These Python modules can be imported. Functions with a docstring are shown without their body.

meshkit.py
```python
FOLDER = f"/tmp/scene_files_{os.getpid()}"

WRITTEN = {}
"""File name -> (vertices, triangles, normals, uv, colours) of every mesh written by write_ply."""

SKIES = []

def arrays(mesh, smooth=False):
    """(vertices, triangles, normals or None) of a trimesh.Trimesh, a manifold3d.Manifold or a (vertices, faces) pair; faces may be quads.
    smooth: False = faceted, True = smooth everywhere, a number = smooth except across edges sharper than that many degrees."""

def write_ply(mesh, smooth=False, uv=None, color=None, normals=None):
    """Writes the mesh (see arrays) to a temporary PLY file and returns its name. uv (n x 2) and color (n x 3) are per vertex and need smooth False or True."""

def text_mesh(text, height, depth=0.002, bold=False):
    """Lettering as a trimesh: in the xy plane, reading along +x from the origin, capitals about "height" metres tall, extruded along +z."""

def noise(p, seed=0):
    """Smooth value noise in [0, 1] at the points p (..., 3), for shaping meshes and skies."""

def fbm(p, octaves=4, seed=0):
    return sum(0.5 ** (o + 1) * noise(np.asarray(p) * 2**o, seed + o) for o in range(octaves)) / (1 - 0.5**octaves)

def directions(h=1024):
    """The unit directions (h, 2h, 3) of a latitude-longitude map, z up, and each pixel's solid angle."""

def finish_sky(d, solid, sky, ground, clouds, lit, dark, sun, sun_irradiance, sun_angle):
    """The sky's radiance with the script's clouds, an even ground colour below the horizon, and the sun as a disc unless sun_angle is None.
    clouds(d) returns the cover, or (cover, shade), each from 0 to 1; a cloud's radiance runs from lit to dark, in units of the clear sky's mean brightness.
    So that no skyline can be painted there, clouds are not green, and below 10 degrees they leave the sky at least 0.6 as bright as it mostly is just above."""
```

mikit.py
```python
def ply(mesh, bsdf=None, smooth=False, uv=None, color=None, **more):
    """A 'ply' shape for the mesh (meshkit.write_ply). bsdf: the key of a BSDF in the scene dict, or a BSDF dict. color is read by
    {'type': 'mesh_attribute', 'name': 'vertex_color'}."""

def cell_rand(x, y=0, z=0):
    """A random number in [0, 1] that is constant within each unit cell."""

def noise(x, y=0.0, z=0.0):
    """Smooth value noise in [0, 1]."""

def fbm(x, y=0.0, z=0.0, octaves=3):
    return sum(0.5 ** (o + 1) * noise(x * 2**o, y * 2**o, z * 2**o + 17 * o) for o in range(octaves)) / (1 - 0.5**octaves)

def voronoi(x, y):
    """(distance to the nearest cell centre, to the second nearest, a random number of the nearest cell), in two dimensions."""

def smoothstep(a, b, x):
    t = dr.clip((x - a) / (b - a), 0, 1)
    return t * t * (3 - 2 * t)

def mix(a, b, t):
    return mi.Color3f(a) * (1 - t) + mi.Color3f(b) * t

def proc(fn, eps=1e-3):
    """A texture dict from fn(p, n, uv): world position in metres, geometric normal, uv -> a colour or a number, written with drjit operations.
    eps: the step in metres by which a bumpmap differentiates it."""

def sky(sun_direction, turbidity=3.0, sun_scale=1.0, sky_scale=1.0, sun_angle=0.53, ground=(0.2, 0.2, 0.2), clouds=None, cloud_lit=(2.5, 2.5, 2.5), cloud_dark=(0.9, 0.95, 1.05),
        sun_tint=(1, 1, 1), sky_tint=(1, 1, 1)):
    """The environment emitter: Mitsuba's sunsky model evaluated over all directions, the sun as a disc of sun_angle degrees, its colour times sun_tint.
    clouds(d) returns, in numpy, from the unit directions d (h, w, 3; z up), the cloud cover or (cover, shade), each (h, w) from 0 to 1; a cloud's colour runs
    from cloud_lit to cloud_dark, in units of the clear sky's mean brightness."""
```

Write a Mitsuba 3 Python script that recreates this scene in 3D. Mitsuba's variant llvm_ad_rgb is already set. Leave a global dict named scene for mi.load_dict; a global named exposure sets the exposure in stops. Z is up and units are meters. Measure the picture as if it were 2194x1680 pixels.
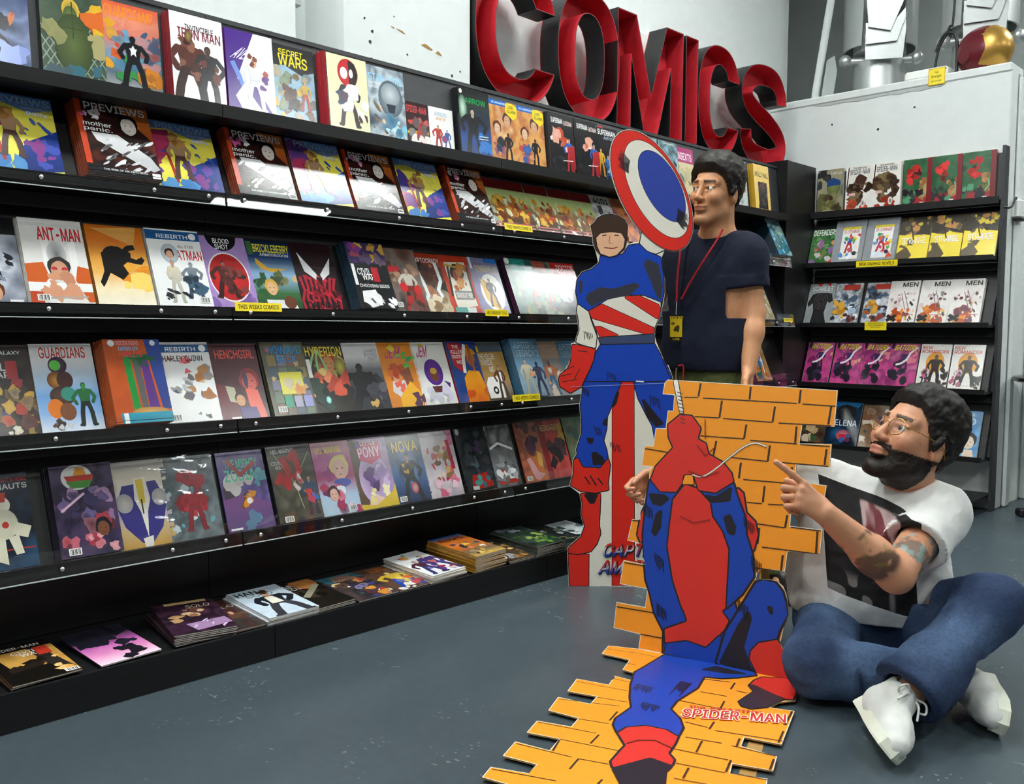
import math, random
import numpy as np, trimesh, mitsuba as mi, drjit as dr
import mikit, meshkit
from mikit import proc, noise, fbm, smoothstep, mix, cell_rand
from shapely.geometry import Polygon, Point, box as sbox, LineString, MultiPolygon
from shapely import affinity
from shapely.ops import unary_union

T = mi.ScalarTransform4f
scene, labels = {}, {}
rng = np.random.default_rng(7)

# ------------------------------------------------------------------ camera, light, exposure
YAW, PITCH, ROLL = math.radians(44.3757), math.radians(3.9388), math.radians(0.3344)
CAM_H = 0.9943
fw = np.array([math.cos(YAW)*math.cos(PITCH), math.sin(YAW)*math.cos(PITCH), -math.sin(PITCH)])
r0 = np.array([math.sin(YAW), -math.cos(YAW), 0.0]); u0 = np.cross(r0, fw)
up = -math.sin(ROLL)*r0 + math.cos(ROLL)*u0
eye = np.array([0, 0, CAM_H])
scene['camera'] = {'type': 'perspective', 'fov': 2*math.degrees(math.atan(1097/1957.4)), 'fov_axis': 'x',
                   'to_world': T().look_at(origin=eye.tolist(), target=(eye+fw).tolist(), up=up.tolist()), 'near_clip': 0.05, 'far_clip': 60.0}
exposure = 1.35
LAMP = 15.0          # radiance of the ceiling lamps' diffusers
# ceiling fixtures: (x, y, length along x); they hang at z = 4
FIXTURES = [(0.9, 1.55, 1.2), (3.75, 1.50, 1.2), (6.9, 0.6, 1.2), (-1.6, -0.3, 1.2), (1.6, -1.6, 1.2), (4.6, -1.8, 1.2), (-2.6, 1.9, 1.2), (7.2, -2.6, 1.2), (1.8, 2.62, 1.2)]
LAMP_Z = 4.0

# ------------------------------------------------------------------ helpers
def srgb(h):
    h = h.strip().lstrip('#')
    if len(h) == 3: h = ''.join(c*2 for c in h)
    c = np.array([int(h[i:i+2], 16) for i in (0, 2, 4)])/255.0
    return np.where(c <= 0.04045, c/12.92, ((c+0.055)/1.055)**2.4)
def rgb(h): return {'type': 'rgb', 'value': srgb(h).tolist()}
_used = {}
def nm(base, parent=None):
    key = f'{parent}__{base}' if parent else base
    n = _used.get(key, -1)+1
    _used[key] = n
    return key if n == 0 else f'{key}_{n:03d}'
def tag(key, label=None, cat=None, group=None, kind=None):
    d = labels.setdefault(key, {})
    for k, v in (('label', label), ('category', cat), ('group', group), ('kind', kind)):
        if v: d[k] = v
    return key
def obj(base, mesh, bsdf, parent=None, label=None, cat=None, group=None, kind=None, smooth=False, **kw):
    key = nm(base, parent)
    scene[key] = mesh if isinstance(mesh, dict) else mikit.ply(mesh, bsdf, smooth=smooth, **kw)
    if label or cat or group or kind: tag(key, label, cat, group, kind)
    return key
def thing(base, label, cat, group=None, kind=None):
    key = nm(base); tag(key, label, cat, group, kind); return key
def cat(*ms):
    vs, fs, n = [], [], 0
    for m in ms:
        v, f = (np.asarray(m.vertices), np.asarray(m.faces)) if hasattr(m, 'faces') else m
        vs.append(v); fs.append(np.asarray(f)+n); n += len(v)
    return trimesh.Trimesh(np.vstack(vs), np.vstack(fs), process=False)
BOXF = np.array([[0,2,1],[0,3,2],[4,5,6],[4,6,7],[0,1,5],[0,5,4],[1,2,6],[1,6,5],[2,3,7],[2,7,6],[3,0,4],[3,4,7]])
def bx(x0, x1, y0, y1, z0, z1):
    v = np.array([[x0,y0,z0],[x1,y0,z0],[x1,y1,z0],[x0,y1,z0],[x0,y0,z1],[x1,y0,z1],[x1,y1,z1],[x0,y1,z1]], float)
    return trimesh.Trimesh(v, BOXF, process=False)
def rbx(x0, x1, y0, y1, z0, z1, r=0.004):
    """box with chamfered edges"""
    c = np.array([(x0+x1)/2, (y0+y1)/2, (z0+z1)/2]); h = np.array([x1-x0, y1-y0, z1-z0])/2
    pts = []
    for s in np.ndindex(2, 2, 2):
        s = np.array(s)*2-1
        for k in range(3):
            q = h-r; q[k] = h[k]; pts.append(c+s*q)
    return trimesh.convex.convex_hull(np.array(pts))
def extr(poly, d, flip=False):
    """extrude a shapely polygon along +z by d"""
    gs = [g for g in getattr(poly, 'geoms', [poly]) if g.geom_type == 'Polygon' and g.area > 1e-10]
    return cat(*[trimesh.creation.extrude_polygon(g, d, engine='earcut') for g in gs])
def basis(m, o, ex, ey, ez):
    M = np.eye(4); M[:3, 0], M[:3, 1], M[:3, 2], M[:3, 3] = ex, ey, ez, o
    m = m.copy(); m.vertices = np.asarray(m.vertices) @ M[:3, :3].T + M[:3, 3]
    if np.linalg.det(M[:3, :3]) < 0: m.faces = np.asarray(m.faces)[:, ::-1]
    return m
def moved(m, d): m = m.copy(); m.vertices = np.asarray(m.vertices)+np.asarray(d); return m
def prism_x(pts, x0, x1):   # polygon in (y, z) swept along x
    return basis(extr(Polygon(pts), x1-x0), [x0, 0, 0], [0, 1, 0], [0, 0, 1], [1, 0, 0])
def prism_y(pts, y0, y1):   # polygon in (x, z) swept along y
    return basis(extr(Polygon(pts), y1-y0), [0, y0, 0], [1, 0, 0], [0, 0, 1], [0, 1, 0])
def cyl(p0, p1, r, n=16, r1=None):
    v, f = tube([p0, p1], [r, r if r1 is None else r1], n)
    return trimesh.Trimesh(v, f, process=False)
def tube(pts, rad, n=10, cap=True):
    p = np.asarray(pts, float); t = np.gradient(p, axis=0); t /= np.linalg.norm(t, axis=1, keepdims=True)+1e-12
    a = np.cross(t[0], [0, 0, 1.0] if abs(t[0][2]) < 0.9 else [1.0, 0, 0]); a /= np.linalg.norm(a)
    A = []
    for k in range(len(p)):
        a = a-t[k]*(a@t[k]); a /= np.linalg.norm(a); A.append(a)
    A = np.array(A); B = np.cross(t, A); ang = np.arange(n)*2*np.pi/n
    rad = np.broadcast_to(np.asarray(rad, float), (len(p),))
    v = (p[:, None]+rad[:, None, None]*(np.cos(ang)[None, :, None]*A[:, None]+np.sin(ang)[None, :, None]*B[:, None])).reshape(-1, 3)
    f = []
    for i in range(len(p)-1):
        for j in range(n):
            q = [i*n+j, i*n+(j+1) % n, (i+1)*n+(j+1) % n, (i+1)*n+j]
            f += [[q[0], q[1], q[2]], [q[0], q[2], q[3]]]
    if cap:
        m = len(v); v = np.vstack([v, p[:1], p[-1:]])
        for j in range(n):
            f += [[m, (j+1) % n, j], [m+1, (len(p)-1)*n+j, (len(p)-1)*n+(j+1) % n]]
    return v, np.array(f)
def tubem(*a, **k): return trimesh.Trimesh(*tube(*a, **k), process=False)
def spline(pts, n=8):
    """Catmull-Rom through the points"""
    p = np.asarray(pts, float); P = np.vstack([2*p[0]-p[1], p, 2*p[-1]-p[-2]]); out = []
    for i in range(1, len(P)-2):
        for t in np.linspace(0, 1, n, endpoint=False):
            a, b, c, d = P[i-1:i+3]
            out.append(0.5*(2*b+(c-a)*t+(2*a-5*b+4*c-d)*t*t+(3*b-a-3*c+d)*t**3))
    return np.array(out+[p[-1]])
def lathe(prof, n=32):
    return trimesh.creation.revolve(np.array(prof, float), sections=n)

# ------------------------------------------------------------------ materials (each defined once)
def mat(key, d): scene[key] = d; return key
def two(d): return {'type': 'twosided', 'bsdf': d}
def pr(base, rough=0.5, spec=0.5, metal=0.0, **k): return {'type': 'principled', 'base_color': base, 'roughness': rough, 'specular': spec, 'metallic': metal, **k}
VC = {'type': 'mesh_attribute', 'name': 'vertex_color'}
mat('mat_cover', two(pr(VC, 0.19, 0.55)))
mat('mat_board', two(pr(VC, 0.42, 0.45)))
mat('mat_matte', two(pr(VC, 0.75, 0.25)))
mat('mat_paper', two({'type': 'diffuse', 'reflectance': rgb('d6d2c6')}))
mat('mat_kraft', two({'type': 'diffuse', 'reflectance': rgb('a8834f')}))
def f_rack(p, n, uv):
    g = fbm(p.x*3.0+7, p.y*40, p.z*40, 2)
    return mi.Color3f(0.0072, 0.0074, 0.0080)*(0.75+0.5*g)
mat('mat_rack', two(pr(proc(f_rack), 0.40, 0.35)))
mat('mat_rack_lit_grey', two(pr(proc(lambda p, n, uv: mi.Color3f(0.030, 0.032, 0.036)*(0.85+0.3*fbm(p.x*30, p.y*30, p.z*30, 2))), 0.42, 0.5)))  # paler copy of the rack black; the top board's lit look put in colour
def f_wall(p, n, uv):
    g = fbm(p.x*1.7, p.y*1.7, p.z*1.7, 3); s = fbm(p.x*23+3, p.y*23, p.z*23, 2)
    return mi.Color3f(0.70, 0.735, 0.725)*(0.93+0.08*g+0.05*s)
mat('mat_wall', two(pr(proc(f_wall), 0.7, 0.3)))
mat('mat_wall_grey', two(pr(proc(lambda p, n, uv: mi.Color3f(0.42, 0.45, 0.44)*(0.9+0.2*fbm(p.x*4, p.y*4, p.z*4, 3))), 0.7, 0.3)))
mat('mat_ceiling', two({'type': 'diffuse', 'reflectance': {'type': 'rgb', 'value': [0.55, 0.55, 0.55]}}))
mat('mat_room', two({'type': 'diffuse', 'reflectance': {'type': 'rgb', 'value': [0.40, 0.40, 0.40]}}))
def f_floor(p, n, uv):
    a = fbm(p.x*2.1, p.y*2.1, 0.0, 4); b = fbm(p.x*60, p.y*60, 1.0, 2)
    c = mi.Color3f(0.046, 0.063, 0.074)*(0.84+0.24*a+0.12*b)
    sp = smoothstep(0.86, 0.90, noise(p.x*95, p.y*95, 3.0))*smoothstep(0.72, 0.8, noise(p.x*11, p.y*11, 8.0))
    return mix(c, mi.Color3f(0.16, 0.18, 0.19), sp*0.6)
def f_floorb(p, n, uv): return 0.0009*fbm(p.x*14, p.y*14, 0.0, 3)
mat('mat_floor', two({'type': 'bumpmap', 'arbitrary': proc(f_floorb), 'scale': 1.0, 'bsdf': pr(proc(f_floor), 0.34, 0.5)}))
mat('mat_sheen_strip', two(pr({'type': 'rgb', 'value': [0.034, 0.036, 0.039]}, 0.8, 0.3)))  # paler than the rack: reflected light painted on the added strips
mat('mat_acrylic', {'type': 'thindielectric', 'int_ior': 1.3})
mat('mat_edge_glint', two(pr(rgb('c9d2d0'), 0.25, 0.6)))  # pale colour stands in for the glint along the guards
mat('mat_steel', two({'type': 'roughconductor', 'material': 'Al', 'alpha': 0.2}))
mat('mat_chrome', two({'type': 'roughconductor', 'material': 'Cr', 'alpha': 0.08}))
mat('mat_silver', two(pr(rgb('c9cdcc'), 0.38, 0.5, 0.75)))
mat('mat_black', two(pr(rgb('141416'), 0.45, 0.5)))
mat('mat_black_gloss', two(pr(rgb('121314'), 0.2, 0.5)))
mat('mat_red', two(pr(proc(lambda p, n, uv: mi.Color3f(0.47, 0.018, 0.030)*(0.88+0.24*fbm(p.x*22, p.y*22, p.z*22, 3))), 0.55, 0.35)))
mat('mat_white', two(pr(rgb('e4e6e3'), 0.4, 0.5)))
mat('mat_lamp', two({'type': 'diffuse', 'reflectance': rgb('f0f0f0')}))
# ------------------------------------------------------------------ room shell
def struct(name, m, bsdf, parent=None, **k):
    key = obj(name, m, bsdf, parent, **k)
    if not parent: tag(key, kind='structure')
    return key
X0, X1, Y0, Y1, ZC = -5.0, 9.5, -6.0, 3.12, 4.5
struct('floor', bx(X0, X1, Y0, Y1+1.5, -0.1, 0.0), 'mat_floor')
struct('ceiling', bx(X0, X1, Y0, Y1+1.5, ZC, ZC+0.1), 'mat_ceiling')
struct('wall_front', bx(X0, X1, Y0-0.1, Y0, 0, ZC), 'mat_room')
struct('wall_left', bx(X0-0.1, X0, Y0, Y1+1.5, 0, ZC), 'mat_room')
struct('wall_right', bx(X1, X1+0.1, Y0, Y1+1.5, 0, ZC), 'mat_room')
# the long wall behind the sign: flat; the curve at its right end is added for a shade falloff
a = np.linspace(0, math.pi/2, 10)
outer = [(5.72+0.55*math.sin(t), 3.12+0.55*(1-math.cos(t))) for t in a]
pl = Polygon([(X0, 3.12)]+outer+[(6.27, 4.6), (6.1, 4.6), (6.1, 3.8), (X0, 3.3)])
struct('wall_back', basis(extr(pl, ZC), [0, 0, 0], [1, 0, 0], [0, 1, 0], [0, 0, 1]), 'mat_wall', smooth=30)
struct('wall_far', bx(7.3, 7.4, 1.7, 4.6, 0, ZC), 'mat_wall_grey')
# pillar in front of that wall and the wall panel left of the recess
pil = struct('wall_pillar', rbx(2.03, 2.665, 2.86, 3.13, 0, ZC, 0.006), 'mat_wall')
struct('wall_panel', rbx(X0, 1.825, 2.86, 3.13, 0, ZC, 0.006), 'mat_wall')
struct('trim_1', rbx(1.826, 1.905, 2.95, 3.12, 2.165, ZC, 0.004), 'mat_wall_grey')
# horizontal ledge on the wall behind the sign (its lower part stands proud)
struct('trim_2', rbx(2.67, 5.7, 3.04, 3.12, 0, 2.60, 0.006), 'mat_wall')
# low wall behind the corner rack, with a capping board, and the door wall that leads away from its end
lw = struct('wall_low', rbx(5.5, 5.615, 1.605, 3.12, 0, 2.44, 0.006), 'mat_wall')
struct('trim_3', rbx(5.492, 5.70, 1.605, 3.10, 2.405, 2.455, 0.008), 'mat_wall')
struct('trim_4', cat(rbx(5.98, 6.06, 1.575, 1.618, 0, 2.1, 0.01), rbx(5.62, 5.70, 1.585, 1.61, 0, 2.4, 0.01)), 'mat_wall')
dk = struct('door_1', rbx(6.06, 6.95, 1.585, 1.618, 0.015, 2.1, 0.004), 'mat_wall')
kn = obj('knob', moved(basis(lathe([(0, 0), (0.032, 0), (0.034, 0.006), (0.012, 0.012), (0.011, 0.03), (0.026, 0.04), (0.029, 0.055), (0.02, 0.066), (0, 0.068)]), [0, 0, 0], [1, 0, 0], [0, 0, 1], [0, -1, 0]), [6.13, 1.585, 0.965]), 'mat_chrome', dk, smooth=40)
struct('wall_door', bx(5.70, 9.5, 1.62, 1.70, 0, 2.40), 'mat_wall')
# marks on the walls: screw holes, torn paint
def f_dots(spots, y, nrm):
    ms = []
    for x, z, r in spots:
        n = 9; ang = np.arange(n)*2*math.pi/n; rr = r*(0.7+0.5*rng.random(n))
        ms.append((Polygon([(x+rr[i]*math.cos(ang[i]), z+rr[i]*math.sin(ang[i])) for i in range(n)])))
    return ms
holes = [(2.155, 2.115, .006), (2.145, 2.075, .007), (2.15, 2.012, .006), (2.165, 2.002, .006), (2.26, 2.195, .003), (2.325, 2.065, .004), (2.56, 2.03, .006), (2.59, 2.005, .006), (2.615, 1.965, .006), (2.605, 2.055, .004), (2.12, 2.155, .005)]
hm = cat(*[basis(extr(g, 0.0012), [0, 2.8601, 0], [1, 0, 0], [0, 0, 1], [0, -1, 0]) for g in f_dots(holes, 0, 0)])
obj('screw_holes', hm, 'mat_black', pil, kind='stuff')
tears = [[(2.395, 2.118), (2.415, 2.126), (2.425, 2.124), (2.455, 2.112), (2.45, 2.107), (2.42, 2.112)], [(2.47, 2.102), (2.482, 2.113), (2.495, 2.106), (2.505, 2.097), (2.49, 2.099)],
         [(2.27, 2.152), (2.30, 2.150), (2.315, 2.141), (2.30, 2.143)], [(2.245, 2.155), (2.262, 2.154), (2.258, 2.149)]]
obj('torn_paint', cat(*[basis(extr(Polygon(t), 0.0015), [0, 2.8601, 0], [1, 0, 0], [0, 0, 1], [0, -1, 0]) for t in tears]), 'mat_kraft', pil, label='torn tan patches of bare board')
h2 = cat(*[basis(extr(g, 0.0012), [5.4999, 0, 0], [0, -1, 0], [0, 0, 1], [-1, 0, 0]) for g in f_dots([(-2.12, 2.295, .006), (-2.62, 2.27, .006), (-2.33, 2.20, .008)], 0, 0)])
obj('screw_holes', h2, 'mat_black', lw, kind='stuff')
# torn edge strip under the capping of the low wall
pts = [(-2.75, 2.405)]+[(-2.75+0.06*i, 2.395-0.012*rng.random()) for i in range(1, 14)]+[(-1.95, 2.405)]
obj('torn_paint', basis(extr(Polygon(pts), 0.002), [5.4985, 0, 0], [0, -1, 0], [0, 0, 1], [-1, 0, 0]), 'mat_wall_grey', lw, label='ragged grey edge of torn paper')
# ------------------------------------------------------------------ ceiling lamps
for i, (x, y, L) in enumerate(FIXTURES):
    t = thing('ceiling_lamp', 'long white ceiling lamp with a flat glowing diffuser above the picture', 'lamp', 'ceiling lamps out of view')
    obj('housing', rbx(x-L/2-.02, x+L/2+.02, y-.22, y+.22, LAMP_Z+.004, LAMP_Z+.08, .01), 'mat_white', t)
    d = mikit.ply(bx(x-L/2, x+L/2, y-.2, y+.2, LAMP_Z-.012, LAMP_Z+.002), 'mat_lamp'); d['emitter'] = {'type': 'area', 'radiance': {'type': 'rgb', 'value': [LAMP*.95, LAMP*1.0, LAMP*.97]}}
    obj('diffuser', d, None, t)
    obj('rod', cat(cyl([x-.4, y, LAMP_Z+.07], [x-.4, y, ZC], .006, 8), cyl([x+.4, y, LAMP_Z+.07], [x+.4, y, ZC], .006, 8)), 'mat_steel', t)

# ------------------------------------------------------------------ display racks along the wall: four units of four feet
# row: lip y, lip underside z, tilt of the comics (degrees), depth of the slope
ROWS = {1: (2.660, 1.646, 6.5), 2: (2.650, 1.385, 25.5), 3: (2.621, 1.032, 24.0), 4: (2.598, 0.682, 22.5), 5: (2.577, 0.329, 20.5)}
def row_base(k):   # bottom edge of the rearmost copies
    y, z, t = ROWS[k]
    return y+(0.075 if k == 1 else 0.052), z+(0.038 if k == 1 else 0.016)
def rack_unit(x0, x1, fr, unit_label, cut=None):
    """fr maps (along, depth, z) to the world"""
    t = thing('display_rack', unit_label, 'display rack')
    def put(base, m, mt, parent, **k): return obj(base, fr(m), mt, parent, **k)
    e = 0.0012; a, b = x0+e, x1-e
    for k in ROWS:
        y, z, tl = ROWS[k]; yb, zb = row_base(k); s, c = math.sin(math.radians(tl)), math.cos(math.radians(tl))
        top = 1.972 if k == 1 else ROWS[k-1][1]-0.004
        L = (top-zb)/c+0.02
        # slanted back board
        pts = [(yb, zb-.012), (yb+L*s, zb+L*c-.012), (yb+L*s+.014, zb+L*c-.017), (yb+.014, zb-.017)]
        pts = [(yb+.001, zb-.01), (yb+.001+(L-.02)*s, top), (yb+.016+(L-.02)*s, top), (yb+.016, zb-.01)]
        put('back_board', prism_x(pts, a, b), 'mat_rack_lit_grey' if k == 1 else 'mat_rack', t)
        lip = .038 if k == 1 else .026
        sh = put('shelf', cat(prism_x([(y+.003, z), (y+.003, z+.014), (yb+.03, z+.014), (2.85, z+.004), (2.85, z-.014), (yb+.06, z)], a, b)), 'mat_rack', t)
        put('lip', prism_x([(y, z-.001), (y, z+lip), (y+.012, z+lip), (y+.012, z-.001)], a, b), 'mat_rack', sh)
        if k > 2:
            q = (ROWS[k-1][1]-zb-.055)/c
            put('rail', prism_x([(yb+q*s-.010, zb+q*c), (yb+q*s-.014, zb+q*c+.006), (yb+q*s+.010, zb+q*c+.045), (yb+q*s+.02, zb+q*c+.045)], a, b), 'mat_sheen_strip', t)  # strip added to imitate the light streak reflected under the shelf above
    # base tray
    put('base_tray', prism_x([(2.40, 0.078), (2.40, .086), (2.86, .096), (2.86, .078)], a, b), 'mat_rack', t)
    put('kick_board', bx(a, b, 2.392, 2.405, 0.0, .099), 'mat_rack', t)
    put('back_board', bx(a, b, 2.80, 2.815, .097, .32), 'mat_rack', t)
    return t
ident = lambda m: m
RU = [(0.21, 1.43, 'black slatted comic rack unit at the left edge of the long wall'), (1.43, 2.65, 'black comic rack unit right of the first seam, below the patched wall'),
      (2.65, 3.87, 'black comic rack unit below the first letters of the red sign, behind the cardboard man'), (3.87, 5.088, 'black comic rack unit at the corner end of the long wall behind the standing man')]
racks = [rack_unit(x0, x1, ident, lb) for x0, x1, lb in RU]
for rk, (x0, x1, _) in zip(racks, RU):
    for k in (2, 3, 4, 5):
        y, z, tl = ROWS[k]
        x1g = x1-.004 if x1 < 5 else 5.08
        # clear guard with a pale bar painted as its edge glint, leaning back with the comics, held by rivets
        H, tk = .074, .003
        s, c = math.sin(math.radians(tl*.45)), math.cos(math.radians(tl*.45))
        g = [(y-.004, z-.012), (y-.004+H*s, z-.012+H*c), (y-.004+H*s-tk, z-.012+H*c), (y-.004-tk, z-.012)]
        gk = obj('guard', prism_x(g, x0+.004, x1g), 'mat_acrylic', rk, label='clear plastic guard strip')
        obj('edge', bx(x0+.004, x1g, y-.0075, y-.0035, z-.0145, z-.0118), 'mat_edge_glint', gk)
        for q in (.06, .37, .68, .99, 1.16):
            rx = x0+q
            if rx > x1g: continue
            rv = moved(basis(lathe([(0, .0), (.0065, .0), (.0062, .003), (.004, .0052), (0, .006)], 10), [0, 0, 0], [1, 0, 0], [0, 0, 1], [0, -1, 0]), [rx, y-.0065, z+.010])
            obj('rivet', rv, 'mat_steel', gk, smooth=50)
# end panel and corner filler
obj('end_panel', prism_x([(2.695, 0), (2.695, 2.01), (2.95, 2.01), (2.95, 0)], 5.092, 5.11), 'mat_rack', racks[3])
cf = thing('corner_filler', 'tall black filler panel closing the corner between the two racks', 'panel')
obj('panel', bx(5.1115, 5.47, 2.702, 2.718, 0, 2.01), 'mat_rack', cf)
# the rack of the corner wall: same build, turned; depth axis becomes +x
DX = 2.745
def turned(m):
    m = m.copy(); v = np.asarray(m.vertices); m.vertices = np.stack([v[:, 1]+DX, -v[:, 0]+2.70, v[:, 2]], 1); return m
# ------------------------------------------------------------------ printed covers: flat colour shapes in the cover's own plane
_txt = {}
def flat_text(s, bold=True):
    """(vertices 2D scaled to the unit box, triangles)"""
    if (s, bold) not in _txt:
        m = meshkit.text_mesh(s, 1.0, 0.01, bold); v = np.asarray(m.vertices); f = np.asarray(m.faces)
        keep = (v[f][:, :, 2] > 0.005).all(1); f = f[keep]; u, inv = np.unique(f, return_inverse=True)
        p = v[u][:, :2]; lo, hi = p.min(0), p.max(0)
        _txt[(s, bold)] = ((p-lo)/(hi-lo), inv.reshape(-1, 3), (hi-lo)[0]/(hi-lo)[1])
    return _txt[(s, bold)]
class Print:
    """collects flat coloured shapes (u, v in metres, origin bottom left) at slowly rising heights"""
    def __init__(s, w, h, seed=0):
        s.w, s.h, s.v, s.f, s.c, s.n, s.z = w, h, [], [], [], 0, 0.0
        s.r = np.random.default_rng(seed)
    def add(s, p, f, c):
        p = np.asarray(p, float); c = np.broadcast_to(np.asarray(c, float), (len(p), 3))
        s.v.append(np.column_stack([p, np.full(len(p), s.z)])); s.f.append(np.asarray(f, int)+s.n); s.c.append(c); s.n += len(p); s.z += 0.00004
    def grid(s, col, nx=14, ny=20):
        x, y = np.meshgrid(np.linspace(0, 1, nx+1), np.linspace(0, 1, ny+1)); p = np.column_stack([x.ravel(), y.ravel()])
        i = (np.arange(ny)[:, None]*(nx+1)+np.arange(nx)[None]).ravel()
        f = np.vstack([np.column_stack([i, i+1, i+nx+2]), np.column_stack([i, i+nx+2, i+nx+1])])
        s.add(p*[s.w, s.h], f, col(p))
    def poly(s, pts, c, c2=None):
        """simple polygon in unit coordinates, y down"""
        p = np.array(pts, float); p[:, 1] = 1-p[:, 1]; p *= [s.w, s.h]
        s.geom(Polygon(p).buffer(0), c, c2)
    def geom(s, g, c, c2=None):
        """a shapely shape in metres, clipped to the cover; c2: colour at its lower end"""
        if g.is_empty: return
        y0, y1 = g.bounds[1], g.bounds[3]; g = g.intersection(sbox(0, 0, s.w, s.h))
        for q in getattr(g, 'geoms', [g]):
            if q.geom_type != 'Polygon' or q.area < 1e-7: continue
            v, f = trimesh.creation.triangulate_polygon(q, engine='earcut')
            if c2 is None: cc = c
            else: t = ((v[:, 1]-y0)/max(y1-y0, 1e-9))[:, None]; cc = t*c+(1-t)*c2
            s.add(v, f, cc)
    def fan(s, ctr, rim, c0, c1):
        p = np.vstack([ctr, rim]).astype(float); p[:, 1] = 1-p[:, 1]; p = np.clip(p, 0, 1)*[s.w, s.h]; n = len(rim); i = np.arange(n)
        s.add(p, np.column_stack([i*0, 1+(i+1) % n, 1+i]), np.vstack([[c0], np.tile(c1, (n, 1))]))
    def blob(s, x, y, rx, ry, c0, c1, n=11, rough=0.35, ang=0.0):
        a = np.arange(n)*2*math.pi/n; r = 1+rough*(s.r.random(n)-0.5)*2
        q = np.column_stack([r*rx*np.cos(a), r*ry*np.sin(a)]); ca, sa = math.cos(ang), math.sin(ang)
        asp = s.w/s.h
        q = np.column_stack([q[:, 0]*ca-q[:, 1]*sa/asp, q[:, 0]*sa*asp+q[:, 1]*ca])
        s.fan([x, y], q+[x, y], c0, c1)
    def text(s, t, x0, y0, x1, y1, c, slant=0.0, bold=True):
        p, f, _ = flat_text(t, bold)
        q = np.column_stack([x0+(x1-x0)*p[:, 0]+slant*(p[:, 1]-0.5), y1-(y1-y0)*p[:, 1]]); q[:, 1] = 1-q[:, 1]
        s.add(np.clip(q, 0, 1)*[s.w, s.h], f, c)
    def done(s): return np.vstack(s.v), np.vstack(s.f), np.vstack(s.c)
def colors(t): return [srgb(c) for c in t.split()]
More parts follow.
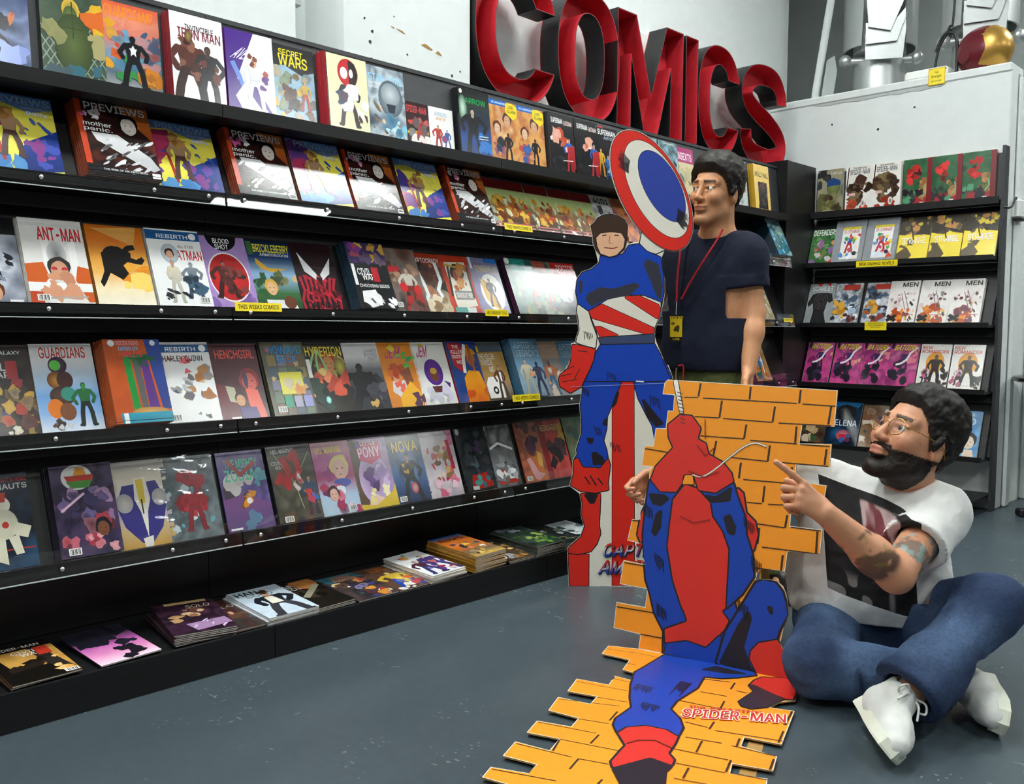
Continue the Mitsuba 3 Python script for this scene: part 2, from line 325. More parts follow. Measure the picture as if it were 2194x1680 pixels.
def draw(dsl, w, h, seed):
    P = Print(w, h, seed); r = P.r
    for e in dsl.split(';'):
        a = e.strip().split(':'); k = a[0]
        if not k: continue
        if k == 'm':
            cs = np.array(colors(a[1])); sc = float(a[2]) if len(a) > 2 else 4.0
            def col(p):
                q = np.column_stack([p[:, 0]*sc, p[:, 1]*sc*1.5, np.full(len(p), seed*3.7)])
                t = np.clip((meshkit.fbm(q, 3, seed)-0.22)/0.56, 0, 0.999)*(len(cs)-1); i = np.minimum(t.astype(int), len(cs)-2); fr = (t-i)[:, None]
                return cs[i]*(1-fr)+cs[i+1]*fr
            P.grid(col, 22, 32)
        elif k == 'v':
            cs = np.array(colors(a[1]))
            def col(p):
                t = (1-p[:, 1])*(len(cs)-1); i = np.minimum(t.astype(int), len(cs)-2); fr = (t-i)[:, None]
                return (cs[i]*(1-fr)+cs[i+1]*fr)*(0.94+0.12*meshkit.fbm(np.column_stack([p*7, p[:, :1]*0+seed]), 2))[:, None]
            P.grid(col)
        elif k == 'r':
            x0, y0, x1, y1 = map(float, a[1:5]); cs = colors(a[5]); P.poly([(x0, y0), (x1, y0), (x1, y1), (x0, y1)], cs[0], cs[1] if len(cs) > 1 else None)
        elif k == 'o':
            x, y, rx, ry = map(float, a[1:5]); cs = colors(a[5]); P.blob(x, y, rx, ry, cs[0], cs[-1], 26, 0.0)
        elif k == 'p':
            cs = colors(a[2]); P.poly([tuple(map(float, q.split(','))) for q in a[1].split()], cs[0], cs[1] if len(cs) > 1 else None)
        elif k == 'b':
            x0, y0, x1, y1 = map(float, a[1:5]); cs = colors(a[6]); sz = float(a[7]); asp = float(a[8]) if len(a) > 8 else 1.0; an = float(a[9]) if len(a) > 9 else None
            for _ in range(int(a[5])):
                c = cs[r.integers(len(cs))]; d = cs[r.integers(len(cs))]; z = sz*(0.5+r.random())
                P.blob(x0+(x1-x0)*r.random(), y0+(y1-y0)*r.random(), z, z*0.66*asp, c, c*0.75+d*0.25, 10, 0.4, r.random()*3 if an is None else an)
        elif k == 'f':      # a plain standing figure
            x, y, hh = map(float, a[1:4]); c1, c2, sk = srgb(a[4]), srgb(a[5]), srgb(a[6]); wd = float(a[7]) if len(a) > 7 else 1.0; ar = 1.0 if len(a) < 9 else float(a[8])
            H = hh*h; Q = lambda u, v: (x*w+u*H*wd, (1-y)*h-v*H); L = lambda pts, b: LineString([Q(*p) for p in pts]).buffer(b*H*wd, quad_segs=3); j = lambda: (r.random()-.5)*.05
            sp = .06+r.random()*.07; e1, e2 = .17+r.random()*.1*ar, .17+r.random()*.1*ar
            leg = unary_union([L([(-.05, .46), (-.06-sp*.5, .7), (-.05-sp, .97)], .043), L([(.05, .46), (.07+sp*.5, .7), (.05+sp, .97)], .043), L([(-.05-sp, .97), (-.10-sp, .98)], .025), L([(.05+sp, .97), (.10+sp, .98)], .025), Polygon([Q(-.10, .42), Q(.10, .42), Q(.08, .55), Q(-.08, .55)])])
            s1 = .012 if True else 0
            tor = unary_union([Polygon([Q(-.13, .18), Q(-.05, .15), Q(.05, .15), Q(.13, .18), Q(.115, .3), Q(.09, .44), Q(-.09, .44), Q(-.115, .3)]), L([(-.125, .20), (-e1, .34+j()), (-e1+.05+j(), .47+j())], .032), L([(.125, .20), (e2, .34+j()), (e2-.05+j(), .47+j())], .032)])
            P.geom(leg.buffer(.004*H), c2*.45); P.geom(leg, c2, c2*.8); P.geom(tor.buffer(.004*H), c1*.45); P.geom(tor, c1*1.05, c1*.8)
            P.geom(L([(0, .13), (0, .17)], .03), sk*.8); hd = affinity.scale(Point(*Q(0, .085)).buffer(.052*H, quad_segs=5), wd**.5, 1.25); P.geom(affinity.translate(hd, 0, .010*H), c1*.4); P.geom(affinity.scale(affinity.translate(hd, 0, -.008*H), .86, .9), sk, sk*.8)
        elif k == 'h':      # a plain head with hair
            x, y, rr = map(float, a[1:4]); sk, hr = srgb(a[4]), srgb(a[5]); q = w/h
            P.blob(x, y-rr*.25*q, rr*1.12, rr*1.2*q, hr, hr*.8, 14, .12); P.blob(x, y+rr*.12*q, rr*.82, rr*1.05*q, sk, sk*.85, 16, .03)
            P.blob(x-rr*.3, y+rr*.02*q, rr*.13, rr*.07*q, sk*.2, sk*.2, 8, .1); P.blob(x+rr*.3, y+rr*.02*q, rr*.13, rr*.07*q, sk*.2, sk*.2, 8, .1); P.blob(x, y+rr*.62*q, rr*.22, rr*.06*q, sk*.4, sk*.4, 8, .1)
        elif k == 't':
            x0, y0, x1, y1 = map(float, a[2:6]); P.text(a[1], x0, y0, x1, y1, srgb(a[6]), float(a[7]) if len(a) > 7 else 0.0, not (len(a) > 8))
        elif k == 'k':
            x, y = map(float, a[1:3]); P.poly([(x, y), (x+.2, y), (x+.2, y+.075), (x, y+.075)], srgb('f2f2f0'))
            for i in range(9): P.poly([(x+.02+.018*i, y+.008), (x+.02+.018*i+.006+.004*(i % 3), y+.008), (x+.02+.018*i+.006+.004*(i % 3), y+.067), (x+.02+.018*i, y+.067)], srgb('1a1a1a'))
        elif k == 'n':      # lines: x0,y0 x1,y1 ...: width : colour
            pts = np.array([tuple(map(float, q.split(','))) for q in a[1].split()]); L = LineString(pts*[w, h]).buffer(float(a[2])*w, cap_style=2, quad_segs=3)
            P.geom(L, srgb(a[3]))
    return P.done()
_cov = {}
def cover_print(dsl, w, h):
    if dsl not in _cov: _cov[dsl] = (len(_cov), *draw(dsl, 1.0, h/w, len(_cov)+3))
    s, v, f, c = _cov[dsl]
    return v*[w, w, 1.0], f, c, s
ORD = {1: 'top', 2: 'second', 3: 'third', 4: 'fourth', 5: 'fifth', 6: 'bottom'}
PAGE = {}
def page_box(w, h, t):
    k = (round(w, 3), round(h, 3), t)
    if k not in PAGE: PAGE[k] = mikit.ply(bx(.0006, w-.0012, .0012, h-.0012, .0003, t-.0005), 'mat_paper')
    return PAGE[k]
def shell(w, h, t):
    """cover stock without the front print: back, front sheet and folded spine"""
    return cat(bx(0, w, 0, h, t-.0004, t), bx(0, w, 0, h, 0, .0003), bx(-.0003, .0004, 0, h, 0, t))
def M4(o, ex, ey, ez):
    M = np.eye(4); M[:3, 0], M[:3, 1], M[:3, 2], M[:3, 3] = ex, ey, ez, o
    return M
def comic(base, M, w, h, t, dsl, spine, label, category, group, bag=False):
    """one comic: printed cover (front, spine, back) and a block of pages; M places its lower left back corner"""
    key = thing(base, label, category, group); TW = T(M)
    if dsl is not None:
        v, f, c, s = cover_print(dsl, w, h); sh = shell(w, h, t); sv = np.asarray(sh.vertices)
        V = np.vstack([v+[0, 0, t+.00002], sv]); F = np.vstack([f, np.asarray(sh.faces)+len(v)]); Cc = np.vstack([c, np.tile(srgb(spine), (len(sv), 1))])
    else:
        sh = shell(w, h, t); V, F, Cc = np.asarray(sh.vertices), np.asarray(sh.faces), np.tile(srgb(spine), (len(sh.vertices), 1))
    k = ('c', dsl, round(w, 3), round(h, 3), t, spine)
    if k not in PAGE: PAGE[k] = mikit.ply((V, F), 'mat_cover', color=Cc)
    kc = nm('cover', key); scene[kc] = {**PAGE[k], 'to_world': TW}
    kp = nm('pages', key); scene[kp] = {**page_box(w, h, t), 'to_world': TW}
    if bag:
        nx, ny = 22, 34; x, y = np.meshgrid(np.linspace(-.004, w+.004, nx), np.linspace(-.002, h+.008, ny)); r = np.random.default_rng(len(labels))
        z = t+.0012+.0045*meshkit.fbm(np.column_stack([(x*14).ravel(), (y*(60 if bag == 2 else 30)+x*20).ravel(), np.full(x.size, len(labels)*1.3)]), 3).reshape(x.shape)
        i = (np.arange(ny-1)[:, None]*nx+np.arange(nx-1)[None]).ravel()
        F = np.vstack([np.column_stack([i, i+1, i+nx+1]), np.column_stack([i, i+nx+1, i+nx])])
        kb = nm('bag', key); scene[kb] = {**mikit.ply((np.column_stack([x.ravel(), y.ravel(), z.ravel()]), F), 'mat_acrylic', smooth=True), 'to_world': TW}
        tag(kb, 'clear crinkled plastic bag')
    return key
def frame_left(k, x, off=0.0, rot=0.0):
    y, z = row_base(k); s, c = math.sin(math.radians(ROWS[k][2])), math.cos(math.radians(ROWS[k][2]))
    ev0, en, ex0 = np.array([0, s, c]), np.array([0, -c, s]), np.array([1.0, 0, 0])
    ex, ev = math.cos(rot)*ex0+math.sin(rot)*ev0, math.cos(rot)*ev0-math.sin(rot)*ex0
    return np.array([x, y, z])+en*off, ex, ev, en
ROWS_R = {1: (5.400-DX, 1.690, 2.5), 2: (5.345-DX, 1.385, 19.0), 3: (5.315-DX, 1.018, 22.0), 4: (5.295-DX, .655, 21.0), 5: (5.285-DX, .285, 20.5)}
def frame_right(k, y, off=0.0, rot=0.0):
    d, z, tl = ROWS_R[k]; d += 0.075 if k == 1 else .05; z += .038 if k == 1 else .018; s, c = math.sin(math.radians(tl)), math.cos(math.radians(tl))
    ex0, ev0, en = np.array([0, -1.0, 0]), np.array([s, 0, c]), np.array([-c, 0, s])
    ex, ev = math.cos(rot)*ex0+math.sin(rot)*ev0, math.cos(rot)*ev0-math.sin(rot)*ex0
    return np.array([d+DX, y, z])+en*off, ex, ev, en
LONG = []
NTH = ['front', 'second', 'third', 'fourth', 'fifth', 'sixth', 'seventh', 'eighth', 'ninth', 'tenth', 'eleventh', 'twelfth', 'thirteenth']
def stack(frame, k, pos, w, h, n, t, dsl, spine, label, where, bag=False, base='comic_book', category='comic book', group=None, shift=-.0016):
    """n copies face out, the front one printed; every copy is a thing"""
    rj = np.random.default_rng(int(pos*1000)+k)
    lb = f'{label} {where}'
    if len(lb.split()) > 16: lb = f'{label}, {ORD[k]} shelf' if frame is frame_left else f'{label}, corner rack'
    if len(lb.split()) > 16 or len(label.split()) > 12: LONG.append(lb)
    for i in range(n):
        front = i == n-1; back = n-1-i
        o, ex, ev, en = frame(k, pos, 0.001+t*i, (rj.random()-.5)*.014)
        o = o+ex*(shift*back if frame is frame_left else 0)+ev*(0.001*back*(i % 2))
        comic(base, M4(o, ex, ev, en), w, h, t-.0006, dsl if front else None, spine, lb if front else ' '.join(f'{NTH[back]} copy behind the {label}'.split()[:16]), category, group, bag)
# ------------------------------------------------------------------ the comics
VY = 'm:f6ea4a f4e860 efe352:3;p:0,0 1,0 1,.14 .7,.22 .3,.1 0,.13:4f7fc0 86aad6;b:0:.16:.22:.75:7:4a3f8c 7a3f8a 3d4a9c c03a5a:.15;p:.5,.72 .62,.6 1,.42 1,.95 .62,1 .4,1 .45,.85:24429c 1f3478;b:.55:.3:.98:.5:6:2f4f9c 3d5aa8 f6ea4a:.06:.5:.8;b:.5:.62:.9:.9:8:6a3fa0 8a3f8a 3b58b8:.08;b:.0:.88:.5:1:5:3f7fc0 5a9ad0:.11;n:.3,.12 .22,.62:.022:b03028;f:.42:.22:.6:b08a6a:5a3c38:c89a70:1.1;b:.34:.2:.52:.36:6:a87840 c09050 8a6030:.06;t:PREVIEWS:.14:.03:.97:.12:a8ccf2;t:Buffy:.66:.2:.92:.27:e8f0ff;t:A STAKE IN THE SEASON:.6:.15:.95:.175:dfe9ff'
VM = 'm:1c1210 3a1a14 140e0e 6a2a1a:3;r:0:0:.08:1:c8482a;p:.55,0 1,0 1,.48 .8,.3:d0742e 8a3a1a;b:.05:.12:.35:.26:6:d85a9a f0a0d0 ffffff:.05;h:.68:.29:.13:e8dcd4:1a1214;p:.15,.44 .5,.44 .9,.7 1,.85 .9,.9 .6,.75 .35,.62 .2,.55:e8e8ea b8b8bc;b:.15:.5:.95:.95:26:f0f0f2 c8c8cc 18181a d8d8dc 2a1a16:.075:.35:-.6;p:0,.87 .6,.91 1,.97 1,1 0,1:1a1a1c;t:PREVIEWS:.12:.035:.95:.14:f6f6f4;t:mother:.06:.3:.44:.36:f0f0f0;t:panic.:.06:.37:.44:.44:f0f0f0;t:THE RISE OF AN ANTI HERO:.2:.92:.8:.945:d8d8d8;r:.86:.92:.98:.99:e8e8e8'
GOLD = 'v:3a6a78 a8b87a c8d890 8a5a2a 5a3a20 6a6a60;r:.08:.02:.95:.2:a82c30 8a2028;b:.3:.38:.9:.85:22:b06a20 d89a30 8a3a18 e8c050 6a2a14 c04a20:.09;b:.05:.3:.3:.95:8:d8d8a0 9ab0a0 f0e8c0:.08:.6:1.4;n:.1,.06 .92,.06:.02:e0a0a0;n:.1,.12 .92,.12:.02:d07878;r:.62:.93:.72:.98:f0f0f0'
LOIS = 'm:c8783a e0a860 b86a38 f0c890:3;r:0:0:.62:.085:1e62b8;t:DC UNIVERSE:.1:.025:.58:.06:dfe9f8;h:.62:.3:.14:d8a888:5a3428;h:.25:.45:.13:e8c0a0:6a3020;f:.62:.5:.45:16161c:16161c:3a2018:1.0;b:.05:.62:.5:.95:10:8a4a6a 3a5a9a c84a3a e0a070:.07;b:.2:.66:.36:.8:3:202430 3a6ab0:.08;p:.58,.03 .8,-.0 1,.05 1,.2 .84,.28 .58,.18:f2d42a;t:LOIS:.66:.05:.86:.1:2a2a20;t:CLARK:.64:.12:.96:.17:2a2a20'
SUPB = 'm:121214 1a1618 0e0e10:3;b:.1:.35:.95:.55:7:c04a2a e0a890 f0d8d0 e8b0a0:.12;b:.15:.55:.6:.98:14:1a1a1e 2a2a30 0e0e12:.12;f:.78:.38:.58:3a5aa8:c03038:d8b090:.9;p:.7,.55 .98,.5 1,.9 .8,.95:b82a30 8a1a22;t:SUPERMAN:.1:.08:.55:.17:f4f4f4;t:BATMAN:.6:.1:.92:.18:f0d8d8;n:.5,.21 .9,.23:.012:e0e0e0'
XM = 'm:dcd6d2 e4e0dc d0c8c4:4;b:.1:.3:.95:.6:16:b89a9a c8b0b0 5a2020 d8c0c0 7a7a80:.05;b:.2:.62:.7:.98:12:c85a1a e08a2a 5a2a4a b04018:.11;b:.6:.55:.95:.95:10:1c1c20 2a2a2e e0a020 e8e0d8:.07:.4:1.0;n:.42,.7 .62,.3:.012:8a6a6a;n:.5,.75 .75,.3:.012:8a6a6a;n:.05,.04 .35,.17:.06:1a1a1c;n:.05,.17 .35,.04:.06:1a1a1c;t:MEN:.42:.045:.93:.15:18181a;n:.4,.18 .93,.18:.01:c05050'
NR = 'm:e2ddd6 ece8e2:4;o:.52:.42:.3:.24:e8a838 dc9428;t:NEW:.05:.04:.38:.12:c8402a;t:ROMANCER:.05:.13:.92:.21:c8402a;f:.55:.24:.7:2a1a18:1e1416:6a4a3a:1.1;r:.48:.86:.55:.96:e8e4e0;r:.58:.86:.65:.96:e8e4e0;f:.28:.5:.42:c8a8b0:2a2a2e:a8402a:.9;b:.1:.62:.4:.92:7:1e1c1e 2a2628 c06080:.06;b:.75:.6:.95:.95:7:1a1818 2a2424:.07:1.4;n:.3,.08 .95,.07:.006:b8b0a8'
BG = 'm:b0387a c84a8a 8a2a6a d06898:3;b:.0:.4:.5:.95:6:a82a70 7a2058 c84a8a:.14;b:.6:.15:1:.5:7:e0a080 d87a8a b0386a:.09;f:.55:.17:.45:3a2458:2a1a40:c0504a:1.0;b:.2:.5:.6:.85:8:1a1420 2a2030 3a2a48:.12;o:.25:.72:.14:.11:18141e 241c2c;o:.62:.86:.12:.1:18141e 241c2c;n:.28,.5 .45,.53 .62,.62 .72,.78 .95,.92:.035:e8dce8;t:BATGIRL:.18:.03:.92:.16:e8d430:.08;p:.05,0 .16,0 .14,.13 .07,.13:2a1a30'
RG = 'm:1f4a30 2a5a38 3a6a48 22382c:3;n:.15,.09 .85,.09:.1:a03038;n:.25,.16 .7,.16:.05:8a2a32;b:.22:.18:.55:.5:12:c82a2a e03838 3a1a18 a82020:.09;b:.55:.5:.9:.85:10:a8744a 8a5a38 c08a58 6a6a38:.11;b:.05:.7:.6:.98:9:2a2a30 3a3038 5aa078 1e1e22:.1;n:.7,.16 .82,.28 .78,.42:.02:7ab890;r:.84:0:1:1:7a1c24;r:.62:.95:.76:.98:e0e0e0'
SPW = 'm:e4e2da eceae4:4;b:.12:.28:.85:.8:26:3a2e24 5a4a3a 2a201a 7a6a48 4a3028:.13;t:THE AMAZING:.25:.03:.75:.07:4a4a4c;t:SPIDER-MAN:.14:.08:.86:.2:5a5a5e;b:.1:.78:.75:.98:7:a03828 c04a30 8a2a20:.11;o:.66:.87:.08:.09:2a1c1a f0ece6;r:.12:.62:.36:.68:d8b0b0;n:.04,.5 .1,.98:.02:3a2a24'
DRS = 'm:8a8e94 969aa0:5;r:.25:.16:.85:.93:e8e4e0;r:.25:.16:.85:.22:e0c830;t:Dr. STRANGE:.3:.23:.8:.31:b02838;f:.52:.36:.42:3a5ab0:b83038:d8a080:1.1;b:.28:.35:.82:.9:14:d83a3a f0e050 5a8ad0 e8e8e8 c04a6a 3a9a5a:.06;b:.28:.8:.6:.9:4:5a8ac8 e8f0f8:.07;o:.72:.8:.06:.05:2a2a4a'
YST = 'm:ecd23a f0d848:3;b:.0:.0:1:.36:26:3a3024 4a4038 2a2420 5a4a38 6a5a48 b07a4a:.13;p:0,0 1,0 1,.45 .75,.42 .45,.3 .2,.42 0,.4:3a322a;b:.1:.02:.95:.3:14:4a4238 6a5844 2e2822 c08a50 d8c040:.08;b:.05:.5:.4:.98:5:6a5a38 5a4a30:.09;p:.0,.85 .3,.7 .5,.9 .4,1 0,1:5a4c34;t:STRANGE:.14:.48:.88:.64:ece8e0:-.05;n:.35,.8 .5,.45:.02:3a3228'
TREBLE = 'm:9aa4b0 5a6472 c8ccd2 2a3038 3a5a80:4;b:.05:.3:.95:.95:26:1e2630 4a5a70 9aaec8 e0e8f0 28384e:.1;b:.1:.45:.5:.95:9:b0782a d8a038 3a2a20 8a3a28:.09:1.4;r:.3:.04:.9:.17:b83c30;b:.4:.8:.9:.98:5:3a2a28 8a3a30:.08'
L1, L2, L3, L4, L5, L6 = [f'on the long rack\'s {ORD[k]} shelf' for k in range(1, 7)]
LEFT = [
(1,.735,.168,.26,1,.008,'2a3050','comic with a dark figure on slate blue at the left edge','m:2a3a68 4a5a80 7a88b0 303a58:3;b:.0:.0:1:.15:6:c83028 e8e8f0 5a8aa8:.12;b:.2:.25:.7:.95:12:1e2028 2a2a34 3a3440:.16;b:.1:.3:.8:.65:5:b05a3a c87848:.09:.4;b:.55:.75:.95:.98:3:8a9ad8 a0b0e8:.12'),
(1,.93,.172,.262,2,.008,'2a3028','comic with a green muscular torso before wire mesh','m:3a4a3a 4a5a48 2a3a34:3;'+''.join(f'n:{i/8-.3:.2f},0 {i/8+.3:.2f},.6:.01:8a9a8a;n:{i/8+.3:.2f},0 {i/8-.3:.2f},.6:.01:8a9a8a;' for i in range(0, 9))+'t:DRAX:.15:-.03:.6:.07:8ac040;b:.1:.2:.95:.45:7:c8401e d86a2a e0b830:.13;o:.48:.24:.14:.12:5a6a3a d8b040;o:.47:.3:.11:.1:6a7a42 4a5832;o:.5:.62:.3:.34:5a6a3a 3a4828;b:.05:.4:.3:.6:4:8a8a5a a8a070:.1;b:.75:.45:.98:.65:4:8a8a5a a8a070:.1;n:.35,.56 .65,.56:.01:3a4828;n:.5,.45 .5,.85:.01:3a4828;b:.1:.85:.95:1:5:3a6a78 4a5a60:.1'),
(1,1.105,.168,.26,1,.008,'a05030','comic with orange lettering over a crowd around a black figure','v:d85a38 e08a70 d87868 6a9ab0 5a6a78 a8a8a8;t:GUARDIANS:.03:.04:.9:.17:f08a20:.02;b:.0:.25:.45:.8:14:4a7a98 3a6a88 e0a030 c84a30 6a9ab8:.09;b:.55:.3:1:.75:14:4a7a98 c08a8a 3a5a78 8a4a4a:.09;b:.6:.72:.98:.95:8:d88020 e09a38 b06a18:.1;b:.3:.6:.5:.85:4:2a7a3a 3a8a4a:.09;f:.5:.35:.6:141418:141418:141418:1.2;p:.47,.5 .5,.46 .53,.5 .57,.5 .54,.54 .55,.59 .5,.56 .45,.59 .46,.54 .43,.5:f0f0f0'),
(1,1.29,.172,.262,5,.009,'8a3038','white comic with two brown armoured figures','m:eceae8 f2f0ee:3;t:INVINCIBLE:.28:.12:.82:.19:3a3236;t:IRON MAN:.14:.17:.95:.29:7a2c3c;f:.33:.25:.85:5a3028:3a2420:6a4a30:1.35;f:.68:.33:.75:2e2c30:2a2a30:5a4038:1.1;b:.2:.3:.5:.7:9:7a4438 4a2a24 8a5a48 3a2220:.07;b:.55:.5:.85:.75:6:3a3236 6a3a32:.06;o:.33:.26:.07:.08:a08a50 5a3a2a'),
(1,1.48,.170,.262,3,.009,'5a2a70','purple and white comic with a white-suited figure','p:0,0 1,0 1,1 0,1:4a2488;p:.6,0 1,0 1,1 .9,1 .2,.6:eceaf0;t:AVENGER:.2:.2:.78:.36:ece8f4:.25;n:.12,.6 .5,.1:.05:6a8ad8;p:.15,.82 .4,.6 1,1 .3,1:e8e6ee;p:.55,.62 .95,1 .75,1 .45,.75:4a2488;f:.58:.3:.66:e6e4ea:dcdae4:e0b090:1.0;b:.46:.26:.62:.4:4:7a3a20 8a4a2a:.06;b:.7:.45:.85:.7:4:b04a48 4a2488:.05'),
(1,1.655,.165,.26,1,.008,'2a2620','black comic with yellow lettering over a pale blue crowd','m:8ab0c8 9abcd0 7aa0b8:3;p:0,0 1,0 1,.28 .7,.36 .3,.26 0,.3:141416;t:SECRET:.18:.05:.75:.13:f0d820;t:WARS:.16:.12:.85:.27:f0d820;b:.02:.34:.95:.95:34:8a9a80 b0a890 c8603a 7a8a90 d8c8a8 5a4a3a d8b040:.085;b:.3:.55:.6:.85:8:4a2e24 5a3a2c 2a1c18:.1;f:.75:.42:.4:c8a030:b83a28:d8b080:.9'),
(1,1.845,.172,.262,6,.008,'a83038','cream comic with a round red ball head','m:eceab8 e8e8c0:3;r:0:0:1:.02:1a1414;r:0:0:.02:1:1a1414;f:.5:.3:.66:2a2e3a:3a1c20:c8242c:1.1:1.2;o:.52:.24:.25:.19:d0242c c01c26;p:.54,.06 .7,.1 .77,.24 .7,.38 .54,.42:241414;o:.42:.25:.09:.08:f4f4f4;o:.6:.24:.05:.06:f4f4f4;b:.2:.5:.95:.8:5:f4f2ea f8f6f0:.16;b:.25:.48:.45:.66:5:3a4a68 5a3a48:.07;b:.6:.75:.95:.95:4:3a1c20 4a2a28:.06:.4:1.2'),
(1,2.03,.176,.262,3,.008,'3a2a30','icy grey comic with pale blue lettering','m:3a4858 8a9aa8 c8d4dc 5a6a7a e8eef2:2.6;t:STAR WARS:.08:.1:.95:.21:9ad0f0;t:SHATTERED:.06:.22:.4:.26:dfe9ee;t:EMPIRE:.06:.27:.32:.31:dfe9ee;o:.62:.42:.32:.26:9aa8b0 5a6872;o:.62:.36:.25:.16:c8d0d4 8a98a2;p:.5,.5 .75,.5 .7,.62 .55,.62:2a343e;b:.05:.55:.5:.95:9:b09878 7a6a58 e0d0b8 3a4a58:.08:.5:1.0;b:.4:.7:.98:.98:9:8ad0e8 3a6a88 c8e8f0:.1'),
(1,2.215,.118,.168,1,.008,'701c20','small dark digest comic with red lettering and a red splash','m:2a1418 3a1a1c:3;t:SPIDER-MAN:.06:.08:.9:.24:d84a50;n:.06,.3 .95,.34:.05:e0b020;b:.2:.4:.9:.8:13:c02830 a83a3a 8a8a8a d84a3a 5a5a5a:.13;b:.1:.8:.98:.98:6:e8d8d4 f0e8e4:.15'),
(1,2.333,.126,.168,1,.008,'c8c8c8','small white digest comic with a red and a blue figure','m:f2f2f0 ecebe8:3;t:AVENGERS:.24:.1:.75:.2:9ab0c8;t:AGE OF:.3:.22:.7:.29:c88a40;f:.35:.4:.58:b8342c:a82a26:d8b050:1.1;f:.72:.48:.45:3a5aa0:4a5a8a:c8a088:1.0;o:.6:.72:.12:.085:b83038 3a4a98'),
(1,2.475,.168,.262,4,.008,'1c1e20','dark comic with green lettering and a hooded figure over blue','v:1a1c1e 2a3430 1a2a48 1a4a90 1a3a78;o:.12:.3:.14:.2:c8e8d0 3a5a48;t:ARROW:.2:.13:.88:.22:1a9a50;f:.42:.28:.74:16181a:14161a:c8a890:1.4;b:.55:.7:.98:.95:7:2a7ac8 1a4a9a 14305a:.1;n:.6,.26 .9,.27:.012:c8d0d8;n:.6,.3 .9,.31:.012:c8d0d8;o:.08:.05:.05:.035:e8e8e8'),
(1,2.665,.165,.26,1,.008,'2a4a78','orange comic with a blue banner and yellow corner tag, first of two',LOIS),
(1,2.83,.168,.26,1,.008,'2a4a78','orange comic with a blue banner and yellow corner tag, beside its twin',LOIS+';n:.0,0 .0,.01:.001:c8783a'),
(1,3.01,.168,.262,3,.008,'2a2a2e','black comic with white lettering and a red glow, first of two',SUPB),
(1,3.185,.168,.262,3,.008,'2a2a2e','black comic with white lettering and a red glow, beside a gold figure',SUPB+';r:.9:.04:.96:.07:3a6ab0'),
(1,3.355,.165,.262,1,.008,'1a1a1c','dark comic with a gold figure behind the tilted disc','m:16161a 1e1e22:3;t:SUPERMAN:.1:.05:.9:.15:f0f0f0;t:JUSTICE:.35:.17:.85:.22:b8c0d8;f:.2:.4:.5:d8a838:c89028:e0b860:1.0;f:.5:.5:.45:3a6ab0:2a4a88:d8b090:1.0;b:.5:.55:.98:.95:7:3a5a98 b83a38 2a3a68 8ab0d0:.1;r:.0:.0:.35:.03:c82a28'),
(1,3.66,.165,.262,3,.008,'3a4038','pale grey-blue comic right of the tilted disc, first of two','m:5a6a70 8ab0c0 4a5a60 9ac8d8:3;b:.1:.1:.9:.45:6:8ac0d8 2a3438 a8d0e0:.13;b:.1:.5:.95:.95:12:8a7a60 b09a70 5a5a50 c8c0a8 a84a3a:.09'),
(1,3.835,.165,.262,3,.008,'3a4038','pale grey-blue comic right of the tilted disc, beside a pink one','m:5a6a70 8ab0c0 4a5a60 9ac8d8:3.2;b:.1:.1:.9:.45:6:8ac0d8 2a3438 a8d0e0:.13;b:.1:.5:.95:.95:12:8a7a60 b09a70 5a5a50 c8c0a8 a84a3a:.09;r:.3:.03:.8:.05:c8c8b8'),
(1,4.0,.168,.26,1,.008,'6a3050','pink and cream comic beside the standing man\'s hair','m:c8b888 d8c8a0 9a9a78:3;r:0:0:1:.3:b04078;n:.06,.05 .9,.05:.015:f0d8e8;t:INSEXTS:.08:.1:.9:.25:f0e0ec;b:.1:.4:.9:.95:14:b0a070 d0c090 8a7a58 5a6a58:.1'),
(1,4.52,.16,.262,3,.008,'b0b0a8','grey and white comic with a red word behind the man\'s ear','m:c8ccc8 b8c0c0 dfe2df:3;b:.2:.15:.7:.5:7:2a3038 4a5a68 8a98a0:.12;t:DEAD:.1:.53:.9:.68:d83028;b:.1:.75:.9:.98:6:8a9a90 b8c4bc:.1'),
(1,4.745,.172,.262,4,.009,'b8902e','yellow comic with a black picture panel at the shelf end','m:f0cf78 ecc86a:3;t:MOLLY HALL:.08:.16:.95:.27:2a2014;n:.5,.03 .5,.3:.01:3a2a18;r:.24:.38:.82:.97:1a1416;b:.28:.42:.78:.94:14:2a2a34 3a2a20 5a3024 1e2430 8a8a90:.07;b:.35:.4:.65:.5:3:8a2a24 6a2a20:.05'),
(2,.755,.212,.252,3,.007,'c8a030','big yellow and blue magazine at the left edge',VY),
(2,1.02,.212,.252,6,.009,'8a3a1e','big black magazine with white title, leftmost of its kind',VM),
(2,1.24,.212,.252,2,.007,'5a6a40','big yellow and blue magazine between two black ones',VY+';n:0,0 0,.01:.001:4f7fc0'),
(2,1.488,.212,.252,5,.008,'8a3a1e','big black magazine with white title, glaring white on its right half',VM+';r:.87:.93:.97:.98:2a2a2a'),
(2,1.715,.212,.252,5,.008,'6a4a38','big yellow and blue magazine right of the glaring black one',VY+';n:.0,.0 .01,.0:.001:4f7fc0'),
(2,1.948,.212,.252,4,.008,'8a3a1e','big black magazine with white title, third of its kind',VM+';r:.88:.94:.96:.97:2a2a2a'),
(2,2.18,.212,.252,4,.008,'6a4a38','big yellow and blue magazine, rightmost of its kind',VY+';n:.01,.0 .01,.01:.001:4f7fc0'),
(2,2.425,.205,.252,5,.008,'8a3a1e','big black magazine with white title, rightmost of its kind',VM+';r:.89:.94:.95:.96:2a2a2a'),
(2,2.64,.168,.26,2,.006,'3a4a48','bagged red and gold comic, first of five by the big magazines',GOLD,1),
(2,2.74,.168,.26,2,.006,'3a4a48','bagged red and gold comic, second of five',GOLD+';n:0,.0 .01,0:.001:8a2028',1),
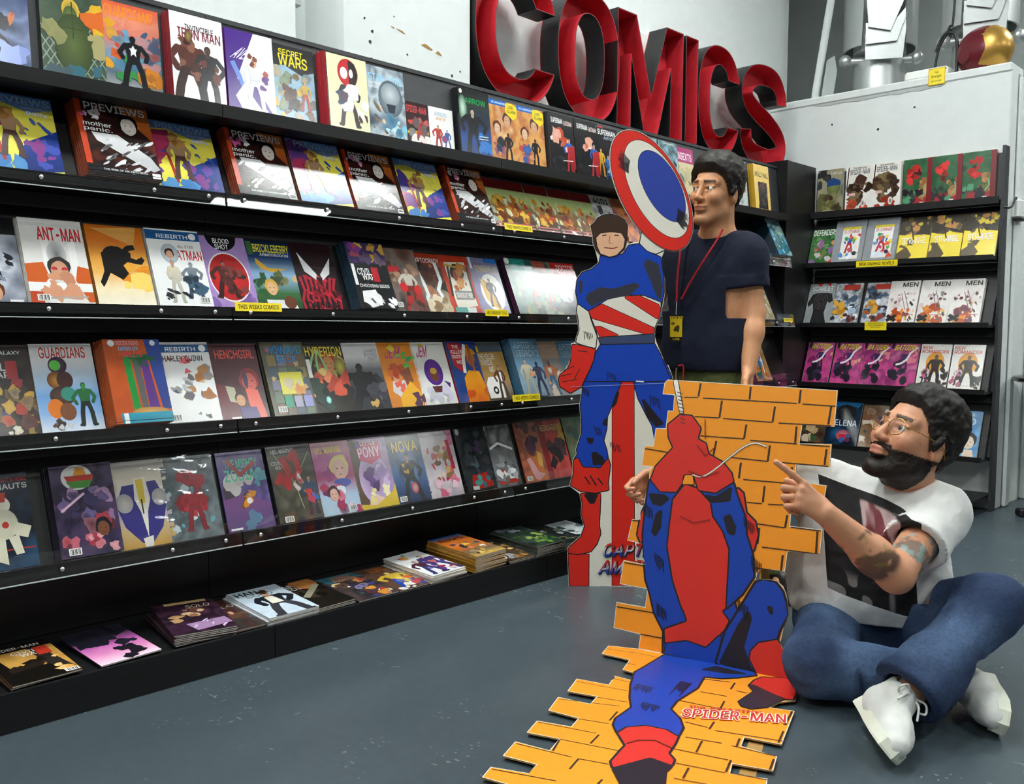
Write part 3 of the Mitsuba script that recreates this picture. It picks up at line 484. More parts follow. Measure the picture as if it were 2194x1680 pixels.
(2,2.895,.168,.26,2,.006,'3a4a48','bagged red and gold comic, third of five',GOLD+';n:0,.0 .02,0:.001:8a2028',1),
(2,3.05,.168,.26,2,.006,'3a4a48','bagged red and gold comic, fourth of five',GOLD+';n:0,.0 .03,0:.001:8a2028',1),
(2,3.20,.168,.26,2,.006,'3a4a48','bagged red and gold comic, fifth of five beside the cardboard head',GOLD+';n:0,.0 .04,0:.001:8a2028',1),
(2,3.35,.165,.26,2,.006,'b8b8b4','white comic with black numerals behind the cardboard head','m:c8c8c8 e0e0dd a8a8a8:3;r:.08:.03:.95:.2:e8e8e4;t:4001:.2:.05:.9:.18:2a2a2a;b:.1:.3:.9:.9:14:6a6a6e 9a9aa0 3a3a3e c8c8cc:.12'),
(2,3.50,.165,.26,2,.006,'6a4a58','orange and violet comic behind the cardboard raised arm','m:b8624a 8a4a6a d88a4a 5a3a5a:3;b:.1:.3:.9:.9:12:d8803a 7a3a6a b04a3a 3a2a4a:.11'),
(2,4.45,.165,.26,1,.006,'3a7a88','plain teal comic behind the standing man\'s shoulder','m:3a7a88 4a8a94 2a6a78:3;b:.1:.4:.9:.9:9:2a5a68 5a9aa8 3a4a58:.12;n:.1,.12 .9,.12:.05:9ac8d0'),
(2,4.895,.16,.26,9,.009,'16303e','blue-green comic fronting a thick dark stack at the shelf end','m:3a7a5a 4a9ac8 2a5a48 a8d8e8 1a3a48:3;r:.1:.02:.95:.1:1a2a30;t:GREEN:.2:.03:.85:.09:e8f0f0;b:.1:.2:.95:.95:18:3a9a4a 5ab0d8 e8f4f8 2a6a3a 8ad0f0:.08:.6:1.0',1),
(3,.685,.168,.26,2,.006,'1a1a1e','black and silver comic with a brown-haired face low down','m:2a2c34 8a90a0 c8ccd8 3a3c48:3;r:0:0:1:.2:121216;t:SIMON:.5:.07:.8:.1:d8d8d8;f:.5:.22:.5:141418:18181c:2a2a30:1.2;b:.1:.3:.95:.75:16:6a7088 b0b8cc 1e2028 e0e4ec:.07:.5:.8;h:.55:.87:.14:e0a888:6a3a20;r:.75:.95:.95:.99:e8e8e8'),
(3,.86,.168,.26,4,.006,'c8c4bc','white comic with red title and orange sleeves behind white bars','m:dad8d4 eceae6:3;r:.3:.25:.42:.9:f0f0ee;r:.72:.25:.84:.9:f0f0ee;o:.52:.42:.16:.15:6a6a6a c8c8c8;h:.52:.6:.17:d8a080:3a3634;o:.44:.59:.05:.02:c83a48;o:.61:.59:.05:.02:c83a48;p:0,.55 .28,.52 .35,.7 .15,.85 0,.85:d0602a;p:1,.58 .82,.55 .75,.72 .9,.98 1,.98:d0602a;r:.0:.76:1:.86:f2f2f0;b:.25:.68:.5:.9:4:c88a6a d89a7a:.1;b:.62:.68:.85:.9:4:c88a6a d89a7a:.1;r:0:.87:.2:1:c04828;t:ANT-MAN:.26:.1:.95:.26:c8242c;n:.3,.06 .9,.08:.012:b0a8a0;k:.1:.9'),
(3,1.04,.168,.26,3,.006,'a87030','orange comic with a crouching black silhouette','v:c86a1e d8721e e8a040 f0b860 f8e8c0 f8f0dc;p:.1,.05 .8,.25 .9,.0:e0a050;b:.55:.5:.95:.8:6:f0b040 f8d870 e88a20:.13;o:.42:.38:.2:.12:141212 1a1414;p:.2,.35 .5,.26 .72,.34 .7,.42 .55,.5 .62,.6 .5,.68 .3,.6 .2,.72 .14,.78 .1,.72 .2,.58:151213;p:.55,.36 .8,.42 .9,.38 .95,.42 .88,.48 .75,.47 .6,.45:151213;n:.5,.6 .68,.72 .8,.74:.05:151213'),
(3,1.215,.172,.26,4,.006,'b8b8b4','white comic with a blue top band and red title','m:eceeee f4f4f2:3;r:0:.02:1:.14:1d5590;t:REBIRTH:.2:.065:.78:.12:e8eef4;o:.87:.08:.07:.045:f4f6f8;t:BATMAN:.42:.27:.98:.4:c0282e:.0;t:ALL STAR:.55:.2:.85:.24:8a5a4a;o:.38:.32:.16:.13:c8d0d4 b0bcc4;h:.37:.33:.08:e0b090:4a2018;f:.38:.4:.56:d8d0b8:c8c4b4:d0a080:.75;f:.72:.42:.48:7a8490:3a5068:9aa0a8:1.0;b:.5:.62:.85:.78:6:4a6a80 3a5870 2a3038:.09;b:.15:.72:.8:.95:9:2a2a30 1a1a20 3a3a44:.06:.4:.6;k:.75:.88'),
(3,1.39,.168,.26,1,.006,'8a6aa8','lilac comic with a big red round picture ringed in white','m:a888c8 b090cc 9a7ab8:3;b:.0:.7:1:.98:6:8a68b0 7858a0:.1;o:.5:.0:.32:.2:141216;t:BLOOD:.32:.03:.66:.1:f0f0f0;t:SHOT:.34:.11:.62:.18:f0f0f0;o:.5:.56:.42:.34:f0f0f0;o:.5:.56:.395:.32:d02424 b81c1e;f:.42:.34:.5:4a1c1a:3a1614:b07060:1.4;b:.35:.45:.8:.75:11:5a2420 3a1818 8a3a34 2a1010:.08'),
(3,1.555,.168,.26,1,.006,'2a3a2a','dark blue night comic with yellow title and a blond figure','v:0e1a2a 1a3a6a 8ab0d0 3a6a3a 1e3a1e;t:BRICKLEBERRY:.16:.06:.97:.18:e8e03a;t:ARMOGEDDON:.28:.19:.93:.23:d8dce0;p:.16,.26 .4,.4 .85,.4 .5,.46 .25,.42 .15,.34:d8a830;b:.0:.5:.3:.75:7:1e4a24 2a5a2e:.06:2;b:.5:.5:.98:.7:8:3a4a30 c8b088 2a2420 5a6a3a:.08;h:.38:.68:.14:e8b888:d8b040;p:.2,.85 .55,.85 .8,.82 .9,1 .2,1:e8e8ea;o:.72:.88:.14:.09:6a3a20;r:.02:.03:.14:.22:3a6a3a'),
(3,1.725,.168,.26,1,.006,'1c0c10','black and red comic of flowing shapes with two white slashes','m:1a0a10 2a0e14:3;'+''.join(f'n:{.05+.12*i},0 {.02+.13*i},{.15+.05*(i%3)} {.12+.1*i},{.3+.04*(i%2)} {.08+.12*i},.5:.03:b01c30;' for i in range(8))+'b:.05:.5:.95:.98:22:b81c30 d02a40 1a0a10 8a1424:.1:.3:.5;p:.14,.14 .5,.46 .46,.54 .22,.42:e8e6e8;p:.92,.2 .58,.46 .62,.54 .82,.44:e8e6e8;p:.46,.5 .62,.5 .56,.62:12080c;t:CARNAGE:.1:.86:.9:.96:1a0a10'),
(3,1.93,.168,.26,7,.0065,'243a48','black and white comic topped by a gold figure, fronting a stack','m:141416 1e1e22:3;r:0:0:1:.32:3a2a58;b:.3:.0:.98:.32:12:c89a3a d8b058 8a6a28 5a4a6a 3a3058:.1;b:.02:.02:.3:.3:7:7a3a8a 4a2a68 a84a5a:.08;t:CIVIL:.15:.4:.5:.5:e8e8e8;t:WAR:.25:.49:.56:.58:e8e8e8;r:.52:.38:.7:.6:b0242c;t:CHOOSING SIDES:.12:.64:.9:.69:e0e0e0;p:.15,.75 .5,.72 .6,.95 .3,1 .1,.95:e8e8e8;b:.15:.78:.95:.98:12:f0f0f0 121214 e0e0e0:.1:.4:.7;r:.02:.34:.1:.66:e8e8e8'),
(3,2.10,.165,.26,4,.006,'5a3a38','brown comic with a pale figure in red gloves','m:4a3a34 6a4a40 7a7068 3a2a28:3;b:.1:.2:.9:.6:12:8a6a58 b08a70 5a3a34 c8b098:.1;f:.6:.3:.66:c8c0b4:8a2a2a:d8a888:1.0;o:.42:.62:.11:.08:c83030;o:.82:.66:.11:.08:c83030;b:.3:.72:.9:.95:7:a83030 3a2a28 6a4a44:.1;p:.0,.3 .4,.28 .42,.36 .05,.4:c83038;k:.06:.86'),
(3,2.24,.165,.26,1,.006,'7a3420','rust red comic with pale smoke trails and white lettering','v:a8381e 6a2a20 4a3a30 b0a088 c8b898;b:.1:.15:.95:.7:14:4a2a20 8a4a38 2a2a28 b07858:.1;n:.2,.2 .35,.3 .3,.5 .2,.7:.05:e0e8e8;n:.8,.25 .7,.4 .85,.55 .8,.85:.05:e0e8e8;b:.2:.72:.95:.98:12:e0d0b0 c8b898 8a6a48 f0e8d8:.1;t:CRYPTOCRACY:.06:.08:.95:.16:e8e4dc'),
(3,2.40,.160,.26,1,.006,'a03020','red comic with a framed card picture and teal base','m:b83a24 c84428:3;p:.15,.12 .85,.1 .9,.85 .2,.9:e0dccc;p:.15,.12 .85,.1 .87,.4 .7,.45 .2,.45:e4e0d4;h:.5:.33:.2:a84a2a:1e1614;b:.55:.12:.8:.3:4:c8862e b06a28:.09;b:.3:.42:.8:.58:6:c87a3a a85a2a d8a060:.08;r:.25:.6:.85:.75:8a8a88;t:DRAWING OF THREE:.28:.63:.82:.72:e8e4dc;n:.15,.3 .25,.85:.03:2a2018;n:.86,.28 .88,.82:.03:2a2018;r:.1:.88:.5:1:5aa098;r:.5:.88:.8:1:d8e4e0;n:.12,.84 .5,.8:.03:c8a038'),
(3,2.555,.168,.26,1,.006,'5a5a8a','grey-violet comic with a white oval and umbrella shape','m:7a7aa0 8484a8 6a6a94:3;o:.58:.6:.38:.32:eeeeee f2f2f0;p:.25,.35 .75,.9 .45,.85 .3,.7:d0a840;p:.3,.36 .55,.45 .75,.92 .6,.9:c89a30;f:.55:.35:.5:3a3038:4a3a48:b08068:.9;r:.55:.0:1:.08:2a6ab8;t:BOMBSHELLS:.2:.13:.92:.25:c0b088;r:.04:.0:.12:.2:dfe6ee'),
(3,2.755,.168,.26,4,.006,'4a2040','dark teal comic with a pink and violet spine','m:1e4a44 2a5a50 1a2a2c:3;r:.2:0:.75:.25:1f7a72;t:SHUTTER:.3:.04:.72:.12:2aa098;t:TALES:.3:.14:.72:.21:2aa098;b:.2:.4:.95:.95:16:3a6a3a 5a7a48 2a3a30 8a6a48 1e2e2a:.1;o:.1:.05:.09:.06:dfe4e0;b:.75:.45:.95:.8:4:b82a38 d84a4a:.08:1.5'),
(3,2.915,.165,.26,3,.006,'2a3438','grey-green comic with a red title and a blue figure','m:5a6a5a 7a8a70 3a4a48 a0a888:3;p:.1,.0 .55,.0 .75,.3 .25,.25:a84a40;t:DOCTOR:.18:.05:.6:.13:d87868;f:.5:.35:.55:3a6a9a:a83a34:d0a080:1.0;b:.1:.45:.95:.95:10:3a5a68 6a5a48 2a3a3a:.1'),
(3,3.05,.165,.26,3,.006,'8a2420','red comic with white title beside the cardboard shoulder','m:3a5a68 4a4a50 2a3a48:3;r:0:0:1:.36:b82c28;t:DOCTOR:.25:.04:.95:.15:e8d8d4;t:WHO:.3:.18:.9:.32:f0f0f0;b:.1:.4:.95:.95:14:5a7a88 2a2a34 8a5a58 a8b0b8:.1'),
(3,4.77,.165,.26,2,.006,'8a6a50','tan and white comic behind the standing man\'s arm','m:b09a78 c8b898 8a7a60:3;b:.1:.1:.5:.9:9:a85a3a d8a080 6a4a3a:.11;f:.6:.15:.8:e8e4dc:d8d0c0:c8a088:1.0;b:.6:.3:.95:.9:7:8a8a60 6a7a58 a8a070:.09'),
(4,.715,.168,.26,2,.006,'1a1416','black comic with a crowd of caped figures at the left edge','m:1e1816 3a2a20 14100e:3;t:THE GALAXY:.2:.07:.8:.11:e0e0e0;t:CIVIL:.1:.2:.55:.29:d8d8d8;t:WAR:.25:.3:.6:.37:d8d8d8;r:.55:.18:.72:.38:a8242c;b:.02:.4:.98:.9:34:c8a040 a83028 2a3a68 6a5a48 8a3a2a 3a2a24 e0c890:.08;b:.4:.85:.95:.98:5:c8b030 e0d8c8 8a6a30:.06'),
(4,.872,.168,.26,3,.006,'b8b4b0','pale blue comic with stacked round heads and a green figure','v:e0dedc d8d8da b0c8e0 6a9ad0 8ab0e0 dfe8f4;t:GUARDIANS:.14:.04:.88:.17:b83a30;o:.4:.25:.15:.1:4a2a4a 3a1c38;o:.36:.25:.09:.06:5ac04a;o:.34:.42:.14:.1:c88a30 6a3a20;o:.48:.42:.13:.1:4a2a28;o:.4:.6:.2:.11:5a3a30 3a2a26;o:.5:.58:.12:.08:3a8a78;o:.27:.74:.13:.11:d8741e;o:.45:.78:.13:.1:7a4a2e;b:.2:.88:.5:.96:5:5a3a28 d8d8d8 3a2a24:.06;f:.75:.45:.5:2a6a3a:1e2a28:3a9a48:1.0'),
(4,1.06,.168,.26,8,.0065,'b05428','orange comic with green, grey and purple stripes and a palm','m:b04a1e c85a24:3;p:.3,.2 .42,.2 .46,.85 .34,.85:1f8a3a;p:.45,.2 .58,.2 .6,.85 .5,.85:5a5a5a;p:.6,.2 .72,.2 .8,.85 .62,.85:5a3080;p:.72,.0 1,.0 1,.85 .85,.85:2a4a9a 2a3a80;b:.5:.18:.85:.32:9:1e5a34 2a6a3e:.09:.4;o:.62:.87:.32:.05:c89a58 b08040;r:.1:.88:1:1:2a90a8;t:GANG OF:.25:.09:.6:.14:7ab8e0;t:HARLEYS:.25:.15:.65:.22:e84a58;t:SUICIDE SQUAD:.22:.02:.62:.08:e8a8b0;o:.14:.05:.06:.04:e8e8e8;r:.14:.88:.22:1:e8e8e8;o:.87:.05:.05:.035:dfe6f0'),
(4,1.225,.172,.26,4,.006,'b8b8b4','white comic with a blue band and a brown and grey animal shape','m:eceeee f2f2f0:3;r:0:.03:1:.13:1d5590;t:REBIRTH:.18:.06:.75:.115:e8eef4;o:.88:.08:.07:.045:f4f6f8;b:.1:.17:.9:.26:6:d83a44 e87a80:.06:.5;t:HARLEY QUINN:.1:.17:.85:.25:2a1c20;b:.4:.35:.85:.7:12:a86a38 c08a58 8a8a90 d8b080 6a6a70:.09;b:.2:.5:.6:.75:8:4a4a50 c8ccd0 8a8a90:.07:.5:.6;p:.45,.4 .5,.33 .6,.38:d85a68;b:.6:.85:.85:.95:3:3a3a40 8a8a8a:.03;k:.05:.9'),
(4,1.405,.17,.26,1,.006,'4a2028','maroon comic with a pink block title and a pink figure','m:4a1c28 5a2430 3a1a22:3;p:.0,.5 .35,.6 .4,1 0,1:6a1a28;t:HENCHGIRL:.12:.08:.93:.2:e85a50;n:.5,.23 .85,.23:.008:a83a40;p:.2,.55 .38,.58 .4,.78 .24,.76:b8b49a;h:.72:.5:.18:e06a60:a82c38;o:.64:.48:.05:.12:4a3a58;p:.6,.6 .85,.62 .9,.8 .95,1 .7,1 .62,.8:e86a58;h:.46:.74:.11:d8a070:2a1a1c;p:.4,.84 .75,.84 .8,1 .42,1:4a3a78;r:.2:.96:.4:.985:e8e0e0'),
(4,1.585,.165,.26,3,.006,'4a4a3a','olive comic of small picture tiles around a yellow panel','m:4a4a3c 5a5a48 3a3a34:3;'+''.join(f'r:{.1+.22*(i%4):.2f}:{.02+.165*(i//4):.2f}:{.29+.22*(i%4):.2f}:{.165+.165*(i//4):.2f}:{["6a5a40","5a6a4a","8a5a40","6a7a68","7a7a90","4a5a6a","8a7a50"][(i*5)%7]};' for i in range(24))+'b:.1:.05:.95:.95:18:a8523a c8a878 7a8a58 3a4a50:.05;t:HOWARD:.14:.06:.92:.17:2a8ac8;t:DUCK:.32:.19:.78:.29:2a8ac8;r:.28:.42:.82:.72:d8d03a e0d860;b:.4:.46:.78:.7:7:e0d070 c8c0a8 d88a3a:.09;r:.3:.75:.48:.9:2a9a7a;r:.52:.75:.7:.9:a8a8c0;r:.74:.75:.95:.9:9a9acc;k:.1:.88'),
(4,1.745,.168,.26,2,.006,'141210','black comic with yellow title and a red and green glowing figure','m:1a1614 2a2018 141210:3;b:.3:.15:.98:.5:12:a83a20 c8a050 8a7a30 e0c070 6a3a20:.11;h:.58:.3:.17:c8884a:b83420;o:.85:.35:.14:.13:c0b040 6a6a28;b:.2:.5:1:.75:9:d85a40 e88a60 a83a2a:.12;b:.1:.62:.5:.95:8:1a3028 2a5a48 0e1a16:.11;n:.1,.62 .2,.78 .32,.9:.025:8ac080;n:.28,.6 .3,.75 .36,.9:.025:8ac080;n:.5,.6 .42,.78 .36,.9:.025:8ac080;o:.38:.82:.06:.05:c8f8f0 6ad0c0;t:HYPERION:.06:.06:.95:.2:e0c83a;r:.03:.24:.13:.5:e8e8e0'),
(4,1.91,.168,.26,1,.006,'8a8a8c','grey comic with a dark suited figure and thin lettering','v:dcdcdc d4d4d4 6a6a6e 3a3a40 2a2a30 3a3230;p:.3,.4 .6,.55 .8,.45 1,.62 1,1 .2,1:2e2e36;f:.38:.3:.9:1e1c20:1a181c:2a2628:1.5;b:.55:.62:.98:.92:10:3a3a44 24242c 5a5a62:.1;t:JAMES:.6:.1:.95:.15:8a8a8e:0:1;t:BOND:.6:.16:.95:.21:8a8a8e:0:1;t:007:.7:.22:.92:.27:8a8a8e:0:1;b:.5:.85:.75:.95:4:d8b060 8a6a38:.05'),
(4,2.075,.168,.26,1,.006,'b06020','orange comic with a green-haired figure','m:d8801e e08a28:3;t:JEM:.2:.06:.6:.25:b83a78:.1;p:.25,.08 .4,.02 .5,.1 .4,.16:e0c838;b:.5:.12:.98:.4:9:4ab04a 3a9a5a 7ac84a:.09:.4:-.5;h:.35:.48:.15:e8b088:b83a1e;b:.15:.38:.55:.6:8:c8501e d86a28 a83a18:.07;p:.5,.45 .75,.38 .8,.6 .6,.7:8a4a30;p:.2,.6 .55,.58 .6,.75 .35,.85 .15,.75:d8d0cc;b:.2:.6:.5:.75:4:c83a30 e86a58:.06;p:.3,.85 .7,.6 .95,.8 .9,1 .3,1:f0b020;b:.75:.7:.95:.95:4:5a2a48 3a2a5a:.08'),
(4,2.235,.17,.26,1,.006,'b8b4bc','white comic with a purple round hairdo figure','m:d4d6ce e2e2de c8cac4:3;t:JEM:.15:.05:.45:.24:b83a78:.08;p:.2,.06 .3,.01 .4,.08:d8b830;n:.5,.14 .9,.12:.03:b8b03a;o:.5:.48:.27:.21:6a2a9a 4a1c80;o:.5:.53:.12:.1:6a3a2a;o:.5:.46:.1:.05:c8a040;p:.2,.72 .8,.68 .95,.85 .8,.95 .3,.95 .1,.85:d0cce0;p:.35,.7 .65,.7 .6,.8 .4,.8:5a2a28;b:.05:.82:.95:.98:9:c8cac8 a8a8b0 f0f0ee:.08;p:.75,.62 .92,.66 .88,.74:4a2a78'),
(4,2.41,.162,.26,2,.006,'8a2028','navy comic with a red shield shape and an orange cowboy','m:1c3a78 244488:3;p:.08,.02 .5,.02 .55,.35 .35,.5 .12,.4:b82830;t:THE:.2:.06:.42:.12:f0e0dc;t:KILLER:.13:.14:.5:.2:f0e0dc;t:INSIDE:.13:.22:.5:.28:f0e0dc;t:ME:.25:.31:.43:.37:f0e0dc;p:.55,.15 .68,.1 .85,.13 .95,.2 .75,.26 .5,.24:d88a2a;h:.72:.32:.13:b85a2a:c87828;p:.35,.6 .55,.48 .9,.5 1,.75 1,1 .3,1:e0981e d8741e;n:.42,.48 .48,.7 .62,.95:.05:f4f0e8;n:.76,.5 .72,.95:.04:a85a1e;b:.3:.8:1:.98:5:c8501e d86a28:.08'),
(4,2.56,.165,.26,1,.006,'7a5a38','tan comic with a white car and pale lettering','v:4a5a68 a8843a b8904a a8844a 8a7a68 3a3228;t:THE KILLER:.1:.2:.65:.3:e8e0d0;t:INSIDE:.15:.31:.55:.4:e8e0d0;t:ME:.38:.42:.55:.51:e8e0d0;r:.02:.05:1:.17:4a5a66;p:.15,.72 .25,.6 .6,.58 .7,.7 .7,.95 .15,.95:e8e6e0;o:.42:.82:.09:.065:1a1a1e;o:.42:.82:.045:.03:e8e6e0;f:.68:.4:.56:5a3424:4a3a2c:d8a888:.9;p:.66,.52 .74,.52 .72,.68 .67,.68:e8e8ea;p:.05,.1 .14,.06 .18,.16 .1,.18:d8c02a'),
(4,2.745,.165,.26,7,.006,'3a6a8a','blue comic with pale serif title and two standing figures','v:4a7a9a 5a86a4 6a90ac 8aa8b8 7a94a8;t:JUPITER\'S:.1:.06:.85:.17:a8c4d4:0:1;t:LEGACY 2:.15:.2:.95:.31:a8c4d4:0:1;f:.35:.35:.65:c8c0a8:b8b4a0:c8a890:1.0;f:.75:.4:.62:3a3a58:343450:2a2a40:1.0;b:.45:.55:.6:.68:3:c84a3a d8a880:.06'),
(4,2.91,.165,.26,2,.006,'8a8078','tan and blue comic by the cardboard fist','m:8a8278 9a9088 7a8a9a:3;r:.05:.02:.95:.32:b89a80;t:JUPITER:.12:.08:.85:.2:c8ac94:0:1;f:.45:.35:.62:c86a3a:3a6a88:5a3a4a:1.0;b:.2:.5:.95:.95:10:c8a080 4a7a98 e0d0c0 a86a4a:.1',1),
(4,3.065,.165,.26,2,.006,'3a6a8a','blue comic with pale title behind the cardboard fist','v:4a7a9a 5a86a4 8aa8b8;t:JUPITER\'S:.1:.06:.85:.17:a8c4d4:0:1;t:LEGACY:.15:.2:.9:.31:a8c4d4:0:1;f:.35:.35:.65:c8c0a8:b8b4a0:c8a890:1.0'),
(4,4.72,.168,.26,1,.006,'8a5a38','tan comic with a green and blue figure left of the corner','m:a87848 b88a58 8a6038:3;t:SCOOBY:.3:.06:.9:.12:dfe4ec;t:GALAXY:.3:.13:.95:.2:b8c4dc;r:.3:.25:.7:.4:b8342c;b:.05:.4:.6:.98:14:2a5a4a 1e4a3e 4a6a9a c85a2a 3a7a60:.1;f:.6:.35:.62:5a7ab0:c86a2a:b08860:1.0;n:.62,.2 .68,.55 .7,.95:.03:e8e4dc;o:.66:.5:.08:.05:e8e4dc'),
(5,.685,.168,.262,1,.006,'14161c','black comic with a white rounded robot toy shape','m:12141a 1a2638 2a4a68:3;t:ACTION STARTS HERE:.2:.05:.98:.09:d8483a;t:ONAUTS:.4:.11:.98:.17:d8d4d0;n:.3,.2 .98,.2:.01:b8342c;o:.52:.33:.17:.1:d8d4bc e8e4d0;p:.4,.2 .65,.2 .62,.3 .42,.3:b83a30;o:.55:.53:.22:.16:e0dcc4 d0ccb4;n:.7,.42 .92,.36:.1:dcd8c0;n:.35,.5 .2,.65:.1:dcd8c0;p:.4,.65 .55,.68 .55,.95 .4,.9:dcd8c0;p:.6,.68 .75,.65 .8,.85 .68,.86:dcd8c0;o:.58:.54:.05:.035:c83a30'),
(5,.900,.17,.262,5,.0065,'2a2430','violet comic with a red-yellow crest over a team of figures','m:2a2440 4a3a5a 1e1a30 6a4a68:3;o:.42:.14:.25:.14:d8d8d4;p:.35,.15 .42,.03 .55,.04 .6,.16:d8902a;p:.22,.12 .7,.12 .66,.2 .28,.2:b83a2a;p:.24,.18 .66,.18 .6,.26 .32,.26:4a8a3a;b:.05:.3:.95:.6:20:6a5a88 3a3458 b08ab0 8a6a90 2a2438:.08;b:.1:.6:.95:.95:18:a83a48 c86a7a 8a3a58 e0a0a8 5a2a3a:.09;h:.72:.72:.12:7a4a34:1e1a22;n:.1,.5 .5,.68:.02:d8b0c8;k:.12:.9'),
(5,1.07,.17,.262,1,.006,'9a9ab0','bagged pale comic with a violet, white and yellow emblem','v:b8b4b0 d8d0bc e0dcd0 b0a8c0 c8b080 c89a40;p:.2,.28 .8,.25 .95,.5 .8,.8 .6,.95 .4,.95 .15,.75 .05,.5:3a3480;p:.42,.2 .62,.2 .66,.45 .58,.6 .52,.9 .46,.6 .38,.45:e8e4d8;p:.44,.22 .58,.22 .56,.5 .46,.5:d8c040;o:.2:.48:.15:.11:c8c4c0 a8a4a8;o:.82:.45:.13:.1:c8c4c0 a8a4a8;n:.5,.38 .5,.55:.012:2a2418;p:.42,.9 .6,.88 .58,1 .44,1:e8e4d8',2),
(5,1.225,.17,.262,1,.006,'8a8a8c','bagged grey comic with a red figure under shiny wrinkles','m:5a6468 7a8488 4a5458 8a9498:3;b:.05:.3:.95:.9:14:6aa0b0 8ab8c4 3a4a50 c8d4d8:.06;b:.3:.2:.7:.9:12:a83038 b83a40 8a2a30:.11;o:.52:.55:.12:.1:b8342f 8a2a30;f:.52:.35:.55:a83038:8a3038:7aa0a8:1.2',2),
(5,1.410,.166,.26,1,.006,'3a3a68','violet comic with mint block title and an orange tiger shape','m:5a4a90 6a5a98 4a3a78 7a6aa8:3;p:.05,.35 .3,.3 .3,.7 .05,.8:4a3a48;b:.2:.35:.75:.5:7:d8d4d0 c8c4c4:.12;p:.0,.6 .5,.55 1,.7 1,1 0,1:7a4a80 5a4a78;t:THE MIGHTY:.15:.1:.85:.22:5ac8a0;t:ZODIAC:.12:.23:.92:.38:5ac8a0;b:.35:.55:.7:.68:7:d88a2a e0a040 2a1c1c:.08:.5;o:.55:.64:.06:.04:e8e4e0;n:.2,.9 .45,.7 .8,.85:.04:a83038;b:.4:.8:.98:.98:6:6a9ab8 5a7a98:.09;b:.75:.3:.98:.6:4:5a9aa8 6aa8b8:.09;r:.05:.96:.3:.985:e8e8e8'),
(5,1.59,.17,.262,2,.006,'2a2e38','grey-brown comic with red ribbons and thin light rays','m:4a4638 5a5648 3a382e 6a6658:3;r:0:0:1:.12:24221c;t:MS. MARVEL:.1:.04:.65:.1:d8d8d8;t:CIVIL:.06:.2:.3:.25:b8b8b4;t:WAR:.14:.26:.32:.31:b8b8b4;r:.26:.2:.36:.33:8a2a2c;n:.5,.5 .95,.2:.008:a8a080;n:.5,.5 .1,.95:.008:a8a080;n:.5,.5 .95,.9:.008:a8a080;n:.5,.5 .6,.15:.008:a8a080;n:.1,.5 .22,.62 .35,.45 .4,.7 .3,.85:.07:b02a2a;n:.45,.8 .6,.9 .65,.65 .5,.55:.07:b02a2a;b:.4:.35:.65:.6:6:e8e4e0 a82a2a d8d0cc:.07:.5:1;f:.82:.42:.52:3a4a68:4a3a48:b09078:.9;b:.75:.55:.9:.75:4:2a6ab8 c83a34:.06:1.4;k:.12:.92'),
(5,1.765,.165,.262,1,.006,'a8508a','pink comic with a blond round face above a dark-haired one','m:b85a8a c87aa0 a84a7a:3;v:d8a8b0 b05a88 a84a78 a8c0d8 b8d0e0;b:.0:.12:.3:.5:6:8a2a6a 9a3a78 b86a98:.11;t:MS. MARVEL:.1:.07:.75:.16:e0d050;h:.62:.38:.22:ecc0b0:e8d88a;o:.62:.58:.22:.06:4a5aa8;b:.15:.6:.95:.98:12:a8385a c84a6a 8ab8d8 d8e4ec 6a2a58:.09;h:.35:.72:.13:e0b0a0:4a2434;b:.5:.85:.95:.98:4:a83a68 f0d8e0:.08;k:.65:.9'),
(5,1.925,.168,.262,1,.006,'6a4028','violet and yellow comic with a pink pony title in a brown ring','m:a88ab0 b89ac0 8a6a9a:3;p:0,.0 .3,.05 .2,.4 .22,.7 .35,.9 .5,1 0,1:5a4028;o:.5:.6:.4:.36:8a6090 c8b0d8;b:.2:.45:.55:.75:7:5a2a78 6a3a88 3a1c58:.09;b:.55:.4:.9:.75:7:c8b0d8 dcc8e8 9a7ab8:.09;b:.3:.7:.8:.95:7:e8d88a f0e8b8 e8c0b0:.1;p:.0,.92 .4,.96 .9,.8 1,.7 1,1 0,1:d8b82a;p:.15,.06 .8,.06 .8,.3 .5,.38 .2,.3:c8286a;t:LITTLE:.3:.06:.7:.11:f0dce8;t:PONY:.2:.13:.78:.28:f0dce8;o:.22:.1:.08:.05:4a2a78'),
(5,2.09,.165,.262,1,.006,'14203a','dark blue comic with gold title and a glowing figure','v:0e1626 14284a 3a6a9a 2a4a78 14284a;o:.52:.5:.32:.36:6a9ac8 1a3460;f:.5:.28:.75:1a1a20:1e2028:c89878:1.1;b:.35:.42:.65:.6:6:c89a2a d8b040 1e1e24:.05;o:.56:.8:.1:.08:a8a8b0 b8342c;b:.42:.24:.56:.34:4:1a1418 2a2024:.05;t:NOVA:.14:.1:.88:.26:dcc030;k:.06:.9'),
(5,2.25,.168,.262,1,.006,'a89aa0','pale pink-grey comic with a round red collage','m:b8aeb4 c8c0c4 a89ea8:3;b:.15:.12:.9:.8:10:c03a58 d85a78 b0304a:.07:.4;b:.3:.2:.85:.75:18:b08850 8a6a40 c8a070 6a5038 c04a58 e0c8b0:.08;b:.6:.05:.95:.2:5:d890b0 c87a9a:.09;b:.1:.75:.9:.95:5:c85a78 e0c0cc:.08;n:.85,.4 .8,.85:.05:a82040'),
(5,2.43,.168,.262,2,.006,'1c1c20','black comic with red block title over dark chrome','m:1e2224 2a3034 16181c 3a4648:3;b:.3:.2:.9:.8:14:2a3438 4a5a60 16181c 3a3a40 4a3a5a:.12;'+''.join(f'n:{.2+.02*i},{.06+.05*i} {.88-.04*i},{.08+.05*i}:.06:9a2820;' for i in range(4))+'b:.4:.75:.8:.92:5:2a6a78 3a8a88:.06;o:.1:.06:.06:.05:c8c8c4;r:.2:.92:.4:.98:b8b8b4'),
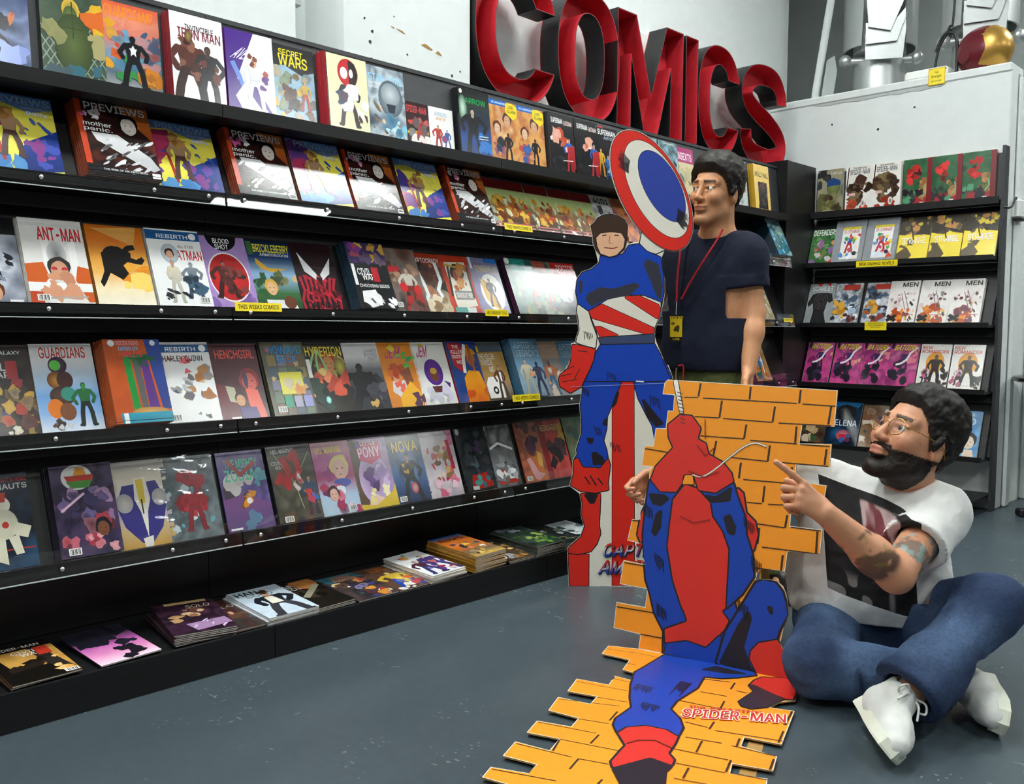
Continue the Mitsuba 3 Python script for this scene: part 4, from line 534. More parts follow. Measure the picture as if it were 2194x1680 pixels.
(5,2.575,.172,.262,1,.006,'5a5a5c','grey chrome comic with red block title','m:5a5c5e 7a7c7e 3a3c3e 9a9c9e:2.6;'+''.join(f'n:{.28+.03*i},{.07+.05*i} {.92-.04*i},{.09+.05*i}:.06:a82c22;' for i in range(4))+'b:.3:.3:.95:.65:14:8a8c8e c0c2c4 3a3c3e 6a6c6e:.11:1.4;n:.2,.62 .5,.7 .95,.58:.03:d8dadc;b:.3:.68:.9:.95:16:a8aaac 4a4c4e d8dadc 6a6c6e:.08;o:.12:.06:.06:.05:c8c8c4'),
(5,2.775,.165,.262,1,.006,'8a4a38','orange-brown comic with a violet-haired figure','m:a85a40 b8684a 8a4a3a c87a50:3;b:.1:.03:.95:.15:7:3a2a2a b8483a 5a3a34:.08;h:.45:.45:.17:7a4030:4a2a58;b:.3:.25:.7:.45:6:4a2a5a 5a3048 3a2030:.1;p:.25,.6 .6,.58 .75,.75 .8,1 .3,1:c8703a;p:.2,.62 .35,.6 .55,.85 .75,.9 .5,1 .35,.95:d8a0a0;p:.62,.5 .8,.55 .75,.78 .6,.75:d8a850;k:.05:.9'),
(5,2.92,.165,.262,1,.006,'8a1c1c','red comic with cream title and a black fist','m:b83a34 c84a40 a83030:3;p:.0,.0 .25,.0 .2,1 0,1:8a1a1e;t:REINCARNATE:.1:.08:.9:.19:d8b87a;b:.6:.05:.98:.5:7:b8902e 8a7a2a c8a040:.09;b:.3:.42:.8:.62:9:2a1c20 1a1216 4a3038:.11;p:.15,.78 .35,.6 .5,.72 .3,.85:1c1418'),
(5,3.08,.165,.262,2,.006,'2a3028','dark green comic beside the cardboard leg','m:3a5a48 4a6a50 6a6a48 2a3a30:3;b:.1:.2:.9:.9:14:5a7a58 3a5040 7a6a48 2a4a48:.12'),
]
for a in LEFT:
    k, x, w, h, n, t, sp, lb, d = a[:9]; big = k == 2 and w > .2
    h = min(h, .248) if k == 2 else h
    where = [None, L1, L2, L3, L4, L5][k]
    stack(frame_left, k, x, w, h, n, t, d, sp, lb, where, a[9] if len(a) > 9 else False, 'magazine' if big else 'comic_book', 'magazine' if big else 'comic book', ('magazines ' if big else 'comics ')+where)
# flat in the base tray: (x and y of the front left corner, turn in degrees, w, h, copies, spine, label, print)
HS = lambda bg, a, b: f'm:{bg}:3;t:HAN:.08:.06:.5:.2:{a};t:SOLO:.2:.21:.72:.29:{a}:0:1;{b}'
TRAY = [
(.715,2.415,-3,.17,.26,2,'3a2a1e','black and tan comic with a red numeral','m:b07a3a c8984a 8a5a2a:3;r:0:0:1:.16:14110e;t:SPIDER-MAN:.1:.05:.85:.12:d8d0c4;p:.0,.2 .12,.16 .25,1 0,1:14110e;p:.62,.16 .8,.16 1,1 .72,1:2a2420;b:.15:.5:.65:.75:8:1a1512 241c16:.1;p:.1,.72 .7,.66 .8,1 .1,1:14110e;t:CIVIL:.36:.2:.74:.28:e0d8cc;t:WAR:.46:.28:.78:.36:e0d8cc;r:.7:.17:.9:.4:c83a2a;b:.75:.5:.95:.98:5:e0b878 d8a050:.08;k:.78:.9'),
(.93,2.415,-2,.17,.26,1,'2a2430','comic with a dark tree over a pink sky','v:2a2434 2a2436 b05aa0 d888b8 f0d0e0;b:.0:.0:.9:.55:24:1a1a24 24222e 1e1c28:.13;b:.5:.6:.75:.95:9:18161e 1e1a24:.09;n:.75,.7 .72,1:.05:18161e'),
(1.14,2.425,9,.18,.26,7,'3a2830','dark plum stack of comics lying askew','m:2a1a28 3a2234 1e141e 4a2a3a:3;b:.2:.25:.7:.6:9:b08a60 8a6048 d0b088 5a3a34:.08;t:SOLO:.5:.14:.9:.24:c8b89a:0:1;p:.3,.72 .95,.66 1,.85 .4,.95:9a7aa0;b:.4:.68:.98:.9:9:a888b0 5a4a68 c8b0d0:.06:.3;r:.2:.0:.9:.08:c8a878'),
(1.295,2.415,-1,.17,.26,2,'5a3a38','maroon comic with pale lettering and a brown-jacketed figure',HS('3a2424 4a2c2a 2a2a2c','c8c0b4','f:.5:.4:.6:5a4030:3a3430:d8a080:1.3;b:.6:.3:.98:.95:9:2a4a48 1e3a3a 5a2a28:.09')),
(1.425,2.405,-2,.178,.262,5,'c8ccd0','pale blue comic with dark lettering and a vested figure',HS('b8c8d8 c4d2de a8bccc','1e2226','f:.55:.2:.8:20242a:3a3a40:c89878:1.5;p:.45,.36 .62,.36 .66,.6 .42,.6:e0dccc;b:.44:.14:.6:.22:4:3a2a20 4a3828:.06')),
(1.585,2.41,-1,.168,.26,3,'3a3630','black comic with an orange planet and pale lettering',HS('161412 1e1a16 121010','d8d4cc','o:.72:.12:.28:.22:c88a4a a8683a;b:.2:.35:.9:.6:9:14110f 3a3228 201a16:.12;n:.3,.4 .9,.75:.07:8a8470')),
(1.765,2.41,-2,.17,.26,1,'2a3a48','dark comic with an orange title and a jumble of fighters','m:2a3440 4a3a38 1e2228 5a6a70:3;p:.0,.0 .9,.0 1,.2 .1,.25:3a6a78;t:STREET:.3:.05:.8:.14:d8702a;t:FIGHTER:.28:.15:.82:.25:d8702a;b:.2:.3:.98:.95:22:c88a3a 3a3a7a a83a2a d8b878 e8e0d0 2a2a3a:.09'),
(1.93,2.41,-1,.168,.26,1,'3a2a24','brown comic with a yellow-haired figure in blue and red','m:4a342c 5a4034 3a2822:3;t:STREET:.25:.06:.7:.13:c8702a;t:FIGHTER:.25:.14:.72:.22:c8702a;f:.5:.28:.65:c8a83a:2a4aa0:e0c070:1.5;b:.3:.5:.8:.9:9:2a4aa0 b83a2a d8c050:.09;b:.1:.8:.5:.98:4:d8d4cc:.1'),
(2.075,2.405,-3,.17,.262,6,'d0ccc4','white comic with two violet-suited figures','m:d8dce0 e4e4e2:3;b:.2:.08:.5:.25:5:c83a28 4a7a48 e0a050:.07;f:.35:.35:.6:4a2a38:3a3a70:d8a080:1.2;f:.72:.2:.75:4a3a78:3a3068:d8b090:1.2;b:.3:.5:.9:.9:9:a83038 3a3a80 d8c8c8:.07'),
(2.285,2.405,-3,.168,.26,13,'a87a2a','tall stack of orange comics with a blue top edge','v:2a5a9a d8762a c86a2a a8602a 6a5a4a c8a050;t:WILDCATS:.1:.1:.85:.22:3a1c18;r:0:0:1:.06:2a5a9a;b:.2:.35:.95:.95:22:d8b040 3a3a5a c85a2a e8dcc8 2a2a34 8a6a3a:.08'),
(2.47,2.41,-2,.168,.26,2,'3a2e24','brown comic with a golden star burst','m:3a2e24 4a3a2c 2a2018:3;b:.5:.1:.9:.35:9:f0d890 e8b848 fff0c0:.07:.3;b:.2:.35:.95:.9:16:a8783a c89a58 6a4a2a e0c890:.09;b:.1:.75:.5:.95:5:c8ccd0 8a8a90:.08'),
(2.62,2.41,-1,.168,.26,9,'3a4240','tall stack of dark comics with green foliage shapes','m:1e2a24 2a3a2e 3a4440:3;b:.1:.3:.95:.95:26:3a6a2a 5a8a34 1a241e 8aa050 2a3a34:.08;b:.1:.05:.9:.25:7:8a9098 5a6068:.08'),
(2.785,2.41,-2,.168,.26,5,'22262a','dark comic of tangled black and olive shapes','m:161a1c 22282a 2a2e26:3;b:.1:.1:.95:.95:26:2a3228 4a5040 121416 6a6a48 8a8e90:.07'),
(2.94,2.415,0,.168,.26,4,'b8bcc0','pale grey comic by the cardboard boot','m:b8c0c8 d0d4d8 8a98a0:3;b:.1:.2:.9:.9:14:5a6a70 e0e4e8 3a4a48:.1'),
]
for x, y, rt, w, h, n, sp, lb, d in TRAY:
    r = random.Random(int(x*1000)); t = .005; th = math.radians(4.0)
    for i in range(n):
        a = math.radians(-rt+(r.random()-.5)*(8 if n > 5 and rt == 9 else 4)); 
        ev0 = np.array([0, math.cos(th), math.sin(th)]); en = np.array([0, -math.sin(th), math.cos(th)]); ex0 = np.array([1.0, 0, 0])
        a += .24; ex, ev = math.cos(a)*ex0+math.sin(a)*ev0, math.cos(a)*ev0-math.sin(a)*ex0
        ex = ex0*math.cos(a-.24)+ev0*math.sin(a-.24); ev = np.cross(en, ex)
        y_ = y+.012; zb = .0885+(.010/.46)*(y_-2.40)
        o = np.array([x+(r.random()-.5)*.008, y_+r.random()*.004, zb+.003])+en*t*i
        comic('comic_book', M4(o, ex, ev, en), w, h, t-.0006, d if i == n-1 else None, sp, f'{lb}, base tray' if i == n-1 else ' '.join(f'{NTH[n-1-i]} copy under the {lb}'.split()[:16]), 'comic book', 'comics lying in the base tray')
# ------------------------------------------------------------------ the rack on the corner wall and its books
_keep = dict(ROWS); ROWS.update({k: (d, z, t) for k, (d, z, t) in ROWS_R.items()})
rr_ = rack_unit(0.001, 1.082, turned, 'black comic rack unit on the corner wall, behind the seated man')
ROWS.update(_keep)
obj('end_panel', bx(5.425, 5.497, 1.60, 1.616, 0, 2.0), 'mat_rack_lit_grey', rr_)
R1, R2, R3, R4, R5 = [f'on the corner rack\'s {ORD[k]} shelf' for k in range(1, 6)]
RIGHT = [
(1,2.685,.165,.262,1,.014,'1e3a58','dark comic with a green masked head in a blue band','m:8a846a 9a947a 5a5a4a:3;b:.0:.0:.4:.6:7:2a2a2e 1e2024 3a3a3a:.11;p:.1,.55 .6,.6 .5,.9 .0,1 0,.7:5a5a38;o:.62:.42:.26:.2:7a8450 5a6438;p:.36,.28 .6,.2 .88,.28 .9,.38 .36,.4:24447a;b:.2:.6:.9:.98:9:6a6a3a 3a2a1e 8a8458:.12;t:TURTLES:.5:.08:.95:.13:dcdcd8'),
(1,2.50,.168,.262,2,.012,'d8d6ce','white comic with an oval of dark brown shapes, left of two',SPW),
(1,2.335,.168,.262,2,.012,'d8d6ce','white comic with an oval of dark brown shapes, right of two',SPW+';n:0,0 .01,0:.001:e4e2da'),
(1,2.158,.162,.262,1,.016,'6a1c22','green comic with red shapes and a dark red edge, left of three',RG),
(1,2.0,.168,.262,1,.016,'6a1c22','green comic with red shapes and a dark red edge, middle of three',RG+';n:0,0 .01,0:.001:1f4a30'),
(1,1.828,.172,.262,1,.016,'6a1c22','green comic with red shapes and a dark red edge, right of three',RG+';n:0,0 .02,0:.001:1f4a30'),
(2,2.698,.165,.26,1,.012,'1e2a1e','green comic with white slanted title and a red figure','m:1e3a20 2a5a2a 3a6a38 1a2418:3;r:0:0:1:.12:141a16;t:DEFENDERS:.06:.13:.95:.28:e8e8e4;b:.05:.3:.95:.95:26:3a7a3a c87a3a 5a8a4a a82a3a 2a4a28 8a5a9a c0c0b8:.09'),
(2,2.545,.188,.27,1,.02,'a8acb0','silver-framed comic with a yellow-topped picture, left of two',DRS),
(2,2.35,.188,.27,1,.02,'a8acb0','silver-framed comic with a yellow-topped picture, right of two',DRS+';n:0,0 .01,0:.001:8a8e94'),
(2,2.155,.175,.262,1,.014,'c8b030','yellow and dark brown comic, left of three',YST),
(2,1.975,.172,.262,1,.014,'c8b030','yellow and dark brown comic, middle of three',YST+';n:0,0 .01,0:.001:ecd23a'),
(2,1.797,.175,.262,1,.014,'c8b030','yellow and dark brown comic, right of three',YST+';n:0,0 .02,0:.001:ecd23a'),
(3,2.698,.168,.262,2,.01,'8a8c90','grey comic with a black target torso and pale title','m:8a8e92 9a9ea2:4;p:.15,.28 .3,.24 .7,.24 .9,.26 .98,.45 .85,.5 .78,.45 .72,.75 .85,1 .25,1 .3,.7 .22,.5 .08,.6 .02,.5:1e1e20;'+''.join(f'n:'+' '.join(f'{.52+r_*.3*math.cos(q*.52):.2f},{.55+r_*.24*math.sin(q*.52):.2f}' for q in range(13))+':.006:5a4a4a;' for r_ in (.35, .6, .85))+'t:SCARLET:.1:.06:.92:.19:d8d8d8;p:.25,.0 .5,.0 .4,.08:a82a2a;p:.6,.0 .8,.0 .8,.08:a82a2a'),
(3,2.53,.168,.262,1,.014,'2a3038','blue-grey comic of a snowy fight with a red title, left of two',TREBLE),
(3,2.338,.165,.262,1,.014,'2a3038','blue-grey comic of a snowy fight with a red title, right of two',TREBLE+';n:0,0 .01,0:.001:9aa4b0'),
(3,2.19,.168,.262,2,.012,'c8c0bc','pale comic with a black cross letter and orange shapes, left of three',XM),
(3,2.015,.168,.262,2,.012,'c8c0bc','pale comic with a black cross letter and orange shapes, middle of three',XM+';n:0,0 .01,0:.001:dcd6d2'),
(3,1.845,.17,.262,2,.012,'c8c0bc','pale comic with a black cross letter and orange shapes, right of three',XM+';n:0,0 .02,0:.001:dcd6d2'),
(4,2.692,.168,.262,1,.012,'5a1c40','magenta comic with yellow lettering, first of four',BG),
(4,2.512,.168,.262,1,.012,'5a1c40','magenta comic with yellow lettering, second of four',BG+';n:0,0 .01,0:.001:b0387a'),
(4,2.342,.168,.262,1,.012,'5a1c40','magenta comic with yellow lettering, third of four',BG+';n:0,0 .02,0:.001:b0387a'),
(4,2.178,.17,.262,1,.012,'5a1c40','magenta comic with yellow lettering, fourth of four',BG+';n:0,0 .03,0:.001:b0387a'),
(4,2.0,.168,.262,1,.012,'c8c4bc','white comic with an orange disc and dark figures, left of two',NR),
(4,1.824,.168,.262,1,.012,'c8c4bc','white comic with an orange disc and dark figures, right of two',NR+';n:0,0 .01,0:.001:e2ddd6'),
(5,2.685,.168,.262,1,.012,'3a2a20','brown comic with pale shapes by the orange board','m:5a4430 3a2a20 7a5a40:3;b:.1:.2:.9:.95:16:c8a878 3a5a38 e0ccb0 6a3a28 2a1c16:.11'),
(5,2.53,.2,.27,1,.016,'14284a','black and blue comic with white capitals left of the seated man','m:0c1018 14304a 1a5a8a:2.6;o:.55:.25:.3:.2:0a0c10 101418;p:.0,.0 1,.0 .9,.12 .5,.06 .1,.14:1a6aa0;t:SELENA:.1:.42:.92:.56:dce4e8:0:1;o:.55:.78:.22:.13:d88a9a 8a3a4a;o:.55:.8:.14:.05:c82a38;b:.3:.7:.8:.9:4:3a5a9a 5a2a4a:.06'),
(5,2.32,.168,.262,1,.012,'4a3a30','brown comic mostly behind the seated man\'s glasses','m:6a4a34 8a6a4a 4a3426:3;b:.1:.1:.9:.9:14:c8a888 8a5a40 e0d0c0 3a2a24:.11'),
(5,2.145,.168,.262,1,.012,'20202c','dark comic behind the seated man\'s hair','m:20202c 2a2a38 181820:3;b:.1:.3:.9:.9:12:3a3a4a 5a5a68 24242e:.11'),
(5,1.985,.14,.262,1,.012,'1c1c26','black comic with pale scratches beside the pale blue one','m:14141c 1e1e28:3;b:.3:.5:.95:.95:12:8a8a98 3a3a48 c8c8d0 24242e:.06;n:.6,.9 .95,.92:.02:c8c8c8'),
(5,1.826,.172,.262,1,.014,'a8c0d0','pale blue comic with a grey-haired and a dark-haired face','m:5a9ac8 6aaad8 4a7ab0 a8d0e8:2.6;t:DOCTOR:.2:.05:.78:.14:c8dce8;t:WHO:.22:.16:.84:.3:d0e0ea;h:.3:.45:.18:e0b898:8a7a60;p:.02,.75 .2,.65 .5,.7 .5,1 .0,1:2a2430;h:.7:.68:.21:ecd8c0:2a1a1c;p:.6,.85 .85,.85 .9,1 .55,1:e8d0b8;t:FRAGMENTS:.3:.93:.6:.96:e0e0e0'),
]
for a in RIGHT:
    k, y, w, h, n, t, sp, lb, d = a[:9]; where = [None, R1, R2, R3, R4, R5][k]
    stack(frame_right, k, y, w, h, n, t, d, sp, lb, where, False, 'comic_book', 'comic book', 'comics '+where)
# yellow shelf labels: print on small cards
def card(o, ex, ev, w, h, lines, label, frame=False, bg='f2d92a'):
    en = np.cross(ex, ev); P = Print(w, h, 1); P.poly([(0, 0), (1, 0), (1, 1), (0, 1)], srgb(bg)); 
    if frame: 
        for q in ([(0, 0), (1, 0), (1, .05), (0, .05)], [(0, .95), (1, .95), (1, 1), (0, 1)], [(0, 0), (.04, 0), (.04, 1), (0, 1)], [(.96, 0), (1, 0), (1, 1), (.96, 1)]): P.poly(q, srgb('c8a818'))
    for t, x0, y0, x1, y1 in lines: P.text(t, x0, y0, x1, y1, srgb('20200c'))
    v, f, c = P.done(); b = bx(0, w, 0, h, -.0012, -.00004); bv = np.asarray(b.vertices)
    V = np.vstack([v, bv]); F = np.vstack([f, np.asarray(b.faces)+len(v)]); Cc = np.vstack([c, np.tile(srgb(bg), (len(bv), 1))])
    M = M4(o, ex, ev, en); V = V@M[:3, :3].T+M[:3, 3]
    return obj('shelf_label', (V, F), 'mat_cover', color=Cc, label=label, cat='label', group='yellow paper labels')
def guard_card(k, x, w, h, lines, label, up=.006):
    y, z, tl = ROWS[k]; s, c = math.sin(math.radians(tl*.45)), math.cos(math.radians(tl*.45))
    card(np.array([x, y-.0085+up*s, z-.012+up*c+.02]), np.array([1.0, 0, 0]), np.array([0, s, c]), w, h, lines, label)
guard_card(2, 2.655, .165, .026, [('THIS WEEKS COMICS', .06, .25, .94, .75)], 'yellow label with black capitals on the second shelf, by the bagged comics')
guard_card(3, 1.438, .165, .028, [('THIS WEEKS COMICS', .06, .25, .94, .75)], 'yellow label with black capitals below the lilac comic on the third shelf')
guard_card(3, 2.52, .13, .026, [('ABC ORDER BY TITLE', .06, .25, .94, .75)], 'small yellow label below the grey-violet comic on the third shelf')
guard_card(4, 2.655, .165, .028, [('THIS WEEKS COMICS', .06, .25, .94, .75)], 'yellow label with black capitals below the serif-titled blue comic on the fourth shelf', .008)
guard_card(3, 4.945, .11, .022, [('ABC ORDER BY TITLE', .06, .25, .94, .75)], 'small yellow label at the corner end of the third shelf')
eR, eU = np.array([0, -1.0, 0]), np.array([0, 0, 1.0])
card(np.array([5.338, 2.368, 1.372]), eR, eU, .245, .036, [('NEW GRAPHIC NOVELS', .08, .25, .92, .78)], 'wide yellow label with black capitals under the silver-framed comics')
card(np.array([5.306, 2.290, 1.000]), eR, eU, .128, .05, [('GRAPHIC NOVELS', .16, .1, .84, .28), ('TRADE PAPERBACKS', .12, .34, .88, .5), ('ABC ORDER', .3, .58, .7, .72)], 'yellow card with three small lines on the corner rack\'s third shelf')
card(np.array([5.4905, 2.045, 2.40]), eR, eU, .092, .094, [('High', .38, .2, .62, .34), ('Hunger', .2, .42, .8, .6), ('Not for sale', .2, .72, .8, .82)], 'square yellow note taped to the top of the low white wall', True)
# ------------------------------------------------------------------ the red channel letters: open boxes, red inside, black outside
def sup(cx, cz, rx, rz, n=2.35, k=72):
    a = np.arange(k)*2*math.pi/k; c, s = np.cos(a), np.sin(a)
    return Polygon(np.column_stack([cx+rx*np.sign(c)*np.abs(c)**(2/n), cz+rz*np.sign(s)*np.abs(s)**(2/n)]))
def letter_C(x0, x1, z0, z1, st, tb):
    cx, cz, rx, rz = (x0+x1)/2, (z0+z1)/2, (x1-x0)/2, (z1-z0)/2
    g = sup(cx, cz, rx, rz).difference(sup(cx, cz, rx-st, rz-tb))
    return g.difference(sbox(cx, cz-rz*.44, x1+.1, cz+rz*.42))
def letter_O(x0, x1, z0, z1, st, tb): return sup((x0+x1)/2, (z0+z1)/2, (x1-x0)/2, (z1-z0)/2).difference(sup((x0+x1)/2, (z0+z1)/2, (x1-x0)/2-st, (z1-z0)/2-tb))
ZB, ZT = 1.990, 2.567
M_ = Polygon([(3.628+a*.567, ZB+b*(ZT-ZB)) for a, b in [(0, 0), (0, 1), (.27, 1), (.5, .36), (.73, 1), (1, 1), (1, 0), (.80, 0), (.80, .62), (.60, 0), (.40, 0), (.20, .62), (.20, 0)]])
S_path = spline([(.478, .395), (.468, .455), (.40, .525), (.28, .54), (.15, .515), (.072, .44), (.09, .365), (.18, .315), (.33, .262), (.44, .205), (.482, .15), (.455, .09), (.36, .058), (.26, .055), (.14, .072), (.075, .125), (.062, .195)], 6)
S_ = LineString([(4.79+a, 1.982+b) for a, b in S_path]).buffer(.061, cap_style=2, quad_segs=4)
LET = [('C', letter_C(2.672, 3.185, 1.984, 2.585, .120, .105), 'big red open letter C, first of the wall sign'), ('O', letter_O(3.19, 3.645, 1.984, 2.585, .120, .105), 'big red open letter O of the wall sign'),
       ('M', M_, 'big red open letter M in the middle of the wall sign'), ('I', sbox(4.222, ZB, 4.338, ZT), 'tall red open letter I of the wall sign'),
       ('C', letter_C(4.345, 4.785, 1.984, 2.585, .116, .105), 'red open letter C between the I and the S of the wall sign'), ('S', S_, 'red open letter S at the corner end of the wall sign')]
YF, DP = 2.84, .11
def xz(m, y): return basis(m, [0, y, 0], [1, 0, 0], [0, 0, 1], [0, -1, 0])     # extrusion towards the viewer (-y)
for ch, g, lb in LET:
    t = thing('sign_letter', lb, 'sign letter', 'letters of the wall sign')
    i1, i2 = g.buffer(-.0022, join_style=2), g.buffer(-.0044, join_style=2)
    obj('back_panel', xz(extr(g, .004), YF+DP+.004), 'mat_red', t)
    obj('rim', xz(extr(g.difference(i1), DP), YF+DP), 'mat_black', t, label='black outer wall of the letter')
    obj('lining', xz(extr(i1.difference(i2), DP-.0005), YF+DP), 'mat_red', t)
    if ch in 'CS':
        bxp = (2.97, 2.035) if lb.endswith('first of the wall sign') else (5.02, 2.03) if ch == 'S' else None
        if bxp: obj('bolt', moved(basis(lathe([(0, 0), (.011, 0), (.010, .002), (0, .003)], 14), [0, 0, 0], [1, 0, 0], [0, 0, 1], [0, -1, 0]), [bxp[0], YF+DP-.0005, bxp[1]]), 'mat_white', t)
for rk, (x0, x1, _) in zip(racks, RU):
    obj('top_board', bx(x0+.0012, x1-.0012, 2.762, 2.855, 1.966, 1.980), 'mat_rack_lit_grey', rk)
# ------------------------------------------------------------------ cardboard cut-outs
def mmp(s): return np.array([tuple(map(float, q.split(','))) for q in s.split()])/1000.0
class Board(Print):
    """print on a cut-out: coordinates in metres in the board's plane"""
    def __init__(s, outline):
        super().__init__(1.0, 1.0, 5); s.P = Polygon(outline).buffer(0); s.z = 0.0
        if s.P.geom_type != 'Polygon': s.P = max(s.P.geoms, key=lambda g: g.area)
    def put(s, g, c):
        g = g.intersection(s.P)
        for q in getattr(g, 'geoms', [g]):
            if q.geom_type == 'Polygon' and q.area > 1e-7:
                v, f = trimesh.creation.triangulate_polygon(q, engine='earcut'); s.add(v, f, srgb(c)); s.z -= 0.00004
        s.z += 0.00004
    def zone(s, pts, c, ink=0.0035, inkc='17131a', smooth=True):
        g = pts if hasattr(pts, 'geom_type') else Polygon(pts).buffer(0)
        if smooth: g = g.buffer(.006).buffer(-.012).buffer(.006)
        if g.is_empty: return
        if ink:
            g2 = g.buffer(ink*.5); s.put(g2, inkc); s.put(g.buffer(-ink*.5), c)
        else: s.put(g, c)
    def line(s, pts, w, c): s.put(LineString(pts).buffer(w/2, cap_style=2), c)
    def words(s, t, p0, p1, p2, c, slant=0):   # lower left, lower right, upper left corner
        v, f, _ = flat_text(t); p0, p1, p2 = map(np.array, (p0, p1, p2)); s.add(p0+v[:, :1]*(p1-p0)+v[:, 1:]*(p2-p0)+slant*v[:, 1:]*(p1-p0), f, c if not isinstance(c, str) else srgb(c)); return v
    def build(s, t, o, eu, ev, thick, facing):
        """facing: unit normal of the printed side"""
        en = np.cross(eu, ev); sg = 1.0 if en@facing > 0 else -1.0; en = en*sg
        v, f, c = s.done(); n = len(v)
        W = o+v[:, :1]*eu+v[:, 1:2]*ev+(v[:, 2:]+.0001)*en
        if sg < 0: f = f[:, ::-1]
        obj('printed_face', (W, f), 'mat_board', t, color=c)
        obj('board', basis(extr(s.P, thick), o-en*thick, eu, ev, en), 'mat_kraft', t, label='raw brown cardboard behind the print')
        rim = s.P.difference(s.P.buffer(-.0022, join_style=2))
        obj('cut_edge', basis(extr(rim, .0009), o-en*.0007, eu, ev, en), 'mat_paper', t, label='pale worn cut edge')
CAPZ = {
 'body': '336,1328 348,1299 334,1266 338,1226 347,1181 349,1136 343,1090 337,1068 327,1028 313,993 313,965 320,942 337,902 355,862 373,828 382,794 367,855 382,815 395,740 393,694 390,653 371,590 349,532 344,497 363,439 355,380 329,363 325,263 329,4 207,1 96,-2 3,-4 0,25 -7,120 -7,144 2,155 42,191 56,232 44,273 46,320 37,361 -1,390 10,437 10,489 24,512 21,530 40,594 40,646 33,698 39,738 44,778 38,771 -4,746 -45,772 -51,801 -45,818 -17,841 -6,864 0,894 -1,935 14,940 19,963 27,986 24,1020 15,1066 21,1088 12,1134 17,1179 36,1207 70,1219 99,1242 96,1259 87,1292 78,1315 75,1349 66,1382 80,1393 91,1410 113,1422 142,1425 170,1419 193,1405 205,1383 203,1327 211,1310 234,1321 251,1316 261,1372 307,1350',
 'base': '75,120 70,553 196,802 233,802 320,578 329,-1 0,-4 -7,120',
 'redL': '-7,123 75,123 76,-4 0,-4',
 'redM': '156,698 196,802 240,802 253,0 165,-1',
 'legL': '44,778 35,864 195,865 196,802 168,727 140,658 138,611 127,565 139,530 145,496 143,455 27,454 10,489 24,512 21,530 40,594 40,646 33,698 39,738',
 'legR': '195,865 355,878 382,815 395,740 390,653 371,590 349,532 326,531 320,578 310,624 290,659 254,728 233,802',
 'shL': '173,756 193,791 174,710 140,658 138,617 118,629 151,692',
 'shK': '58,576 90,576 84,553 67,553',
 'shK2': '79,518 96,524 125,501 137,472 85,469',
 'shR': '242,802 277,728 324,670 359,630 325,618 290,659',
 'shM': '167,842 241,848 230,808 196,805',
 'cuff': '10,489 27,501 48,463 114,460 145,501 154,472 146,402 150,373 98,361 40,367 -1,390 10,437',
 'boot': '37,361 118,361 116,285 114,238 120,203 106,162 83,132 31,120 -7,126 -7,144 2,155 42,191 56,232 44,273 46,320',
 'bootsh': '49,358 109,361 93,320 75,320',
 'bootR': '349,532 326,531 323,380 355,380 363,439 344,497',
 'torso': '21,1088 12,1134 17,1179 36,1207 70,1219 99,1242 104,1270 189,1276 211,1310 251,1316 280,1288 334,1266 347,1181 349,1136 337,1068 271,1121 203,1121 134,1106 61,1060',
 'tsh': '60,1128 105,1151 157,1146 236,1169 259,1158 214,1118 134,1109 72,1077 49,1106',
 'tsh2': '280,1260 326,1237 342,1158 337,1096 317,1124 293,1181 269,1237',
 'tsh3': '25,1173 40,1179 35,1123 23,1105',
 'mid': '61,1060 134,1106 203,1121 271,1121 337,1096 337,1068 327,1028 313,993 313,973 99,958 90,992',
 'ms1': '61,1060 112,1089 313,999 313,973 285,972 75,1032',
 'ms2': '186,1118 254,1121 329,1087 337,1068 327,1028',
 'ms3': '84,1003 107,1004 193,964 108,958',
 'sleeve': '21,1087 58,1084 70,1032 96,964 91,918 45,929 14,940 19,963 27,986 24,1020 15,1066',
 'belt': '99,961 313,976 315,939 108,934',
 'trunk': '108,934 315,939 337,902 382,794 44,792 86,895',
 'glove': '-1,935 45,929 91,917 83,872 69,838 44,786 38,771 -4,746 -45,772 -51,801 -45,818 -17,841 -6,864',
 'head': '66,1382 80,1393 91,1410 113,1422 142,1425 170,1419 193,1405 205,1383 203,1327 194,1293 161,1267 104,1273 87,1292 78,1315 75,1349',
 'face': '86,1337 103,1354 142,1359 182,1355 197,1332 192,1299 166,1271 138,1264 104,1276 91,1304',
 'arm': '261,1372 307,1350 365,1311 353,1294 314,1276 280,1287 251,1316',
}
